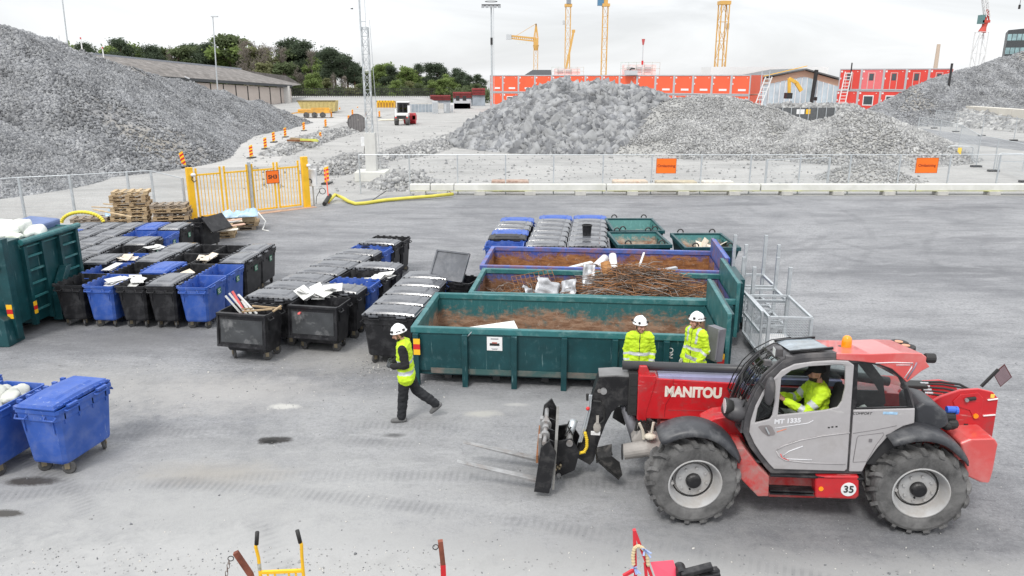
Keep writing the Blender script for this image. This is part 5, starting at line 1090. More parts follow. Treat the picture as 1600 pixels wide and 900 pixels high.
def capsule(b,p,q,r0,r1,n=12):
    p=V(p);q=V(q); d=q-p; l=d.length
    if l<1e-5: b.ball(p,r0,n,8); return
    d/=l; pts=[];rs=[]
    for t in np.linspace(-PI/2,0,5)[:-1]: pts.append(p+d*(r0*math.sin(t))); rs.append(max(.002,r0*math.cos(t)))
    pts+= [p,q]; rs+=[r0,r1]
    for t in np.linspace(0,PI/2,5)[1:]: pts.append(q+d*(r1*math.sin(t))); rs.append(max(.002,r1*math.cos(t)))
    b.tube(pts,rs,n)
def fuse(name,caps,mats,par,vox=.011,sm=4,classify=None,extra=None,fold=0.):
    b=MB()
    for c in caps: capsule(b,*c)
    if extra: extra(b)
    o=b.build(name,mats,par); o.modifiers.new('r','REMESH').mode='VOXEL'; o.modifiers['r'].voxel_size=vox
    s=o.modifiers.new('s','SMOOTH'); s.factor=.5; s.iterations=sm
    bake(o); me=o.data; me.materials.clear()
    if fold:
        for v in me.vertices: v.co+=v.normal*(fold*(mnoise.noise(V((v.co.x*13,v.co.y*13,v.co.z*20)))+.6*mnoise.noise(V((v.co.x*30,v.co.y*30,v.co.z*38)))))
    for m in (mats if isinstance(mats,list) else [mats]): me.materials.append(m)
    if classify: me.polygons.foreach_set('material_index',[classify(p.center) for p in me.polygons])
    else: me.polygons.foreach_set('material_index',[0]*len(me.polygons))
    me.polygons.foreach_set('use_smooth',[True]*len(me.polygons)); me.update(); return o
def seg(p,a,b):
    d=b-a; t=(p-a).dot(d)/d.length_squared; return t,(p-a-d*max(0,min(1,t))).length
def hand_caps(w_,dirv,palm_n,curl,side):
    """palm, four unequal bent fingers and a thumb; w_ wrist, dirv hand direction, palm_n towards the palm side"""
    d=V(dirv).normalized(); n=V(palm_n); n=(n-d*n.dot(d)).normalized(); s=d.cross(n)*side; w_=V(w_); C=[]
    C.append((w_,w_+d*.08,.027,.03)); 
    for k,(off,l) in enumerate(((-.030,.072),(-.010,.082),(.011,.077),(.030,.06))):
        a=w_+d*.078+s*off; C.append((w_+d*.03+s*off*.6,a,.016,.0125)); c=curl
        m=a+(d*math.cos(c)+n*math.sin(c))*l*.5; e=m+(d*math.cos(2*c)+n*math.sin(2*c))*l*.32; f=e+(d*math.cos(2.8*c)+n*math.sin(2.8*c))*l*.25
        C+= [(a,m,.0115,.0105),(m,e,.0105,.0095),(e,f,.0095,.008)]
    a=w_+d*.025-s*.025; m=a+(d*.7-s*.7+n*.25)*.05; e=m+(d*.9-s*.15+n*.35)*.035; C+=[(a,m,.015,.012),(m,e,.012,.009)]
    return C
def person(label,loc,rz,J,spec):
    P=root('person',label,'person',loc,rz); g={k:V(v) for k,v in J.items()}
    hd=g['head']; f=V(spec.get('look',(1,0,0))).normalized(); up=V((0,0,1)); up=(up-f*up.dot(f)*.9).normalized(); f=(f-up*f.dot(up)).normalized(); sd=up.cross(f)
    H=lambda a,b_,c: hd+f*a+sd*b_+up*c
    caps=[(g['neck'],H(-.015,0,-.06),.058,.056),(H(-.02,0,.045),H(.0,0,.045),.095,.092),(H(.005,0,-.05),H(.03,0,-.065),.066,.058),(H(.05,0,-.085),H(.06,0,-.088),.035,.03),(H(.085,0,.02),H(.112,0,-.02),.011,.0165),(H(.09,.015,-.022),H(.09,-.015,-.022),.013,.013),(H(.082,.022,-.056),H(.082,-.022,-.056),.0115,.0115),(H(.085,.035,.035),H(.085,-.035,.035),.016,.016)]
    for s in (1,-1): caps+=[(H(-.005,s*.088,.015),H(-.012,s*.092,-.025),.017,.012),(H(.06,s*.045,-.01),H(.05,s*.05,-.03),.028,.03)]
    # trunk and limbs: one continuous body
    shl,shr,hl,hr=g['shl'],g['shr'],g['hl'],g['hr']; ch=(shl+shr)/2; pv=(hl+hr)/2
    caps+=[(shl.lerp(shr,.18),shr.lerp(shl,.18),.085,.085),(ch.lerp(pv,.3)+(shl-shr)*.2,ch.lerp(pv,.3)-(shl-shr)*.2,.1,.1),(ch.lerp(pv,.65)+(shl-shr)*.14,ch.lerp(pv,.65)-(shl-shr)*.14,.095,.095),(hl,hr,.1,.1),(ch,g['neck'],.08,.06),(ch,pv,.09,.09)]
    for s in 'lr':
        caps+=[(g['sh'+s],g['el'+s],.052,.042),(g['el'+s],g['wr'+s],.042,.028),(g['h'+s],g['kn'+s],.082,.055),(g['kn'+s],g['an'+s],.055,.04)]
        fd=V(spec['foot'+s]).normalized(); fu=V(spec.get('fup'+s,(0,0,1))).normalized(); caps.append((g['an'+s]-fu*.02,g['an'+s]+fd*.09-fu*.035,.036,.03))
        hsp=spec.get('hand'+s,{}); wd=(g['wr'+s]-g['el'+s]).normalized(); caps+=hand_caps(g['wr'+s],hsp.get('d',wd),hsp.get('n',(0,-1 if s=='l' else 1,0)),hsp.get('curl',.5),1 if s=='l' else -1)
    eyes=[H(.094,s*.033,.012) for s in (1,-1)]; mouth=H(.098,0,-.055); bd=spec.get('beard'); glv=spec.get('glove')
    def cls(c):
        if any((c-e).length<.0125 for e in eyes): return 1
        if abs((c-mouth).dot(up))<.007 and abs((c-mouth).dot(sd))<.024 and (c-hd).dot(f)>.07: return 2
        r=c-hd
        if r.length<.2:
            a,b2,z=r.dot(f),r.dot(sd),r.dot(up)
            if bd and z<-.05 and a>.0 and z>-.14: return 3
            if z>.035 and (a<.045 or z>.075) and not(a>.05 and z<.07): return 3
            if a<-.03 and z>-.06: return 3
        if glv:
            for s in 'lr':
                if (c-g['wr'+s]).dot((g['wr'+s]-g['el'+s]).normalized())>-.02 and (c-g['wr'+s]).length<.24: return 4
        return 0
    fuse('body',caps,[spec.get('skin',m_skin),m_eye,m_lips,m_hair,glv or m_skin],P,.0085,3,cls)
    # trousers
    lo=spec.get('loose',1.); tc=[(hl,hr,.118,.118),(hl.lerp(hr,.12)+V((0,0,.07)),hr.lerp(hl,.12)+V((0,0,.07)),.1,.1)]
    for s in 'lr': tc+=[(g['h'+s],g['kn'+s],.105*lo,.08*lo),(g['kn'+s],g['an'+s]+V((0,0,.02)),.082*lo,.07*lo),(g['kn'+s],g['kn'+s].lerp(g['an'+s],.5),.084*lo,.078*lo)]
    fuse('trousers',tc,spec['trousers'],P,.013,4,fold=.012)
    for s in 'lr':
        bc=[]
        fd=V(spec['foot'+s]).normalized(); a=g['an'+s]; u=V(spec.get('fup'+s,(0,0,1))).normalized()
        bc+=[(a+u*.05,a-u*.03,.055,.055),(a-u*.04-fd*.05,a-u*.045+fd*.09,.05,.052),(a-u*.045+fd*.09,a-u*.05+fd*.155,.05,.042)]
        fuse('boot',bc,m_boot,P,.012,2)
    # jacket or vest
    k=spec.get('bulk',1.)
    jc=[(shl.lerp(shr,.14),shr.lerp(shl,.14),.105*k,.105*k),(ch.lerp(pv,.3)+(shl-shr)*.22,ch.lerp(pv,.3)-(shl-shr)*.22,.128*k,.128*k),(ch.lerp(pv,.65)+(shl-shr)*.2,ch.lerp(pv,.65)-(shl-shr)*.2,.128*k,.128*k),(ch.lerp(pv,.48)+(shl-shr)*.21,ch.lerp(pv,.48)-(shl-shr)*.21,.128*k,.128*k),(ch.lerp(pv,.15)+(shl-shr)*.25,ch.lerp(pv,.15)-(shl-shr)*.25,.115*k,.115*k),(ch.lerp(pv,.83)+(shl-shr)*.21,ch.lerp(pv,.83)-(shl-shr)*.21,.132*k,.132*k),(hl.lerp(ch,spec.get('hem',.02)),hr.lerp(ch,spec.get('hem',.02)),.14*k,.14*k),(ch,pv.lerp(ch,.1),.12*k,.13*k),(ch,g['neck']-V((0,0,.025)),.1,.068)]
    sl=[]
    for s in 'lr': sl+=[(g['sh'+s],g['el'+s],.078*k,.066*k),(g['el'+s],g['el'+s].lerp(g['wr'+s],.93),.068*k,.052*k)]
    ax=(pv-ch)
    def jcls(c):
        best=(9,None,0)
        for s in 'lr':
            for a,b2,nm in ((g['sh'+s],g['el'+s],'u'),(g['el'+s],g['wr'+s],'f')):
                t,d_=seg(c,a,b2)
                if d_<.085*k and 0<=t<=1 and d_<best[0]: best=(d_,nm,t)
        tt,dt=seg(c,ch,pv)
        lat=abs((c-ch-ax*tt).dot((shl-shr).normalized()))
        if best[1] and (lat>.2 or dt>.2*k):
            for nm,t0,t1 in spec.get('armbands',()):
                if best[1]==nm and t0<best[2]<t1: return 1
            return 0
        for t0,t1 in spec.get('bands',()):
            if t0<tt<t1: return 1
        if spec.get('braces') and tt<.35 and .085<lat<.135: return 1
        if spec.get('zip') and lat<.009 and (c-ch).dot(V(spec.get('fwd',(1,0,0))))>.05: return 2
        return 0
    if spec.get('vest'):
        fuse('sweater',sl+[(ch,g['neck'],.092,.07)],m_swt,P,.012,3,fold=.01)
        fuse('vest',jc,[m_hv,m_refl,m_txt],P,.012,3,jcls,fold=.012)
    else: fuse('jacket',jc+sl,[m_hv,m_refl,m_txt],P,.012,4,jcls,fold=.014)
    # head wear
    hb=MB(); hb.M=Matrix(((f.x,sd.x,up.x,hd.x),(f.y,sd.y,up.y,hd.y),(f.z,sd.z,up.z,hd.z),(0,0,0,1)))
    if spec.get('cap'):
        prof=[(0,.158),(.05,.15),(.085,.12),(.103,.07),(.108,.035)]; hb.M=hb.M@Matrix.Translation((-.01,0,0))@Matrix.Diagonal((1.08,.95,1,1)); hb.lathe(prof,(0,0,0),'z',24)
        hb.sheet([[V((.09+ .065*t,.07*s*(1-.35*t*t),.045-.02*t-.03*s*s*(.5+t))) for s in np.linspace(-1,1,9)] for t in np.linspace(0,1,5)])
        o=hb.build('cap',m_swt,P,smooth=True); solid(o,.006,1)
    else:
        prof=[(0,.15),(.05,.144),(.085,.122),(.109,.084),(.12,.04),(.124,.022),(.136,.017)]; hb.M=hb.M@Matrix.Translation((-.014,0,.03))@Euler((0,R(-6),0)).to_matrix().to_4x4()@Matrix.Diagonal((1.1,.94,1,1)); hb.lathe(prof,(0,0,0),'z',28)
        for yy in (-.035,0,.035): hb.tube([V((.1*math.cos(t),yy,.005+.15*math.sin(t))) for t in np.linspace(.6,2.5,10)],.006,6)
        o=hb.build('helmet',m_helm,P,smooth=True); solid(o,.006,1)
        vb=MB(); vb.M=hb.M
        for s in (-1,1):
            for a in (.5,2.5): vb.box((.112*math.cos(a),s*.112*math.sin(a)*(.9 if a<1 else 1.1)+s*.04,.066),(.03,.03,.035),rz=a)
            vb.box((.0,s*.117,.055),(.07,.012,.02))
        vb.build('vent',m_txt,o)
        sb=MB()
        for s in (1,-1): sb.tube([H(.03,s*.1,.03),H(.045,s*.083,-.05),H(.05,s*.03,-.115),H(.05,0,-.122)],.006,5); sb.tube([H(-.06,s*.09,.03),H(.03,s*.088,-.035)],.006,5)
        sb.build('chin_strap',m_txt,P)
    return P
# walking man, facing left (-X); local +x is his forward
Jw=dict(head=(.10,0,1.60),neck=(.05,0,1.45),shl=(.03,.18,1.40),shr=(.02,-.18,1.39),ell=(-.02,.24,1.12),elr=(.0,-.22,1.12),wrl=(.22,.13,1.06),wrr=(.22,-.1,1.07),hl=(0,.09,.90),hr=(0,-.09,.91),knl=(.06,.09,.50),knr=(-.16,-.09,.52),anl=(.1,.10,.08),anr=(-.5,-.08,.24))
pw=gp(622,657)
person('man walking left in yellow vest, black clothes and white helmet, looking down',(pw.x+.17,pw.y+.05,0),R(180+2),Jw,dict(look=(.9,.1,-.35),footl=(1,.1,0),footr=(.75,-.05,-.66),fupr=(.66,0,.75),trousers=m_trd,loose=1.12,bulk=1.1,vest=True,bands=((.46,.58),(.84,.98)),beard=True,glove=m_glv,hem=-.12,handl=dict(d=(.9,-.3,.1),n=(0,-1,0),curl=.75),handr=dict(d=(.9,.2,.05),n=(0,1,0),curl=.75)))
# two standing men by the front container
Js=dict(head=(.03,0,1.63),neck=(0,0,1.48),shl=(0,.18,1.43),shr=(0,-.18,1.43),ell=(-.04,.24,1.15),elr=(-.03,-.235,1.15),wrl=(.05,.22,.9),wrr=(.06,-.215,.9),hl=(0,.1,.93),hr=(0,-.1,.93),knl=(.01,.12,.5),knr=(.01,-.12,.5),anl=(0,.13,.08),anr=(0,-.13,.08))
# left man: faces the camera, head turned to his companion
p=at(1000,575,12.95); p2=at(1001,500,12.95)
person('man in yellow jacket smiling beside the green container, facing the camera',(p2.x,12.95,-.02),R(-98),Js,dict(look=(.85,.5,-.12),footl=(1,.2,0),footr=(1,-.2,0),trousers=m_trg,bands=((.54,.66),(.88,1.02)),armbands=(('f',.15,.3),('f',.55,.7)),zip=True,bulk=.93,hem=-.14,handl=dict(n=(0,-1,0),curl=.45),handr=dict(n=(0,1,0),curl=.45)))
p2=at(1090,495,13.02)
Jr=dict(Js); Jr['wrl']=(.12,.2,.93); Jr['wrr']=(.08,-.235,.88)
person('man in yellow jacket with grey gloves and a grey backpack, looking left',(p2.x,13.02,.03),R(-150),Jr,dict(look=(.95,-.22,-.05),footl=(1,.2,0),footr=(1,-.2,0),trousers=m_trg,bands=((.5,.62),(.86,.98)),armbands=(('f',.2,.36),),braces=True,zip=True,glove=m_glg,bulk=.96,hem=-.14,handl=dict(n=(0,-1,0),curl=.5),handr=dict(n=(0,1,0),curl=.5)))
q=at(1117,545,13.1); b=MB(); b.box((0,0,0),(.16,.3,.62)); b.tube([(-.12,-.16,.3),(-.13,-.17,-.25)],.02,8); o=b.build('backpack',M('backpack_grey',(.16,.16,.18),.6,var=.2),bev=.04,seg=3); o.location=(q.x-.0,13.1,1.22); o.rotation_euler=(0,R(4),R(30)); tag(o,'narrow dark grey pack on the back of the man looking left','backpack')
# driver
dv=TO+TF*(-1.68)+TL*.53
Jd=dict(head=(.06,0,2.03),neck=(.0,0,1.87),shl=(.0,.2,1.8),shr=(.0,-.2,1.8),ell=(.22,.26,1.56),elr=(.24,-.24,1.55),wrl=(.46,.12,1.66),wrr=(.47,-.1,1.64),hl=(.02,.1,1.33),hr=(.02,-.1,1.33),knl=(.44,.12,1.37),knr=(.44,-.12,1.36),anl=(.55,.12,.98),anr=(.56,-.12,.98))
person('driver in yellow jacket and black cap steering inside the telehandler cab',(dv.x,dv.y,0),TRZ,Jd,dict(look=(1,.12,-.03),footl=(1,0,0),footr=(1,0,0),trousers=m_trg,bands=((.9,1.02),),armbands=(('u',.5,.72),('f',.1,.34)),beard=True,cap=True,bulk=1.05,hem=.05,skin=M('skin_tan',(.46,.24,.16),.55,var=.08),handl=dict(d=(.8,-.25,.45),n=(0,-.3,-1),curl=.8),handr=dict(d=(.8,.25,.45),n=(0,.3,-1),curl=.8)))
# ============================================================ fence line, gate, barriers
m_mesh=M('fence_wire',(.55,.58,.6),.45,.5,var=.05)
def fence_panel_run(name,label,pts,h,z0,post_w=.06,wire=.005,sx=.06,sz=.2,posts=True,rail=True,group=None,feet=False):
    """pts: post foot positions in order"""
    r=root(name,label,'fence',pts[0],0,group); o=V(pts[0])
    for p in pts:
        q=V(p)-o
        if posts: MB().bb(q.x-post_w/2,q.x+post_w/2,q.y-post_w/2,q.y+post_w/2,q.z,q.z+h+z0).build('post',m_galv,r)
        if feet: MB().bb(q.x-.35,q.x+.35,q.y-.12,q.y+.12,q.z,q.z+.12).build('fence_foot',m_dark,r)
    for a,c in zip(pts[:-1],pts[1:]):
        a=V(a)-o+V((0,0,z0)); c=V(c)-o+V((0,0,z0)); d=c-a; n=max(2,int(d.length/sx)); b=MB()
        for i in range(1,n):
            p=a+d*(i/n); b.tube([p+V((0,0,.08)),p+V((0,0,h))],wire/2,3,False)
        for k in range(int(h/sz)+1): z=.08+(h-.1)*k/int(h/sz); b.tube([a+V((0,0,z)),c+V((0,0,z))],wire/2,3,False)
        if rail: b.tube([a+V((0,0,h)),c+V((0,0,h))],.02,5,False)
        b.build('mesh_panel',m_mesh,r)
    return r
fx=[562,640,715,790,865,942,1018,1095,1172,1249,1327,1404,1482,1559,1636]
fp=[gp(px,304) for px in fx]; fp=[V((p.x,39.75,0)) for p in fp]
fence_panel_run('wire_fence','long galvanised mesh fence standing on the white concrete beams',fp,1.9,.12)
# concrete beams on block feet
be=[(640,672),(672.5,709),(710,948),(949,1190),(1191,1433),(1434,1680)]
for i,(a,c) in enumerate(be):
    x0=gp(a,306).x; x1=gp(c,306).x-.03
    lab=['short white concrete beam at the left end of the fence by the yellow hose','short white concrete beam next to the left end beam','long white concrete beam left of the rusty blocks','long white concrete beam under the left orange sign','long white concrete beam under the middle of the right fence half','long white concrete beam under the right orange sign'][i]
    r=root('concrete_beam',lab,'barrier',(x0,39.4,0),0,'concrete beams under the fence'); w_=x1-x0
    MB().bb(0,w_,-.15,.22,.2,.56).build('beam',M('white_concrete',(.66,.66,.62),.8,var=.08,vs=1,dirt=(.42,.42,.36),ds=.8,dth=.6,damt=.5,world=True),r,bev=.02)
    b=MB(); b.bb(0,w_,-.153,-.145,.2,.245); b.build('mossy_edge',M('moss_edge',(.42,.43,.12),.9,var=.4,vs=1.5,dirt=(.35,.34,.3),ds=.6,dth=.5,damt=.9,world=True),r)
    k=max(1,round(w_/2.58))
    for j in range(k):
        xx=(j+.5)*w_/k; MB().bb(xx-.28,xx+.28,-.3,.3,0,.199).build('block_foot',m_concrete,r,bev=.01)
# signs on the fence
def sign(label,px0,py0,px1,py1,Y,txt,size,tilt=0.):
    p=at((px0+px1)/2,(py0+py1)/2,Y); a=at(px0,py0,Y);c=at(px1,py1,Y); w_=abs(c.x-a.x); h=abs(a.z-c.z)
    r=root('sign',label,'sign',p,tilt); MB().bb(-w_/2,w_/2,-.012,.012,-h/2,h/2).build('board',m_orange,r)
    b=MB(); 
    for q in ((-w_/2,w_/2,h/2-.02,h/2),(-w_/2,w_/2,-h/2,-h/2+.02),(-w_/2,-w_/2+.02,-h/2,h/2),(w_/2-.02,w_/2,-h/2,h/2)): b.bb(q[0],q[1],-.016,-.0125,q[2],q[3])
    b.build('border',M('sign_edge',(.35,.08,.01),.5),r); text('lettering',txt,M('sign_text',(.25,.03,.01),.6,var=0),size,r,frame((0,-.016,0),(1,0,0),(0,0,1)),ext=.002,bold=.004); return r
sign('orange Omlastning sign on the fence in the middle of the photo',1026,247.5,1056,271,39.6,'Omlastning',.2)
sign('orange Omlastning sign at the right end of the fence, slightly tilted',1432.5,246.5,1464,270.5,39.6,'Omlastning',.2,R(2))
# yellow gate
ga,gb=gp(304,345),gp(487,323); gd=(gb-ga); gl_=gd.length; gd.normalize(); grz=math.atan2(gd.y,gd.x)
r=root('yellow_gate','bright yellow double gate of vertical bars between thick yellow posts','gate',ga,grz)
def leaf(x0,x1,h=1.95):
    b=MB(); b.bb(x0,x1,-.03,.03,.12,.19); b.bb(x0,x1,-.03,.03,h-.07,h)
    for x in (x0,x1): b.bb(x-.035,x+.035,-.03,.03,.12,h+.25)
    n=int((x1-x0)/.13)
    for i in range(1,n): x=x0+(x1-x0)*i/n; b.bb(x-.013,x+.013,-.013,.013,.19,h-.07)
    b.build('gate_leaf',m_yellow,r)
for x0,x1 in ((.3,1.42),(1.62,2.72),(2.98,4.1),(4.28,5.4)): leaf(x0*gl_/6,x1*gl_/6)
for x,w_,m_,h in ((0,.26,m_yellow,2.25),(2.85*gl_/6,.1,m_galv,2.3),(5.75*gl_/6,.3,m_yellow,2.35)): MB().bb(x-w_/2,x+w_/2,-.09,.09,0,h).build('gate_post',m_,r,bev=.012)
b=MB(); b.bb(-.2,gl_+.1,-.35,.1,.0,.02); b.build('threshold',M('rust_sill',(.45,.3,.22),.9,var=.2),r)
for x in (.1,5.9*gl_/6): MB().ball((x,-.16,1.95),(.11,.11,.08),10,6).build('gate_motor',M('lamp_white',(.7,.71,.72),.4),r,smooth=True)
b=MB(); b.tube([(x_,-.17,z_) for x_,z_ in ((.05,1.9),(.02,1.75),(.1,1.65),(.2,1.72))],.02,6); b.build('cable',m_txt,r)
sp_=at(426,276.5,(ga+gd*4.1*gl_/6).y-.1)
rs=root('sign','orange square SH3 sign hanging on the yellow gate','sign',sp_,grz-R(8)); MB().bb(-.29,.29,-.012,.012,-.29,.29).build('board',m_orange,rs)
b=MB()
for q in ((-.29,.29,.27,.29),(-.29,.29,-.29,-.27),(-.29,-.27,-.29,.29),(.27,.29,-.29,.29)): b.bb(q[0],q[1],-.016,-.0125,q[2],q[3])
b.build('border',m_txt,rs); text('lettering','SH3',m_txt,.24,rs,frame((0,-.016,0),(1,0,0),(0,0,1)),ext=.002,bold=.006)
# control cabinet with cable loops beside the gate
c=gp(491,322); r=root('control_cabinet','white control cabinet on a post with black cable loops at the right gate post','cabinet',(c.x,c.y,0),0)
MB().bb(-.03,.03,-.03,.03,0,1.0).build('post',m_galv,r); MB().bb(-.16,.2,-.12,.12,.95,1.75).build('cabinet_box',M('lamp_white',(.7,.71,.72)),r,bev=.02)
MB().tube([(.45+.14*math.cos(t),-.05,.72+.14*math.sin(t)) for t in np.linspace(0,2*PI,17)[:-1]],.018,6,closed=True).build('cable_loop',m_txt,r); MB().tube([(-.1+.1*math.cos(t),-.15,1.2+.1*math.sin(t)) for t in np.linspace(-1,3,12)],.02,6).build('cable_loop',m_txt,r)
MB().tube([(.3,-.05,.7),(.15,-.05,.45),(.1,-.03,.1)],.015,6).build('cable',m_txt,r)
# left wire fence behind the pallets
lf=[gp(40,344),gp(108,337),gp(170,334),gp(206,328),gp(245,325)]+[V((-14.0,31.9,0))]
lf=[gp(-60,352),gp(40,343),gp(118,338),gp(206,331),gp(243,328),V((-13.85,32.05,0))]
fence_panel_run('wire_fence','galvanised mesh fence at the left in front of the gravel heap',lf,1.75,.05,post_w=.08)
# yellow layflat hose along the ground, orange pole, black coupling
hp=[(513,318,.1),(524,312,.25),(534,313,.15),(545,318,.1),(556,321,.08),(570,320,.08),(600,316,.1),(640,313,.12),(675,311,.14),(708,308,.16)]
b=MB(); b.tube([gp(px,py,.0)+V((0,0,z)) for px,py,z in hp],.085,8); o=b.build('hose',M('hose_lime',(.62,.55,.08),.5,var=.1),smooth=True); tag(o,'fat yellow hose lying on the ground from the gate to the concrete beam','hose')
p0=gp(507,322,0); p1=gp(516,315,0)+V((0,0,.3)); o=MB().tube([p0+V((0,0,.1)),p1],.1,10).build('hose_coupling',m_txt); tag(o,'black hose coupling at the left end of the fat yellow hose','coupling')
p0=gp(514,318,0); o=MB().tube([p0,p0+V((-.35,1.2,1.5))],.03,6).build('warning_pole',M('pole_red',(.75,.12,.07),.5)); tag(o,'thin orange red pole leaning above the hose coupling','pole')
p0=gp(571,320,0); o=MB().tube([p0,at(604,298,39.1)],.02,6).build('support_stay',m_dark); tag(o,'thin dark stay leaning from the yellow hose to the fence','stay')
o=MB().tube([at(676,297,39.3),at(684,287.5,40.5),at(695,293,39.4),at(708,304,39.2)],.02,6).build('red_cable',M('cable_red',(.35,.08,.07),.6)); tag(o,'thin reddish cable looping over the concrete beam','cable')
# blocks behind the fence
for px0,px1,py0,m_,l in ((768,826,281,M('rusty_block',(.55,.44,.36),.9,var=.2,dirt=(.25,.12,.08),ds=3,dth=.5,damt=.9),'rust stained beige block behind the fence, leftmost of the four'),(957,1010,281,M('rusty_block2',(.6,.52,.42),.9,var=.2,dirt=(.45,.2,.1),ds=3,dth=.58,damt=.8),'beige block with orange rust spots behind the fence'),(1024,1086,282,M('tan_block',(.5,.44,.32),.9,var=.25,dirt=(.35,.28,.18),ds=2),'tan coloured block just below the middle orange sign'),(1097,1143,282,M('pale_block',(.68,.66,.6),.9,var=.12,dirt=(.5,.4,.3),ds=2),'whitish rounded block, rightmost of the four behind the fence')):
    a=at(px0,py0,41.0); c=at(px1,294,41.0); b=MB(); b.bb(a.x,c.x,40.5,41.3,0,a.z); o=b.build('concrete_block',m_,bev=.07,seg=2); tag(o,l,'block','blocks behind the fence')
# ============================================================ pallets
def pallet_mesh():
    b=MB()
    for x in (-.55,-.27,0,.27,.55): b.bb(x-.06,x+.06,-.4,.4,.122,.144)
    for y in (-.34,0,.34):
        b.bb(-.6,.6,y-.05,y+.05,.1,.122); b.bb(-.6,.6,y-.05,y+.05,0,.022)
        for x in (-.53,0,.53): b.bb(x-.07,x+.07,y-.05,y+.05,.022,.1)
    return b.mesh('pallet',[m_wood])
m_pal=[m_wood,M('pale_pallet_wood',(.5,.38,.23),.8,var=.3,vs=4,dirt=(.36,.27,.17),ds=5,damt=.5,bump=.2),M('grey_pallet_wood',(.27,.22,.17),.85,var=.3,vs=4,bump=.2)]
pmesh=pallet_mesh(); pms=[pmesh]; 
for m_ in m_pal[1:]: q=pmesh.copy(); q.materials.clear(); q.materials.append(m_); pms.append(q)
W3=['bottom','second from the bottom','third from the bottom','fourth from the bottom','fifth from the bottom','sixth from the bottom','seventh from the bottom','topmost']
def stack(x,y,rz,n,z0,nm,which,jit=.08,dz=.15,sc_=1.0,shift=None):
    for i in range(n):
        o=link('pallet',pms[which[i%len(which)]]); o.location=(x+random.uniform(-jit,jit)+(shift*i if shift else 0),y+random.uniform(-jit,jit),z0+dz*i*sc_); o.rotation_euler=(random.uniform(-.01,.01),random.uniform(-.01,.01),rz+random.uniform(-.08,.08)); o.scale=(sc_*1.1,sc_*1.1,sc_)
        pos=W3[i] if i<n-1 else 'topmost'
        tag(o,f'wooden pallet, {pos} of the {nm}','pallet','stacked wooden pallets')
stack(-15.6,31.0,R(14),5,0,'lower left pallet stack behind the bins',[2,0,1,0,1],sc_=1.05,dz=.15)
stack(-15.55,31.1,R(16),4,.82,'upper tilted stack on the left pallet stack',[0,0,0,1],sc_=1.02,shift=-.03)
stack(-13.95,30.9,R(10),6,0,'right pallet stack beside the yellow gate',[2,2,0,2,0,2],sc_=1.02)
stack(-17.0,30.5,R(20),3,0,'small pallet stack at the far left',[2,0],sc_=1.)
stack(-11.35,28.6,R(14),3,0,'low pallet stack under loose boards',[1,1,0],sc_=1.05,dz=.13)
stack(-10.95,30.3,R(14),2,0,'pallet pair under the blue plastic crate',[2,0],sc_=1.05)
rn=random.Random(4)
for i,(px,py,l,rz,m_) in enumerate(((327,352,2.4,R(30),m_card),(335,357,2.2,R(34),M('pink_board',(.55,.36,.27),.8,var=.2)),(345,350,1.6,R(62),m_white),(330,362,1.8,R(16),m_card),(352,345,1.2,R(20),M('pink_board',(.55,.36,.27)))) ):
    o=MB().box((0,0,0),(l,.22 if i!=2 else .4,.025)).build('board',m_); g=gp(px,py,.5+.05*i); o.location=g; o.rotation_euler=(R(2),R(-3),rz); tag(o,['long pale board lying across the low pallet stack','pinkish board lying across the low pallet stack','wide white board lying steeply on the low pallet stack','weathered board along the front of the low pallet stack','short pinkish board behind the low pallet stack'][i],'board','loose boards on the pallets')
for i,(px,py,rz) in enumerate(((180,325,.5),(196,322,.15),(176,333,-.2))):
    o=MB().box((0,0,0),(1.7,.12,.03)).build('lath',m_pal[1]); o.location=gp(px,py,.75); o.rotation_euler=(0,R(8),rz); tag(o,['long lath sticking out left of the pallet stack','lath lying flat on the left pallet stack','short lath at the far left of the pallets'][i],'lath')
def plastic(px,py,z,size,label,rz=0.):
    b=MB(); rn=random.Random(px); b.sheet([[V(((i/10-.5)*size[0],(j/7-.5)*size[1],size[2]*(.5+1.1*mnoise.noise(V((i*.45,j*.5,px))))*math.sin(PI*j/7)**.5)) for i in range(11)] for j in range(8)])
    o=b.build('plastic_sheet',M('pale_blue_plastic',(.42,.58,.72),.25,var=.25,vs=4,bump=.3,bs=9),smooth=True); solid(o,.01); o.location=gp(px,py,z); o.rotation_euler=(0,0,rz); return tag(o,label,'plastic sheet')
plastic(176,336,.45,(.5,.6,.3),'crumpled pale blue plastic at the left of the pallet stacks',.3)
plastic(376,338,.6,(1.3,.5,.32),'pale blue plastic sheet draped over the crate on pallets',.35)
b=MB(); 
for k in range(4): b.bb(-.62,.62,-.4+.2*k,-.22+.2*k,0,.32)
o=b.build('timber_bundle',m_pal[1],bev=.01); o.location=(-10.95,30.25,.32); o.rotation_euler=(0,0,R(14)); tag(o,'bundle of short pale timber on pallets under blue plastic','timber')
o=MB().tube([(-10.3,30.6,.6),(-9.9,30.2,.3),(-9.95,29.9,.02),(-9.6,29.6,.02)],.03,6).build('strap',m_white); tag(o,'loose white strap hanging from the timber bundle to the ground','strap')
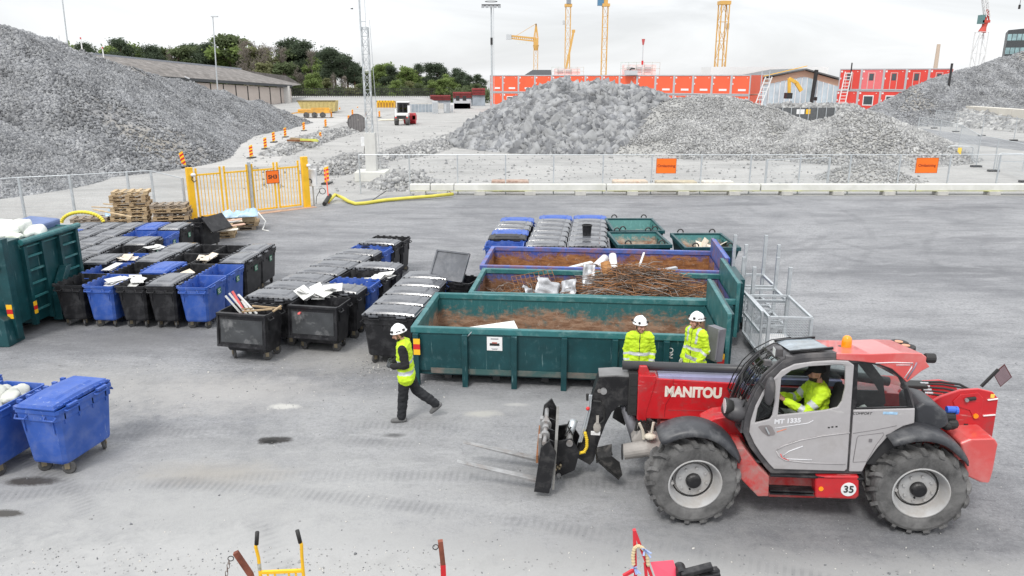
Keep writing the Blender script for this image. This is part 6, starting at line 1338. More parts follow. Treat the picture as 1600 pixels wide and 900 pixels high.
# ============================================================ delineator posts
md=[M('marker_yellow',(.9,.5,.02)),M('marker_red',(.6,.02,.02))]
def delineator_mesh():
    b=MB(); w_,h=.26,.95
    for k in range(7):
        b.mat(k%2); z0=.12+k*(h-.12)/7; z1=z0+(h-.12)/7; s=.05
        b.hexa([(-w_/2,-.02,z0-s),(w_/2,-.02,z0+s),(w_/2,.02,z0+s),(-w_/2,.02,z0-s),(-w_/2,-.02,z1-s),(w_/2,-.02,z1+s),(w_/2,.02,z1+s),(-w_/2,.02,z1-s)])
    return b.mesh('board',md)
dm=delineator_mesh(); fm=MB().bb(-.22,.22,-.4,.4,0,.08).mesh('base_block',m_dark)
dl=[(289,262,1.1,.18,'nearest, leaning beside the left gate post'),(393,247,1,0,'behind the left half of the yellow gate'),(415,233,1,0,'second along the left side of the haul road'),(428,222.5,1,0,'third along the left side of the haul road'),(446,214.5,1,0,'fourth along the left side of the haul road'),(475,204.5,1,0,'on the road left of the yellow trailer'),(509,199,1,0,'on the road below the yellow trailer'),(501,220,.85,0,'on the low gravel berm below the lattice mast'),(518,184,.9,0,'right beside the yellow trailer'),(531,176,.9,0,'farther up the road behind the yellow trailer'),(545,191.5,1,0,'left of the cable drum'),(551,181,1,0,'behind the cable drum on its left'),(559,174.5,.9,0,'far behind the cable drum'),(572,185,1,0,'just right of the lattice mast'),(593,183.5,1,0,'left of the road roller'),(511,287,1.,0,'just right of the yellow gate by the hose')]
for px,py,s,tl,l in dl:
    g=gp(px,py); r=root('delineator_post',f'red and yellow striped marker post {l}','marker post',g,R(-4),'striped marker posts'); r.scale=(s,s,s); r.rotation_euler=(0,-tl,R(-4)); link('board',dm,r); link('base_block',fm,r)
# ============================================================ lattice mast with concrete footing
c=gp(581,283); c=V((c.x,c.y+.6,0))
r=root('lattice_mast','tall thin lattice mast on a white concrete plinth rising out of the photo','mast',c,0)
MB().bb(-.95,.85,-.9,.9,0,.55).build('footing',M('white_concrete',(.66,.66,.62)),r,bev=.02); MB().bb(-.38,.24,-.3,.3,.55,2.75).build('plinth',M('plinth_white',(.56,.56,.54),.8,var=.06,world=True),r,bev=.01)
def lattice(b,x,y,w0,z0,z1,step,rc,rb,w1=None,lean=(0,0)):
    w1=w0 if w1 is None else w1; n=int((z1-z0)/step)
    co=lambda k,t:V((x+lean[0]*t+(w0+(w1-w0)*t)/2*(1 if k in(1,2) else -1),y+lean[1]*t+(w0+(w1-w0)*t)/2*(1 if k in(2,3) else -1),z0+(z1-z0)*t))
    for k in range(4): b.bar(co(k,0),co(k,1),rc*2)
    for i in range(n):
        for k in range(4):
            j=(k+1)%4; a,c=(k,j) if (i+k)%2 else (j,k); b.bar(co(a,i/n),co(c,(i+1)/n),rb*2); b.bar(co(k,(i+1)/n),co(j,(i+1)/n),rb*1.6)
b=MB(); lattice(b,-.1,0,.36,2.75,8.6,.45,.025,.012); b.build('lattice_tower',m_galv,r)
b=MB(); b.tube([(-.32,0,8.4),(-.32,0,17)],.05,8); b.tube([(-.02,0,8.4),(-.02,0,17)],.015,6); b.bar((-.32,0,8.5),(.12,0,8.5),.05); b.bar((-.32,0,8.9),(.0,0,8.9),.05); b.build('upper_pole',m_galv,r)
MB().tube([(.45,0,0.6),(.2,0,9)],.015,5).build('stay_wire',m_galv,r); MB().bb(-.6,-.36,-.2,.1,2.0,2.5).build('junction_box',M('lamp_white',(.7,.71,.72)),r)
MB().tube([(-.4,-.1,2.05),(-.45,-.2,1.6),(-.3,-.3,1.5)],.02,6).build('cable',m_txt,r)
# ============================================================ machines on the gravel
def part(r,n,m_,fn,bev=0.,smooth=False):
    b=MB(); fn(b); return b.build(n,m_,r,bev=bev,smooth=smooth)
g=gp(631,195); r=root('road_roller','white and red road roller parked on the gravel road','roller',(g.x,g.y,0),R(0))
m_wp=M('white_paint',(.75,.75,.75),.4,var=.06)
part(r,'body',m_wp,lambda b:b.bb(-.95,.75,-1.2,.3,.75,1.5),.1); part(r,'cab',m_dark,lambda b:b.bb(-.75,.65,-.1,1.3,1.45,2.75),.05)
for x in (-.3,.2): part(r,'cab_window',glass('cabin_glass',(.6,.7,.75),.5),lambda b:b.bb(x-.2 if x<0 else x-.15,x+.25 if x>0 else x+.2,-.12,-.105,1.6,2.55))
part(r,'roof',m_wp,lambda b:b.bb(-.85,.75,-.2,1.4,2.75,2.87),.03)
for x in (-.8,.6): part(r,'wheel',m_rubber,lambda b:b.cyl((x-.22,-.7,.6),(x+.22,-.7,.6),.6,n=20))
part(r,'drum',M('roller_red',(.5,.03,.04),.5),lambda b:b.cyl((-.2,2.,.7),(1.3,2.,.7),.7,n=22)); part(r,'drum_frame',M('roller_red',(.5,.03,.04)),lambda b:(b.bb(1.0,1.35,.9,2.7,.5,1.15),b.bb(-.3,1.35,.9,1.2,.6,1.1)))
part(r,'rear_grille',m_dark,lambda b:b.bb(-.7,.5,-1.23,-1.2,.8,1.2)); part(r,'rear_light',m_red,lambda b:(b.bb(-.9,-.7,-1.23,-1.2,.9,1.05),b.bb(.5,.7,-1.23,-1.2,.9,1.05)))
part(r,'exhaust_pillar',m_wp,lambda b:(b.bb(-.95,-.75,-.9,-.2,1.5,2.0),b.bb(.6,.9,-.4,.3,1.5,2.4)))
g=gp(466,184.5); m_yt=M('trailer_yellow',(.75,.38,.05),.55,var=.15,dirt=(.4,.25,.1),ds=.6,world=True)
r=root('dump_trailer','orange yellow flatbed trailer parked in front of the tan dump body','trailer',(g.x,g.y,0),R(4))
part(r,'bed',m_yt,lambda b:(b.bb(0,4.6,0,2.2,.7,1.25),b.bb(2.0,4.6,-.02,.05,1.25,1.5))); part(r,'drawbar',m_yt,lambda b:(b.bar((0,1,.8),(-1.2,1,.6),.15),b.bar((2,0,.8),(0,0,1.1),.12)))
for x in (1.2,2.4,3.6): part(r,'wheel',m_rubber,lambda b:b.cyl((x,-.05,.42),(x,.3,.42),.42,n=16))
g=gp(449,182); r=root('tipping_skip','long tan yellow tipping skip with vertical ribs behind the trailer','skip',(g.x,g.y+6,0),0); m_tan=M('tan_body',(.5,.4,.16),.6,var=.15,world=True)
part(r,'tub',m_tan,lambda b:b.hexa([(.8,0,.5),(6,0,.5),(6,2.2,.5),(.8,2.2,.5),(0,0,2.2),(6.2,0,2.2),(6.2,2.2,2.2),(0,2.2,2.2)]))
for k in range(8): part(r,'rib',m_tan,lambda b:b.bb(.75+.68*k,.85+.68*k,-.08,.0,.6,2.1))
part(r,'top_rail',M('dark_rail',(.14,.11,.06),.7),lambda b:b.bb(-.05,6.25,-.1,.0,2.1,2.25))
g=gp(559,206); r=root('cable_drum','large dark grey wooden cable drum standing on the gravel','cable drum',(g.x,g.y,0),R(18)); m_dr=M('drum_wood',(.12,.115,.115),.85,var=.35,vs=3)
for y in (0,.9): part(r,'flange',m_dr,lambda b:b.cyl((0,y,.95),(0,y+.08,.95),.98,n=36))
part(r,'core',m_dr,lambda b:b.cyl((0,.08,.95),(0,.9,.95),.6,n=24)); part(r,'centre_bolt',M('light_wood',(.4,.37,.33),.8),lambda b:b.box((.1,-.02,1.3),(.12,.03,.1)))
for k in range(7): part(r,'plank',M('drum_plank',(.19,.18,.18),.85),lambda b:b.bb(-.92+.27*k,-.7+.27*k,-.025,-.003,.95-math.sqrt(max(.02,.93**2-(-.81+.27*k)**2))*.98,.95+math.sqrt(max(.02,.93**2-(-.81+.27*k)**2))*.98))
g=gp(589,174.5); r=root('yellow_cage','bright orange yellow box cage standing far back on the gravel','cage',(g.x,g.y,0),0)
part(r,'panel',m_yellow,lambda b:(b.bb(0,3.1,0,.1,.2,.5),b.bb(0,3.1,0,.1,1.6,1.9),[b.bb(.5*k,.5*k+.12,.0,.1,.1,1.9) for k in range(7)]))
part(r,'backing',M('cage_tan',(.6,.35,.08),.7),lambda b:b.bb(0,3.1,.4,2,.1,1.8))
g=gp(600,189); o=MB().hexa([(0,0,.05),(3.4,.5,.05),(4.0,1.6,.05),(.6,1.6,.05),(.3,.2,.22),(3.1,.6,.3),(3.6,1.3,.3),(.8,1.3,.2)]).build('tarpaulin',M('beige_tarp',(.6,.56,.47),.8,var=.1)); o.location=(g.x-.9,g.y,0); tag(o,'flat beige tarpaulin bundle left of the road roller','tarpaulin')
g=gp(470,232)
for i,(dx,dy,l,a,m_,lb) in enumerate(((0,0,2.2,.3,m_rust,'rusty beam lying on the gravel berm'),(.3,.4,2.4,-.2,M('lime_pipe',(.6,.6,.12),.6),'lime yellow pipe lying across the rusty beam on the berm'),(.8,-.3,1.4,.1,M('lime_pipe',(.6,.6,.12)),'short lime yellow pipe in front on the berm'),(-.4,.2,1.2,-.5,m_wood,'short plank end on the gravel berm'))):
    o=MB().bar((-l/2,0,0),(l/2,0,.1),.16).build('scrap_beam',m_); o.location=(g.x+dx,g.y+dy,.6+.05*i); o.rotation_euler=(0,.1,a); tag(o,lb,'scrap')
# site cabinets and panels before the forest
def boxthing(name,label,cat,px0,py0,px1,py1,Y,dep,m_,extra=None,bev=0.):
    a=at(px0,py0,Y); c=at(px1,py1,Y); r=root(name,label,cat,(a.x,Y,0),0); w_=c.x-a.x; zb=0 if c.z<1.2 else c.z-.5
    part(r,'body',m_,lambda b:b.bb(0,w_,0,dep,zb,a.z),bev)
    if extra: extra(r,w_,zb,a.z)
    return r
m_lgrey=M('cabinet_grey',(.5,.52,.54),.6,var=.08); m_panel=M('panel_greyblue',(.3,.34,.38),.6,var=.2,vs=.8)
def ribs(m_,step):
    def fn(r,w_,z0,z1):
        k=0
        while k*step<w_: part(r,'panel_rib',m_,lambda b:b.bb(k*step,k*step+.1,-.08,-.0,z0,z1)); k+=1
    return fn
boxthing('steel_hoarding','long grey blue corrugated hoarding far back left of the red cabins','hoarding',637,163,682,176,135,.3,m_panel,ribs(m_lgrey,.6))
boxthing('electric_cabinet','pale grey cabinet just right of the hoarding','cabinet',675,158,684,176,130,1,m_lgrey,lambda r,w_,z0,z1:part(r,'door',M('cab_grey2',(.4,.42,.44),.6),lambda b:b.bb(.1,w_-.1,-.03,0,.2,z1-.2)))
boxthing('electric_cabinet','wide mid grey cabinet between two pale ones far back','cabinet',693,161,703,173,132,1,M('mid_grey',(.33,.35,.37),.6),lambda r,w_,z0,z1:part(r,'door',m_lgrey,lambda b:b.bb(.1,w_*.45,-.03,0,.2,z1-.2)))
boxthing('electric_cabinet','small white cabinet near the red cabins','cabinet',703.5,161,709,173,134,1,m_wp,lambda r,w_,z0,z1:part(r,'door',m_lgrey,lambda b:b.bb(.1,w_-.1,-.03,0,.2,z1-.3)))
boxthing('site_cabin','low pale site cabin right of the cabinets','cabin',709,156,735,172,150,2.5,m_lgrey,lambda r,w_,z0,z1:[part(r,'window',m_dark,lambda b:b.bb(.4+k*1.3,1.1+k*1.3,-.03,0,1.5,2.4)) for k in range(2)])
for px0,py0,px1,py1,l in ((672,149,704,157,'stack of dark red formwork panels before the trees, left part'),(708,144,737,153,'stack of dark red formwork panels before the trees, middle part'),(738,138,758,149,'stack of dark red formwork panels beside the red cabins')):
    a=at(px0,py0,165); c=at(px1,py1,165); r=root('formwork_stack',l,'formwork',(a.x,165,0),R(6),'red formwork stacks')
    w_=c.x-a.x; mr_=M('formwork_red',(.24,.035,.035),.7,var=.3,vs=1); part(r,'support',m_panel,lambda b:b.bb(0,w_,.2,2,0,c.z)); part(r,'panel',mr_,lambda b:b.bb(0,w_,0,2.2,c.z,a.z)); [part(r,'rail',M('formwork_dark',(.1,.02,.02),.7),lambda b:b.bb(0,w_,-.1,-.02,c.z+(a.z-c.z)*k/3,c.z+(a.z-c.z)*k/3+.12)) for k in range(3)]
# low fence and quay line before the forest
pts=[at(px,158,170) for px in range(452,690,12)]; pts=[V((p.x,170,2.0)) for p in pts]
r=root('dark_railing','dark railing along the bank at the foot of the forest','railing',(0,0,0),0)
b=MB(); 
for k in range(80): x=pts[0].x+(pts[-1].x-pts[0].x)*k/79; b.bb(x-.05,x+.05,170,170.1,1.4,3.5)
for z in (2.2,2.8,3.4): b.bb(pts[0].x,pts[-1].x,170,170.06,z,z+.08)
b.build('rail',m_dark,r)
b=MB(); b.hexa([(-78,120,0),(-20,120,0),(-14,165,0),(-80,165,0),(-78,160,1.6),(-22,160,1.6),(-16,178,1.7),(-80,178,1.7)]); o=b.build('bank',m_grav); o['kind']='structure'
b=MB(); b.bb(-45,-8,150,150.5,0,1.0); o=b.build('kerb_wall',m_concrete); tag(o,'low pale concrete wall along the foot of the bank','wall')
# ============================================================ long roofed shed at left
mrf=M('tile_roof_grey',(.2,.185,.175),.9,var=.35,vs=.8,dirt=(.12,.11,.1),ds=1.5,bump=.6,bs=2,world=True)
A_=at(140,86,118);B_=at(376,109.5,150);C_=at(456,134,150);D_=at(262,121,122)
r=root('long_shed','long low shed with a weathered grey tiled roof behind the left heap','building',(0,0,0),0)
Db=D_+ (D_-C_)*1.0
b=MB(); b.add([A_+(A_-B_)*.6,B_,C_,Db],[(0,1,2,3)]); o=b.build('roof',mrf,r); solid(o,.3)
b=MB(); b.add([B_+V((0,.1,0)),C_+V((0,.1,0)),C_+V((-4,22,0)),B_+V((4,16,-1))],[(0,1,2,3)]); b.build('hip_roof',mrf,r)
b=MB(); b.bar(A_+(A_-B_)*.6+V((0,0,.2)),B_+V((0,0,.2)),.45,.3); b.build('ridge_cap',M('ridge_grey',(.28,.3,.34),.6),r)
b=MB(); b.bar(Db+V((0,-.2,-.1)),C_+V((0,-.2,-.1)),.3,.45); b.build('eave',M('eave_dark',(.06,.065,.07),.7),r)
mw=M('pinkish_wall',(.52,.46,.42),.85,var=.1,vs=.3,dirt=(.45,.4,.36),ds=.3,world=True)
e0,e1=Db+V((0,.6,-.5)),C_+V((-.5,.6,-.5)); b=MB(); b.add([e0,e1,V((e1.x,e1.y,0)),V((e0.x,e0.y,0))],[(0,1,2,3)]); o=b.build('front_wall',mw,r); solid(o,.3)
for k in range(9):
    p=e0.lerp(e1,.55+.05*k); MB().bb(p.x-.12,p.x+.12,p.y-.35,p.y-.05,0,p.z).build('post',m_dark,r)
p=at(452,135,149); MB().bb(p.x-2.2,p.x+.1,148.4,148.9,0,p.z+.1).build('end_pier',M('pier_grey',(.55,.54,.52),.8,var=.08),r)
MB().bar(at(232,97,140),at(296,124,124)+V((0,0,.1)),.15,.1).build('roof_cable',m_lgrey,r)
# ============================================================ red cabins
m_cr=M('cabin_red',(.78,.12,.05),.45,var=.07,world=True,vs=.3); m_cr2=M('cabin_red_deep',(.66,.06,.045),.45,var=.07,world=True,vs=.3); m_cr3=M('cabin_pink',(.72,.16,.17),.45,var=.05); m_fr=M('cabin_frame',(.42,.43,.45),.5,var=.1); m_win=M('window_dark',(.06,.08,.09),.1,var=.3,vs=.5)
def cabin(p,q,z0,z1,label,col,kind,lr,grp):
    """module front between ground points p and q"""
    d=q-p; w_=d.length; r=root('site_cabin',label,'cabin',(p.x,p.y,z0),math.atan2(d.y,d.x),grp); h=z1-z0; f=.16
    part(r,'body',col,lambda b:b.bb(f*.4,w_-f*.4,.06,8,.08,h-.05))
    part(r,'frame',m_fr,lambda b:(b.bb(0,f,0,.2,0,h),b.bb(w_-f,w_,0,.2,0,h),b.bb(f,w_-f,0,.19,h-f,h),b.bb(f,w_-f,0,.19,0,f)))
    rn=random.Random(int(p.x*10)); 
    part(r,'fitting',m_wp,lambda b:(b.bb(f+.05,f+.3,.03,.06,h-.55,h-.3),b.bb(f+.02,f+.16,.03,.06,h*.5,h*.58),b.bb(w_*.8,w_*.84,.03,.06,h-.5,h-.4)))
    if kind=='plain': part(r,'vent_plate',m_wp,lambda b:b.bb(w_*.38,w_*.78,.03,.06,.55,.85))
    if kind=='win': wn=part(r,'window',m_wp,lambda b:b.bb(w_*.25,w_*.72,.02,.06,h*.3,h*.78)); part(wn,'pane',m_win,lambda b:b.bb(w_*.29,w_*.68,-.0,.018,h*.35,h*.73))
    if kind=='door':
        dw=part(r,'door',M('door_trim',(.55,.5,.47),.5),lambda b:b.bb(w_*.3,w_*.62,.02,.06,.15,h*.82)); part(dw,'door_leaf',col,lambda b:b.bb(w_*.33,w_*.59,.0,.019,.2,h*.8)); part(dw,'pane',m_win,lambda b:b.bb(w_*.36,w_*.56,-.015,-.001,h*.45,h*.77))
    return r
# left block: twelve modules wide, two storeys
ex=[765.5,785.5,810,835.5,861.5,887.5,914,940,967,994.5,1023,1052,1081.5,1111,1141,1171]
Yl,Yr=143.,119.
def edge(px):   # point on the line between the two ends seen at column px (top edge row about 116)
    P0=at(765.5,150,Yl); P1=at(1171,150,Yr); d=ray(px,150); tt=(P0.x*d[1]-P0.y*d[0])/((P0.x-P1.x)*d[1]-(P0.y-P1.y)*d[0]); return V((P0.x+(P1.x-P0.x)*tt,P0.y+(P1.y-P0.y)*tt,0))
E_=[edge(px) for px in ex]
nth=['first','second','third','fourth','fifth','sixth','seventh','eighth','ninth','tenth','eleventh','twelfth','thirteenth','fourteenth','fifteenth']
for i in range(15):
    cabin(E_[i],E_[i+1],3.25,6.2,f'red cabin, {nth[i]} from the left in the upper row of the long block',m_cr,'plain','u','upper cabins of the long red block')
    if i<3 or i>9:
        cabin(E_[i],E_[i+1],.2,3.2,f'red cabin, {nth[i]} from the left in the lower row of the long block',m_cr,'win' if i in (1,12) else 'plain','l','lower cabins of the long red block')
part(None,'x',m_fr,lambda b:None) if False else None
# side wall at the right end
d=(E_[15]-E_[14]).normalized(); n=V((-d.y,d.x,0)); 
# right block
ex2=[1308,1342,1377,1412,1447,1482]; E2=[at(px,150,128.-1.55*i) for i,px in enumerate(ex2)]; E2=[V((p.x,p.y,0)) for i,p in enumerate(E2)]
for i in range(5):
    cabin(E2[i],E2[i+1],3.85,7.15,[ 'red cabin at the upper left corner of the right cabin block with a grey door','pinkish red cabin with a door, second in the upper row of the right block','red cabin with a pale door, third in the upper row of the right block','red cabin with a door, fourth in the upper row of the right block','red cabin partly behind the right heap, last in the upper row'][i],m_cr3 if i==1 else m_cr2,'door','u','cabins of the right red block')
    if i<4: cabin(E2[i]-V((.2,0,0)),E2[i+1]-V((.2,0,0)),.45,3.8,['red cabin at the lower left corner of the right block behind a white ladder','red cabin with a white framed window, second in the lower row of the right block','red cabin with a window cut by the gravel heap, third in the lower row','red cabin mostly behind the gravel heap, fourth in the lower row'][i],m_cr2,'plain' if i==0 else 'win','l','cabins of the right red block')
b=MB(); b.hexa([(50,114,0),(84,114,0),(84,140,0),(50,140,0),(52,118,.44),(84,116,.44),(84,138,.44),(52,138,.44)]); o=b.build('embankment',m_grav); o['kind']='structure'
# stair towers / ladders
def ladder(px,py0,py1,Y,w_,label,m_,n=12,lean=0.):
    a=at(px,py0,Y); c=at(px,py1,Y); r=root('access_ladder',label,'ladder',(a.x,Y,0),0); b=MB()
    for x in (-w_/2,w_/2): b.bar((x,0,max(0,c.z)),(x+lean,0,a.z),.12)
    b.build('stile',m_,r); b=MB()
    for k in range(n): t=(k+.5)/n; z=max(0,c.z)+(a.z-max(0,c.z))*t; b.bar((-w_/2+lean*t,0,z),(w_/2+lean*t,0,z),.09)
    b.build('rung',m_,r); return r
ladder(1320,112,172,122,1.0,'white and red access ladder on the right cabin block',m_wp,lean=.6); ladder(1186,120,172,112,.9,'white access ladder at the right end of the long red block',m_wp,lean=1.4,n=8); ladder(1197,110,172,113,1.1,'galvanised stair frame right of the long red block',m_galv,n=5)
# chimneys / pipes on cabins, chimney, roof units
def tower(name,label,cat,px0,px1,py0,py1,Y,m_,top=None,taper=1.):
    a=at(px0,py1,Y); c=at(px1,py1,Y); t=at(px0,py0,Y); w_=c.x-a.x; r=root(name,label,cat,((a.x+c.x)/2,Y,0),0)
    part(r,'shaft',m_,lambda b:b.tube([(0,0,min(0,a.z) if a.z<3 else a.z-3),(0,0,t.z)],[w_/2,w_/2*taper],16))
    if top: part(r,'cap',top,lambda b:b.cyl((0,0,t.z),(0,0,t.z+.02*Y/10),w_/2*1.05,n=16))
    return r
tower('chimney','tall beige brick chimney behind the right cabins','chimney',1457.5,1464,69,112,320,M('chimney_brick',(.5,.4,.32),.85,var=.1),taper=.8)
tower('flue_pipe','thin dark flue pipe on the right cabin block near its left end','flue',1329,1331,98,110,126,m_dark); tower('flue_pipe','thick dark flue pipe at the right heap edge','flue',1484,1487.5,99,112,104,m_dark)
def acunit(px0,px1,py0,Y,label,zb=6.2):
    a=at(px0,py0,Y); c=at(px1,py0,Y); w_=c.x-a.x; r=root('roof_plant',label,'roof unit',(a.x,Y,zb),0); h=a.z-zb
    part(r,'housing',m_wp,lambda b:b.bb(.6,w_-.6,0,2.5,0,h*.82)); n=max(2,int(w_/1.6))
    for k in range(n-1): part(r,'grille',m_lgrey,lambda b:b.bb(1.0+1.5*k,2.0+1.5*k,-.05,0,h*.2,h*.65))
    part(r,'guard_rail',M('rail_green',(.45,.55,.5),.5),lambda b:[b.bar((x,-.2,0),(x,-.2,h),.06) for x in np.linspace(0,w_,6)]+[b.bar((0,-.2,h*f),(w_,-.2,h*f),.06) for f in (.5,1.)])
acunit(970,1031,97.5,131,'large white ventilation unit with railing on the long red cabin roof'); acunit(862,912,105,138,'low white ventilation unit with railing at the left on the cabin roof')
a=at(817,115,150); c=at(862,109,150); r=root('dark_roof','low dark pitched roof behind the left end of the red cabins','building',(a.x,150,0),0); w_=c.x-a.x
part(r,'wall',m_panel,lambda b:b.bb(0,w_,0,6,0,6)); part(r,'roof',M('roof_slate',(.05,.055,.06),.6),lambda b:b.hexa([(0,-.3,6),(w_,-.3,6),(w_,6,6),(0,6,6),(w_*.35,2,c.z),(w_,2,c.z),(w_,4,c.z),(w_*.35,4,c.z)]))
p=at(961,113,150); r=root('roof_vent','small dark roof vent with a curved cap behind the cabins','roof vent',(p.x,128,6.2),0); part(r,'hood',m_lgrey,lambda b:b.bb(-1.2,.8,0,1,0,.7)); part(r,'cap',m_dark,lambda b:b.tube([(-.4,.5,.7),(-.2,.5,1.0),(.4,.5,.95)],.14,8))
p=at(1003,115,128); t=at(1003,62,128); r=root('signal_pole','thin pole with a red and white basket top above the cabins','pole',(p.x,128,6.2),0); part(r,'shaft',m_lgrey,lambda b:b.tube([(0,0,0),(0,0,t.z-6.2)],.07,6)); part(r,'basket',M('basket_red',(.5,.1,.1),.6),lambda b:b.tube([(0,0,t.z-7.0),(0,0,t.z-6.1)],[.12,.28],8)); part(r,'bracket',m_red,lambda b:b.bb(-.15,.15,-.1,.1,1.6,2.2))
# glazed hall with pitched roof
Yh=150; pk=at(1257,110,Yh); lf_=at(1186,125,Yh); rt=at(1312,126,Yh); r=root('glazed_hall','hall with a shallow pitched roof and tall glazed gable between the cabin blocks','building',(0,0,0),0); P2=lambda a,b_,t:(a,t,b_)
part(r,'wall',M('hall_wall',(.68,.45,.33),.7,var=.05),lambda b:b.plate(P2,[(lf_.x,0),(rt.x,0),(rt.x,rt.z),(pk.x,pk.z),(lf_.x,lf_.z)],Yh,Yh+20))
part(r,'roof',M('hall_roof',(.13,.135,.14),.6),lambda b:(b.hexa([(lf_.x-2,Yh-1,lf_.z-.1),(pk.x,Yh-1,pk.z+.1),(pk.x,Yh+20,pk.z+.1),(lf_.x-2,Yh+20,lf_.z-.1),(lf_.x-2,Yh-1,lf_.z+.15),(pk.x,Yh-1,pk.z+.35),(pk.x,Yh+20,pk.z+.35),(lf_.x-2,Yh+20,lf_.z+.15)]),b.hexa([(pk.x,Yh-1,pk.z+.1),(rt.x+2,Yh-1,rt.z-.3),(rt.x+2,Yh+20,rt.z-.3),(pk.x,Yh+20,pk.z+.1),(pk.x,Yh-1,pk.z+.35),(rt.x+2,Yh-1,rt.z-.05),(rt.x+2,Yh+20,rt.z-.05),(pk.x,Yh+20,pk.z+.35)])))
mgw=M('hall_glass',(.5,.6,.66),.15,var=.2,vs=.4,spec=.7)
n=15
for k in range(n):
    x0=lf_.x+(rt.x-lf_.x)*k/n; x1=lf_.x+(rt.x-lf_.x)*(k+1)/n-.14; zt=lambda x:(lf_.z+(pk.z-lf_.z)*(x-lf_.x)/(pk.x-lf_.x) if x<pk.x else pk.z+(rt.z-pk.z)*(x-pk.x)/(rt.x-pk.x))-1.1
    part(r,'window',mgw,lambda b:b.hexa([(x0,Yh-.1,.5),(x1,Yh-.1,.5),(x1,Yh-.02,.5),(x0,Yh-.02,.5),(x0,Yh-.1,zt(x0)),(x1,Yh-.1,zt(x1)),(x1,Yh-.02,zt(x1)),(x0,Yh-.02,zt(x0))]))
    part(r,'mullion',m_wp,lambda b:b.bb(x1,x1+.14,Yh-.25,Yh-.02,.4,min(zt(x0),zt(x1))))
part(r,'back_roof',m_wp,lambda b:b.bb(lf_.x-4,rt.x+6,Yh+21,Yh+30,0,pk.z+.9)); p=at(1273,120,148); part(r,'flue',m_dark,lambda b:b.tube([(p.x,148.5,0),(p.x+.4,148.5,pk.z+.1)],.35,10)); part(r,'yellow_stripe',m_yellow,lambda b:b.bar((lf_.x,Yh-1.2,lf_.z+.6),(pk.x,Yh-1.2,pk.z+.8),.12))
# excavator arm behind the pale heap
p=[at(*q,112) for q in ((1233,145),(1233,124),(1252,142))]; r=root('excavator','yellow excavator arm bending over the pale rubble bank','excavator',(0,0,0),0); m_ex=M('excavator_yellow',(.72,.42,.06),.5,var=.1)
part(r,'boom',m_ex,lambda b:(b.bar(p[1]+V((0,0,.1)),(p[1]+p[2])/2+V((.1,0,.35)),.4,.45),b.bar((p[1]+p[2])/2+V((.1,0,.35)),p[2],.4,.5))); part(r,'stick',m_ex,lambda b:b.bar(p[0],p[1]+V((0,0,.15)),.35,.38)); part(r,'body',m_ex,lambda b:b.bb(p[2].x-.5,p[2].x+2.5,111,113.5,.9,2.2),.1); part(r,'bucket',m_dark,lambda b:b.bb(p[0].x-.5,p[0].x+.3,111.4,112.6,p[0].z-.8,p[0].z))
heap('gravel_heap','pale rubble bank below the excavator arm','rubble heap',[V((35.5,106,2.2)),V((41,106,2.3)),V((46,106,2.2))],.7,2200,.15,.6,17,m_sl,m_fines,amp=.2)
# dark screened fence with signs, blue bin, signal
a=at(1196,158,100); c=at(1304,173,100); r=root('screen_fence','dark screened site fence in front of the pale rubble bank','fence',(a.x,100,0),0); w_=c.x-a.x
part(r,'screen',M('screen_dark',(.1,.105,.11),.8,var=.2),lambda b:b.bb(0,w_,0,.05,.25,2.1)); [part(r,'post',m_galv,lambda b:b.bb(k*w_/8,k*w_/8+.08,-.1,-.02,.0,2.2)) for k in range(9)]
for x,w2,m_,nm in ((4.1,1.0,m_wp,'white_board'),(5.3,.55,m_yellow,'yellow_board')): part(r,nm,m_,lambda b:b.bb(x,x+w2,-.04,-.001,1.3,1.9))
g=gp(1285,181); o=root('wheelie_bin','small blue bin standing far back near the right red cabins','bin',(g.x,g.y,0),0); part(o,'body',m_bluebin,lambda b:b.hexa([(-.4,0,.1),(.4,0,.1),(.4,.7,.1),(-.4,.7,.1),(-.5,0,1.0),(.5,0,1.0),(.5,.8,1.0),(-.5,.8,1.0)])); part(o,'lid',m_bluebin,lambda b:b.bb(-.52,.52,-.03,.85,1.0,1.1))
g=gp(1272,176); o=root('traffic_signal','small dark traffic signal on a thin post by the screened fence','signal',(g.x,g.y,0),0); part(o,'post',m_galv,lambda b:b.bb(-.05,.05,0,.1,0,2.6)); part(o,'signal_head',m_dark,lambda b:(b.bb(-.25,.25,-.1,.1,2.0,2.6),b.bb(-.2,.3,-.1,.1,1.0,1.4)))
# glass office at the far right
a=at(1571,76,210); c=at(1640,47,210); r=root('office_building','modern glass office block with dark bands at the right edge','building',(a.x,210,0),0)
part(r,'body',M('office_dark',(.05,.055,.06),.5),lambda b:b.hexa([(0,0,0),(14,-6,0),(20,12,0),(8,14,0),(0,0,c.z+.0),(14,-6,c.z+1.4),(20,12,c.z+1),(8,14,c.z)]))
for k in range(4):
    for j in range(14): part(r,'window',M('office_glass',(.25,.38,.4),.1,var=.35,vs=.6,spec=.8),lambda b:b.hexa([(j*1.0+.05,-.05-j*.43,c.z-2.6-3.4*k),(j*1.0+.9,-.05-(j+.85)*.43,c.z-2.6-3.4*k),(j*1.0+.9,.05-(j+.85)*.43,c.z-2.6-3.4*k),(j*1.0+.05,.05-j*.43,c.z-2.6-3.4*k),(j*1.0+.05,-.05-j*.43,c.z-1.0-3.4*k),(j*1.0+.9,-.05-(j+.85)*.43,c.z-1.0-3.4*k),(j*1.0+.9,.05-(j+.85)*.43,c.z-1.0-3.4*k),(j*1.0+.05,.05-j*.43,c.z-1.0-3.4*k)]))
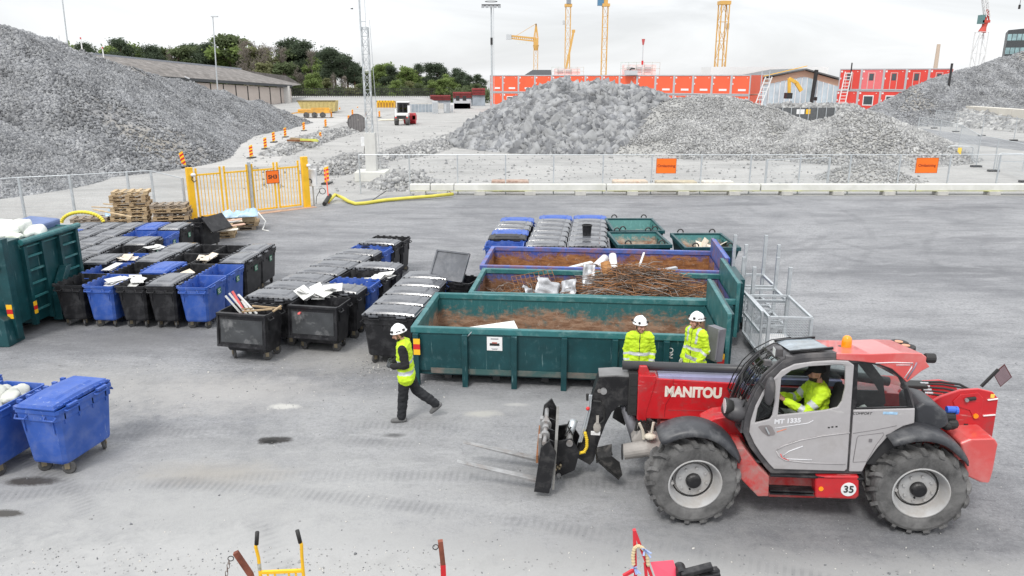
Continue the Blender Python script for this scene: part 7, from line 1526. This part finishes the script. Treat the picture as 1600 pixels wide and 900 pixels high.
# ============================================================ tower cranes and lamps
m_cy=M('crane_yellow',(.62,.36,.1),.5,var=.1); m_cw=M('crane_white',(.7,.7,.7),.5,var=.05); m_cred=M('crane_red',(.5,.06,.04),.5,var=.1)
def crane(label,pxb,pyb,pxt,pyt,Y,wpx,m_,n=None):
    a=at(pxb,pyb,Y); t=at(pxt,pyt,Y); s=Y/F; w_=wpx*s; r=root('tower_crane',label,'crane',(a.x,Y,0),0); 
    part(r,'mast',m_,lambda b:lattice(b,0,0,w_,0,t.z,(w_*2.0),w_*.06,w_*.026)); return r,t.z,w_,s
r,z,w_,s=crane('yellow tower crane with its mast rising out of the frame, left of the pair',886,115,886,9,300,7.2,m_cy); part(r,'collar',m_cy,lambda b:b.bb(-w_*.75,w_*.75,-w_*.7,w_*.7,z-.4,z+.6)); part(r,'operator_cabin',M('cabin_bluegrey',(.25,.28,.32),.5),lambda b:b.bb(-w_*.4,w_*.5,-w_*.8,0,z+.6,z+3)); part(r,'junction_box',m_lgrey,lambda b:b.bb(-w_*1.1,-w_*.55,-.5,.5,z-6.6,z-5.2))
r,z,w_,s=crane('yellow tower crane with a blue cabin at the top of the photo',943,115,943,8,300,7.5,m_cy); part(r,'operator_cabin',M('cabin_blue',(.08,.2,.33),.4),lambda b:b.bb(-w_*1.6,-w_*.45,-1,1,z-.2,z+2.6)); part(r,'slew_ring',m_cy,lambda b:(b.bb(-w_*.7,w_*.8,-1.2,1.2,z-.5,z+.5),b.bar((0,0,z),(0,0,z+6),w_*.8)))
r,z,w_,s=crane('wide yellow tower crane mast standing above the right end of the long cabins',1124,114,1124,4,240,12,m_cy); part(r,'collar',m_cy,lambda b:b.bb(-w_*.65,w_*.65,-w_*.6,w_*.6,z-.6,z+.4)); part(r,'junction_box',m_lgrey,lambda b:b.bb(w_*.5,w_*.8,-.5,.5,z-7.5,z-5.8)); 
r.rotation_euler=(0,0,R(8))
r,z,w_,s=crane('small yellow tower crane with its jib pointing left',837,115,837,75,340,6,m_cy); top=at(836.5,37,340).z; zj=at(836.5,60,340).z
part(r,'slew_ring',m_cy,lambda b:b.tube([(0,0,z-1),(0,0,z+1.2)],[w_*.5,w_*.75],12)); part(r,'operator_cabin',m_cy,lambda b:b.bb(-w_*.6,w_*.6,-w_*.6,w_*.6,z+1.2,zj)); part(r,'tower_head',m_cy,lambda b:(b.bar((-w_*.5,0,zj),(0,0,top),.5),b.bar((w_*.5,0,zj),(0,0,top),.5),b.bar((0,0,zj),(0,0,top),.35)))
jx=at(790,56,340).x-at(836.5,56,340).x
part(r,'jib',m_cy,lambda b:(b.bar((0,0,zj),(jx,0,zj+1.2),.7,.7),b.bar((0,0,zj-1.2),(jx,0,zj+.2),.5,.5),[b.bar((jx*k/14,0,zj-1.2+k*.1),(jx*(k+.5)/14,0,zj+.08*k),.3) for k in range(14)])); part(r,'tie_bar',m_cy,lambda b:b.bar((0,0,top),(jx*.7,0,zj+.8),.16)); part(r,'counterweight',m_lgrey,lambda b:b.bb(jx+0,jx+2.2,-1,1,zj-.5,zj+1.6)); part(r,'banner',M('crane_banner',(.65,.67,.66),.6),lambda b:b.bb(-8,-4,-.1,.1,zj-2.2,zj-1.4))
p=at(884,110,290);q=at(896,50,290); r=root('mobile_crane','thin yellow telescopic crane boom leaning beside the left tower crane','crane',(p.x,290,0),0); part(r,'boom',m_cy,lambda b:(b.bar((-1.6,0,0),(0,0,p.z),1.0),b.bar((0,0,p.z),(q.x-p.x,0,q.z),.75))); part(r,'boom_tip',m_cy,lambda b:b.box((q.x-p.x,0,q.z+.3),(1.2,.6,1.0)))
r,z,w_,s=crane('white and red luffing tower crane above the right heap',1525,110,1526.5,50,260,13,m_cw); zt=at(1526,25,260).z
part(r,'slew_ring',m_cred,lambda b:b.tube([(0,0,z),(.4,0,z+1.6),(.6,0,z+3)],[w_*.42,w_*.26,w_*.3],12)); part(r,'operator_cabin',M('cabin_teal',(.1,.2,.2),.5),lambda b:b.bb(-w_*.55,-w_*.1,-1,1,z+2.5,z+5.2)); part(r,'machinery_deck',m_cred,lambda b:(b.bb(-w_*.3,w_*.55,-1,1,z+2.8,z+3.6),b.bar((.4,0,z+3),(.8,0,zt+2),.6),b.bar((1.8,0,z+3),(.9,0,zt+1),.35)))
tip=at(1517,-12,260)-at(1525,-12,260); part(r,'jib',m_cw,lambda b:lattice(b,.9,0,1.3,z+4.5,z+13,1.2,.12,.08,lean=(tip.x-.9,0)))
p=at(1592.5,13,120); o=MB().tube([p,p+V((.1,0,1.2))],.05,6).build('crane_hook',m_dark); 
o2=root('crane_hook','small dark crane hook hanging at the top right corner','hook',p,0); bpy.data.objects.remove(o); part(o2,'hook_block',m_dark,lambda b:b.bb(-.12,.12,-.1,.1,-.1,.5)); part(o2,'rope',m_dark,lambda b:b.tube([(0,0,.5),(.1,0,3.5)],.035,5))
def lampmast(label,pxb,pyb,pxt,pyt,Y,rr,head):
    a=at(pxb,pyb,Y); t=at(pxt,pyt,Y); r=root('lamp_mast',label,'mast',(a.x,Y,0),0); part(r,'pole',m_galv,lambda b:b.tube([(0,0,0),(t.x-a.x,0,t.z)],[rr,rr*.7],8)); head(r,t.x-a.x,t.z); return r
def flood(r,x,z):
    part(r,'platform',m_dark,lambda b:(b.bb(x-1.4,x+1.4,-.8,.8,z-.1,z+.05),b.tube([(x+.9*math.cos(t),.9*math.sin(t),z+.5) for t in np.linspace(0,2*PI,13)[:-1]],.04,5,closed=True)))
    for k in (-1.2,-.6,0,.6,1.2): part(r,'floodlight',m_lgrey,lambda b:b.box((x+k,-.7,z-.25-.0*abs(k)),(.45,.3,.3),rx=.5))
    part(r,'junction_box',m_dark,lambda b:b.bb(x-.15,x+.2,-.3,-.1,z-5.6,z-4.6)); part(r,'cage_ladder',m_galv,lambda b:b.bar((x+.35,0,.5),(x+.35,0,z),.06))
lampmast('tall floodlight mast with a lamp platform left of the red cabins',769,130,767.5,8,120,.16,flood)
lampmast('slim street lamp pole in front of the long shed roof',338,140,332.5,26,95,.09,lambda r,x,z:part(r,'lamp_head',m_lgrey,lambda b:b.bb(x-.2,x+.6,-.15,.15,z-.05,z+.08)))
lampmast('slim pole rising out of the frame above the left heap',103,76,95,-20,85,.09,lambda r,x,z:part(r,'lamp_head',m_lgrey,lambda b:b.bb(x-.2,x+.6,-.15,.15,z-.05,z+.08)))
for px,py0,py1,l in ((94,58,72,'short white stake on the crest of the left heap, leftmost'),(129,61,82,'short white stake with a red tip on the left heap crest'),(163,76,97,'white stake standing lower on the left heap crest')):
    Y=66+px*.06; a=at(px,py1,Y); t=at(px,py0,Y); o=root('survey_stake',l,'stake',(a.x,Y,a.z-1),0); part(o,'shaft',m_wp,lambda b:b.bb(-.04,.04,-.04,.04,0,t.z-a.z+1)); part(o,'tip',m_red if '58' not in str(py0) else m_wp,lambda b:b.bb(-.045,.045,-.045,.045,t.z-a.z+1,t.z-a.z+1.15))
# ============================================================ right side: fence panels on feet, railings, block wall
rp=[gp(px,py) for px,py in ((1428,196),(1447,196),(1466,203),(1497,212),(1524,224),(1551,246),(1610,276))]
rp=[gp(px,py) for px,py in ((1432,219),(1448,218),(1466,224),(1497,253),(1524,262),(1552,268),(1600,282))]
rp=[gp(*q) for q in ((1448,219),(1470,224),(1497,253-0),(1524,262),(1554,268),(1600,283))]
fence_panel_run('mesh_fence','row of mesh fence panels on concrete feet along the access road',[gp(*q) for q in ((1432,217),(1466,224),(1497,236),(1525,261),(1552,268),(1602,285))],2.0,.1,feet=True,wire=.008,sx=.12,post_w=.05)
wl=[gp(*q) for q in ((1476,196),(1520,203),(1562,206),(1610,212))]
fence_panel_run('mesh_fence','second row of mesh fence panels before the rubble bank on the right',[V((50,92,0)),V((49.2,86,0)),V((48.5,80,0)),V((48,74,0)),V((47.2,68,0)),V((46.5,62,0))],2.0,.1,feet=True,wire=.008,sx=.14,post_w=.05)
for i,(px,py,w_) in enumerate(((1478,252,1.6),(1556,266,1.5))):
    g=gp(px,py); r=root('site_barrier',['pale tubular barrier with a small yellow sign on the access road','pale tubular barrier near the right edge by the road'][i],'barrier',(g.x,g.y,0),R(-20)); part(r,'frame',m_galv,lambda b:b.tube([(0,0,0),(0,0,1.0),(.15,0,1.1),(w_-.15,0,1.1),(w_,0,1.0),(w_,0,0)],.035,8)); part(r,'rail',m_galv,lambda b:b.bar((0,0,.6),(w_,0,.6),.05))
    if i==0: part(r,'yellow_sign',M('mark_yellow',(.85,.6,.1)),lambda b:b.bb(w_*.4,w_*.55,-.05,-.02,.5,1.0))
# block wall
r=root('block_wall','pale concrete block wall holding back the right heap','wall',(0,0,0),0)
for k in range(9):
    t0=gp(1475,195)+V((0,0,0)); x=58.8; y=101-2.5*k; part(r,'block',M('wall_block',(.6,.57,.51),.85,var=.1,vs=.3,world=True),lambda b:b.bb(x-.6,x+.6,y-2.45,y,0.8,2.3),.03)
# short gate segment in front of pale heap
g0,g1=gp(1190,294),gp(1294,292); fence_panel_run('mesh_fence','short low mesh panel behind the fence below the pale heap',[V((g0.x,41.3,0)),V((g1.x,42.5,0))],1.55,.05,post_w=.1)
# ============================================================ galvanised transport racks beside the containers
def rack(x,y,rz,label,posts_h,W=.78,Lr=1.2):
    r=root('transport_rack',label,'rack',(x,y,0),rz,'galvanised transport racks'); 
    for sx in (0,W):
        for sy in (0,Lr): part(r,'post',m_galv,lambda b:b.bar((sx,sy,.1),(sx,sy,posts_h),.075))
    part(r,'cross_rail',m_galv,lambda b:[b.bar((0,sy,z),(W,sy,z),.06) for sy in (0,Lr*.33,Lr*.66,Lr) for z in (.35,)]+[b.bar((sx,0,z),(sx,Lr,z),.06) for sx in (0,W) for z in (.35,.95)]+[b.bar((0,sy,.95),(W,sy,.95),.06) for sy in (0,Lr)])
    part(r,'brace',m_galv,lambda b:[b.bar((0,0,.4),(W,Lr,.42),.04)]+[b.box((W*.5,Lr*.3,.5),(.16,.04,.2))])
    for sx in (0.05,W-.05):
        for sy in (.15,Lr-.15): part(r,'wheel',m_rubber,lambda b:b.cyl((sx-.03,sy,.1),(sx+.03,sy,.1),.1,n=12))
    return r
rack(5.5,16.75,R(-3),'galvanised transport rack with four tall bare posts, behind the mesh cage',1.75,.8,1.0); rack(5.66,18.0,R(-3),'farthest galvanised rack with tall posts beside the scrap container',2.0,.78,1.15)
r=root('mesh_cage','galvanised mesh cage trolley standing beside the front container','cage trolley',(5.3,14.95,0),R(-3),'galvanised transport racks')
Wc,Lc2,Hc=.86,1.65,1.12
part(r,'frame',m_galv,lambda b:[b.bar((x,y,.12),(x,y,Hc),.06) for x in (0,Wc) for y in (0,Lc2)]+[b.bar((0,y,z),(Wc,y,z),.05) for y in (0,Lc2) for z in (.2,Hc)]+[b.bar((x,0,z),(x,Lc2,z),.05) for x in (0,Wc) for z in (.2,Hc)])
def meshwall(b,p,u,v_,nu,nv):
    p=V(p);u=V(u);v_=V(v_)
    for i in range(nu+1): b.tube([p+u*(i/nu),p+u*(i/nu)+v_],.0035,3,False)
    for j in range(nv+1): b.tube([p+v_*(j/nv),p+v_*(j/nv)+u],.0035,3,False)
for nm,p,u in (('front',(0,0,.2),(Wc,0,0)),('back',(0,Lc2,.2),(Wc,0,0)),('a',(0,0,.2),(0,Lc2,0)),('b',(Wc,0,.2),(0,Lc2,0))): part(r,'mesh_side',m_galv,lambda b:meshwall(b,p,u,(0,0,Hc-.2),20,16))
part(r,'floor_sheet',M('pale_floor',(.6,.6,.6),.6,var=.1),lambda b:b.bb(.02,Wc-.02,.02,Lc2-.02,.2,.22)); [part(r,'wheel',m_rubber,lambda b:b.cyl((x-.03,y,.1),(x+.03,y,.1),.1,n=12)) for x in (.1,Wc-.1) for y in (.15,Lc2-.15)]
part(r,'drop_gate',m_galv,lambda b:[b.bar((-.12,.1,z),(-.12,1.5,z),.05) for z in (.3,.75,1.2)]+[b.bar((-.12,y,.3),(-.12,y,1.2),.04) for y in (.1,.8,1.5)]+[meshwall(b,(-.12,.1,.3),(0,1.4,0),(0,0,.9),16,10)])
# ============================================================ foreground equipment at the bottom edge
c=gp(440,893,1.05); r=root('hand_truck','yellow sack truck with black grips cut off by the bottom edge','hand truck',(c.x,c.y,0),R(4))
hl_=.215
for s in (-1,1):
    part(r,'handle',m_yellow,lambda b:b.tube([(s*hl_,0,.2),(s*hl_,0,1.05),(s*hl_,.0,1.22),(s*hl_*1.05,-.02,1.36),(s*hl_*1.05-.015*s*(1 if s<0 else 1),-.02,1.44)],.017,10),smooth=True)
    part(r,'grip',m_txt,lambda b:b.tube([(s*hl_*1.05-.01*s,-.02,1.39),(s*hl_*1.05-.03*s,-.02,1.53)],.021,12),smooth=True)
    part(r,'wheel',m_rubber,lambda b:b.cyl((s*.28-.04,.1,.13),(s*.28+.04,.1,.13),.13,n=18))
part(r,'cross_bar',m_yellow,lambda b:[b.bar((-hl_,0,z),(hl_,0,z),.03) for z in (1.05,.6,.25)]); part(r,'slat',m_yellow,lambda b:[b.bar((x,0,.25),(x,0,1.05),.018) for x in (-.14,-.07,.07,.14)]); part(r,'nose_plate',m_yellow,lambda b:b.bb(-.24,.24,-.3,.02,.01,.025)); part(r,'sticker',M('grey_tape',(.4,.4,.35),.5,var=.5,vs=40),lambda b:b.tube([(-hl_,0,1.08),(-hl_,0,1.16)],.0185,10))
for i,(px,py,l) in enumerate(((368,863,'rusty steel post with a hanging chain at the bottom edge'),(688,845,'rusty and red steel post with a wire ring at the bottom edge'))):
    c=at(px,py,6.7); r=root('steel_post',l,'post',(c.x,6.7,0),R(10)); lean=(.12 if i==0 else 0.02)
    part(r,'shaft',M('rust_post',(.2,.06,.035),.8,var=.4,vs=6),lambda b:b.bar((lean,0,c.z-.27),(0,0,c.z),.05)); part(r,'lower_shaft',M('rust_post',(.2,.06,.035)) if i==0 else M('paint_red',(.55,.02,.025),.45),lambda b:b.bar((lean*2.2 if i==0 else .03,0,0),(lean,0,c.z-.27),.052))
    part(r,'ring',m_dark,lambda b:b.tube([(-.05+.028*math.cos(t),-.01,c.z-.06+.028*math.sin(t)) for t in np.linspace(0,2*PI,13)[:-1]],.005,5,closed=True))
    if i==0:
        for k in range(7): part(r,'chain_link',M('chain_rust',(.22,.17,.15),.6,.4),lambda b:b.tube([(-.07-.012*k+ (.012*math.cos(t) if k%2 else 0),-.012+(0 if k%2 else .012*math.cos(t)),c.z-.1-.042*k+.03*math.sin(t)) for t in np.linspace(0,2*PI,11)[:-1]],.004,5,closed=True))
Y=6.6; q=lambda px,py,dy=0:at(px,py,Y+dy)
r=root('red_machine','red steel machine frame with a coiled hose at the bottom edge','machine',(0,0,0),0); m_rm=M('machine_red',(.62,.03,.045),.4,var=.08)
part(r,'a_frame',m_rm,lambda b:(b.bar(q(991,828),q(993,905),.035,.03),b.bar(q(991,828,.01),q(1018,900,.01),.05,.03),b.bar(q(993,889,.01),q(974,900,.01),.03,.03),b.bar(q(1008,880),q(1010,905),.03,.03))); part(r,'cover',M('machine_pink_red',(.68,.07,.12),.3,var=.05),lambda b:b.add([q(1016,878),q(1052,875,.15),q(1062,905,.0),q(1026,907,-.1)],[(0,1,2,3)]))
hp=[q(1012,880),q(1010,865),q(1004,853),q(996,849),q(990,853),q(988,866),q(989,880)]; pp=[]
for i in range(len(hp)-1):
    for t in np.linspace(0,1,7)[:-1]: pp.append(hp[i].lerp(hp[i+1],t)+V((0,-.04,0)))
part(r,'coiled_hose',M('hose_cream',(.62,.5,.3),.6,var=.1),lambda b:b.tube(pp,[.016+.005*(i%2) for i in range(len(pp))],8)); 
def tie(b,c):
    for k in range(6): b.bar(c,c+V((random.uniform(-.05,.06),-.05,random.uniform(-.06,.05))),.02,.006)
part(r,'blue_tie',M('tie_blue',(.3,.38,.6),.6),lambda b:(tie(b,q(1006,853)+V((0,-.06,0))),tie(b,q(990,881)+V((0,-.06,0)))))
r=root('black_bracket','black steel bracket of a machine at the bottom edge right of the red frame','bracket',(0,0,0),0); part(r,'plate',m_blk,lambda b:(b.bar(q(1064,897),q(1113,884.5),.09,.05),b.bar(q(1066,905),q(1124,897),.14,.1)),.01); part(r,'hook_plate',m_blk,lambda b:b.ball(q(1116,893),(.06,.04,.05),12,8)); part(r,'hinge',m_blk,lambda b:b.cyl(q(1066,900),q(1066,900)+V((0,.15,0)),.06,n=14))
# ============================================================ trees
def leafmat(name,c):
    m=M(name,c,.6,var=.4,vs=.35,world=True,spec=.2); nt=m.node_tree; B=nt.nodes['Principled BSDF']
    tr=nt.nodes.new('ShaderNodeBsdfTranslucent'); mx=nt.nodes.new('ShaderNodeMixShader'); mx.inputs[0].default_value=.5
    nt.links.new(B.inputs['Base Color'].links[0].from_socket,tr.inputs[0]); nt.links.new(B.outputs[0],mx.inputs[1]); nt.links.new(tr.outputs[0],mx.inputs[2]); nt.links.new(mx.outputs[0],nt.nodes['Material Output'].inputs[0]); return m
m_pine=leafmat('pine_needles',(.095,.125,.08)); m_dec=leafmat('spring_leaves',(.22,.29,.1)); m_dk=leafmat('dark_leaves',(.135,.17,.085)); m_bare=leafmat('bare_twigs',(.24,.21,.18)); m_olive=leafmat('olive_leaves',(.21,.22,.11)); m_bark=M('bark',(.13,.09,.07),.9,var=.3,vs=.5); m_barkp=M('pine_bark',(.2,.11,.07),.9,var=.3,vs=.5); m_blos=leafmat('blossom_leaves',(.3,.33,.22))
def leafcloud(name,cl,n,size,mats,seed,needle=False):
    rng=np.random.default_rng(seed); cl=np.array(cl); k=len(cl); wts=(cl[:,3]**2.2); wts/=wts.sum(); ci=rng.choice(k,n,p=wts)
    d=rng.normal(size=(n,3)); d/=np.linalg.norm(d,axis=1)[:,None]; rad=np.where(rng.random(n)<.8,rng.uniform(0,1,n)**.55,rng.uniform(.6,1.45,n))
    sq=np.array([1,1,.72]); p=cl[ci,:3]+d*sq*(cl[ci,3]*rad)[:,None]
    a=rng.normal(size=(n,3)); a/=np.linalg.norm(a,axis=1)[:,None]; b=np.cross(a,rng.normal(size=(n,3))); b/=np.linalg.norm(b,axis=1)[:,None]
    s=size*rng.uniform(.6,1.5,n)[:,None]; as_=.35 if needle else .7
    q=np.stack([p-a*s,p-b*s*as_,p+a*s,p+b*s*as_],1).reshape(-1,3)
    me=bpy.data.meshes.new(name); me.vertices.add(4*n); me.vertices.foreach_set('co',q.reshape(-1).astype(np.float32)); me.loops.add(4*n); me.loops.foreach_set('vertex_index',np.arange(4*n,dtype=np.int32)); me.polygons.add(n); me.polygons.foreach_set('loop_start',(np.arange(n)*4).astype(np.int32))
    for m in mats: me.materials.append(m)
    me.update(calc_edges=True); return me
def tree_kit(kind,seed):
    rn=random.Random(seed); tb=MB(); cl=[]; h=10.
    if kind=='pine':
        tb.tube([(0,0,0),(.1,0,h*.5),(.15*rn.uniform(-1,1),.1,h*.95)],[.2,.15,.05],8)
        for k in range(17):
            z=h*(.42+.56*rn.random()); a=rn.uniform(0,2*PI); l=rn.uniform(.5,1.75)*(1.15-.65*(z/h)); p=V((l*math.cos(a),l*math.sin(a),z+.2)); tb.tube([(0,0,z-.3),p],[.06,.02],5); cl.append((*p,rn.uniform(.75,1.35)))
        cl.append((0,0,h*.97,.8)); mesh=leafcloud('crown',cl,6500,.17,[m_pine],seed,True); bark=m_barkp
    elif kind=='bare':
        tb.tube([(0,0,0),(.1,.1,h*.5),(0,0,h)],[.14,.1,.02],7)
        for k in range(60):
            z=h*rn.uniform(.25,.95); a=rn.uniform(0,2*PI); l=rn.uniform(.6,1.9)*(1.1-.5*z/h); p=V((0,0,z)); q=p+V((l*math.cos(a)*.6,l*math.sin(a)*.6,l*.75)); tb.tube([p,q],[.04,.012],4)
            for j in range(4): s=p.lerp(q,rn.uniform(.4,1)); tb.tube([s,s+V((rn.uniform(-.5,.5),rn.uniform(-.5,.5),rn.uniform(.3,.9)))],[.02,.006],3,False)
            cl.append((*q,.5))
        mesh=leafcloud('crown',cl,1500,.11,[m_bare],seed,True); bark=M('pale_bark',(.26,.23,.2),.9,var=.2)
    else:
        tb.tube([(0,0,0),(.05,0,h*.4),(.1,.1,h*.8)],[.2,.16,.05],8)
        for k in range(22):
            z=h*rn.uniform(.15,.95); t=(z/h-.2)/.78; wv=math.sin(PI*min(1,max(.05,t))**.75); a=rn.uniform(0,2*PI); l=rn.uniform(.5,2.5)*(.35+wv*.75); p=V((l*math.cos(a),l*math.sin(a),z)); tb.tube([(0,0,max(.8,z-1.5)),p],[.07,.02],5); cl.append((*p,rn.uniform(.8,1.45)))
        mt={'dec':m_dec,'dark':m_dk,'olive':m_olive,'blossom':m_blos}[kind]; mesh=leafcloud('crown',cl,8000,.19,[mt],seed); bark=m_bark
    return tb.mesh('trunk',bark),mesh
KIT={}
for k in ('pine','dec','dark','olive','bare','blossom'): KIT[k]=[tree_kit(k,s*13+len(k)) for s in range(3)]
LB={'pine':'dark pine tree','dec':'bright green leafy tree','dark':'deep green leafy tree','olive':'brownish olive green tree','bare':'bare grey brown tree','blossom':'pale whitish green tree'}
trees=[] # px centre, py top, kind, width factor
sky_=[(75,52,'olive'),(90,60,'dec'),(118,66,'olive'),(131,63,'pine'),(170,66,'dec'),(186,56,'pine'),(198,62,'dec'),(180,74,'dark'),(212,78,'dec'),
 (236,66,'pine'),(252,70,'dark'),(264,68,'bare'),(275,70,'dark'),(300,65,'pine'),(312,64,'dark'),(324,62,'pine'),(330,70,'dec'),
 (356,50,'dec'),(368,52,'dark'),(380,58,'bare'),(392,60,'bare'),(400,66,'olive'),(408,64,'bare'),(418,68,'bare'),(430,66,'bare'),(440,70,'bare'),
 (446,62,'pine'),(456,70,'dark'),(466,66,'pine'),(474,72,'pine'),(486,74,'bare'),(492,86,'dec'),(502,82,'pine'),(514,70,'pine'),(522,76,'pine'),(532,88,'bare'),(541,86,'pine'),(552,95,'pine'),
 (560,102,'pine'),(573,106,'blossom'),(583,110,'blossom'),(592,98,'dec'),(602,94,'dec'),(612,104,'pine'),(623,98,'olive'),(634,100,'dec'),(645,108,'olive'),(653,97,'pine'),(666,116,'dec'),(672,100,'pine'),(684,100,'pine'),(692,102,'pine'),(697,113,'dec'),(706,118,'dec'),(712,104,'pine'),(722,110,'pine'),(733,116,'pine'),(744,117,'pine'),(753,121,'pine')]
under=[(455,118,'dark'),(470,112,'bare'),(490,110,'dec'),(505,116,'olive'),(520,112,'bare'),(538,116,'bare'),(553,128,'olive'),(566,128,'dark'),(600,118,'pine'),(620,122,'dec'),(640,126,'olive'),(656,128,'dark'),(676,124,'dec'),(690,120,'dec'),(712,128,'dec'),(728,132,'dark'),(742,130,'dark'),(395,90,'bare'),(412,92,'olive'),(428,96,'bare'),(442,92,'dark'),(462,98,'bare')]
rn=random.Random(77)
for row,lst,Y0 in ((0,sky_,205.),(1,under,188.)):
    for i,(px,py,kd) in enumerate(lst):
        Y=Y0+rn.uniform(-8,14)+(10 if px<345 else 0); t=at(px,py,Y); h=t.z; tm,cm=KIT[kd][rn.randrange(3)]
        prev=lst[i-1][0] if i else 0
        nb=[(82,'left end of the treeline'),(135,'treeline above the left heap'),(215,'clump above the shed roof'),(280,'clump left of the street lamp'),(340,'clump beside the street lamp'),(400,'wood right of the street lamp'),(447,'wood above the right shed end'),(500,'wood behind the yellow trailer'),(560,'wood left of the lattice mast'),(612,'wood right of the lattice mast'),(665,'wood behind the road roller'),(715,'wood behind the grey cabinets'),(800,'treeline beside the red cabins')]
        where=next(n_ for lim,n_ in nb if px<=lim)
        trees.append((kd,where,row,px,py,Y,h,t.x,tm,cm))
from collections import Counter,defaultdict
grp=defaultdict(list)
for t in trees: grp[(t[0],t[1],t[2])].append(t)
posn={1:[''],2:['left of two','right of two'],3:['leftmost of three','middle of three','rightmost of three'],4:['leftmost of four','second of four','third of four','rightmost of four'],5:['leftmost of five','second of five','middle of five','fourth of five','rightmost of five'],6:['leftmost of six','second of six','third of six','fourth of six','fifth of six','rightmost of six'],7:['leftmost of seven','second of seven','third of seven','middle of seven','fifth of seven','sixth of seven','rightmost of seven']}
for key,l in grp.items():
    l.sort(key=lambda t:t[3])
    for i,t in enumerate(l):
        kd,where,row,px,py,Y,h,x,tm,cm=t; s=h/10.6; wd=s*rn.uniform(1.1,1.5)*(1.0 if kd!='bare' else .95)
        lab=(('lower ' if row else '')+LB[kd]+(f', {posn[len(l)][i]},' if posn[len(l)][i] else '')+' in the '+where)
        r=root('tree' if kd!='pine' else 'pine_tree',lab,'tree',(x,Y,0),rn.uniform(0,6),'trees of the wood'); r.scale=(wd,wd,s)
        link('trunk',tm,r); link('crown',cm,r)
b=MB()
rngu=np.random.default_rng(5)
cl=[(x,rngu.uniform(183,198),rngu.uniform(.5,2.6),rngu.uniform(1.2,2.6)) for x in np.arange(-62,-2,1.1)]
o=link('undergrowth',leafcloud('undergrowth',cl,14000,.3,[m_dk],8)); tag(o,'dark green undergrowth along the foot of the wood','undergrowth',kind='stuff')
# a bird high in the sky
p=at(550,14,110); r=root('bird','small dark bird flying high left of the lattice mast','bird',p,R(30)); 
part(r,'body',m_dark,lambda b:(b.tube([(-.22,0,0),(0,0,.02),(.2,0,0)],[.02,.07,.02],8),)); [part(r,'wing',m_dark,lambda b:b.hexa([(-.08,0,.02),(.1,0,.02),(.08,s*.25,.12),(-.06,s*.25,.12),(-.08,0,.04),(.1,0,.04),(.0,s*.5,.06),(-.06,s*.5,.06)])) for s in (-1,1)]

for o in list(bpy.data.objects):
    if o.type=='MESH' and o.parent and o.name.split('.')[0] in ('ladder_rung','carriage_pin','cross_bar','roof_bar','slat','platform','cross_rail','rail','rung','stile','wiper','decal_line','rear_light','grille','tie_bar','brace','guard_rail','fitting','skid','top_rail','hinge','bar','vent','chin_strap','carriage_rib','coupler_pipe','fork_shaft','pivot_pin','axle_hoses','rear_hoses','carriage_hoses','hose_fitting','filter_pipes','support','strap','door_stiffener','rib','frame','lettering','panel','fork','hydraulic_hose','drum_frame','step','drawbar','exhaust_pillar'):
        if o.name.split('.')[0] in ('lettering','fork','vent','chin_strap','frame','panel') : continue
        if len(o.data.polygons)<900 and not o.modifiers: split_loose(o)
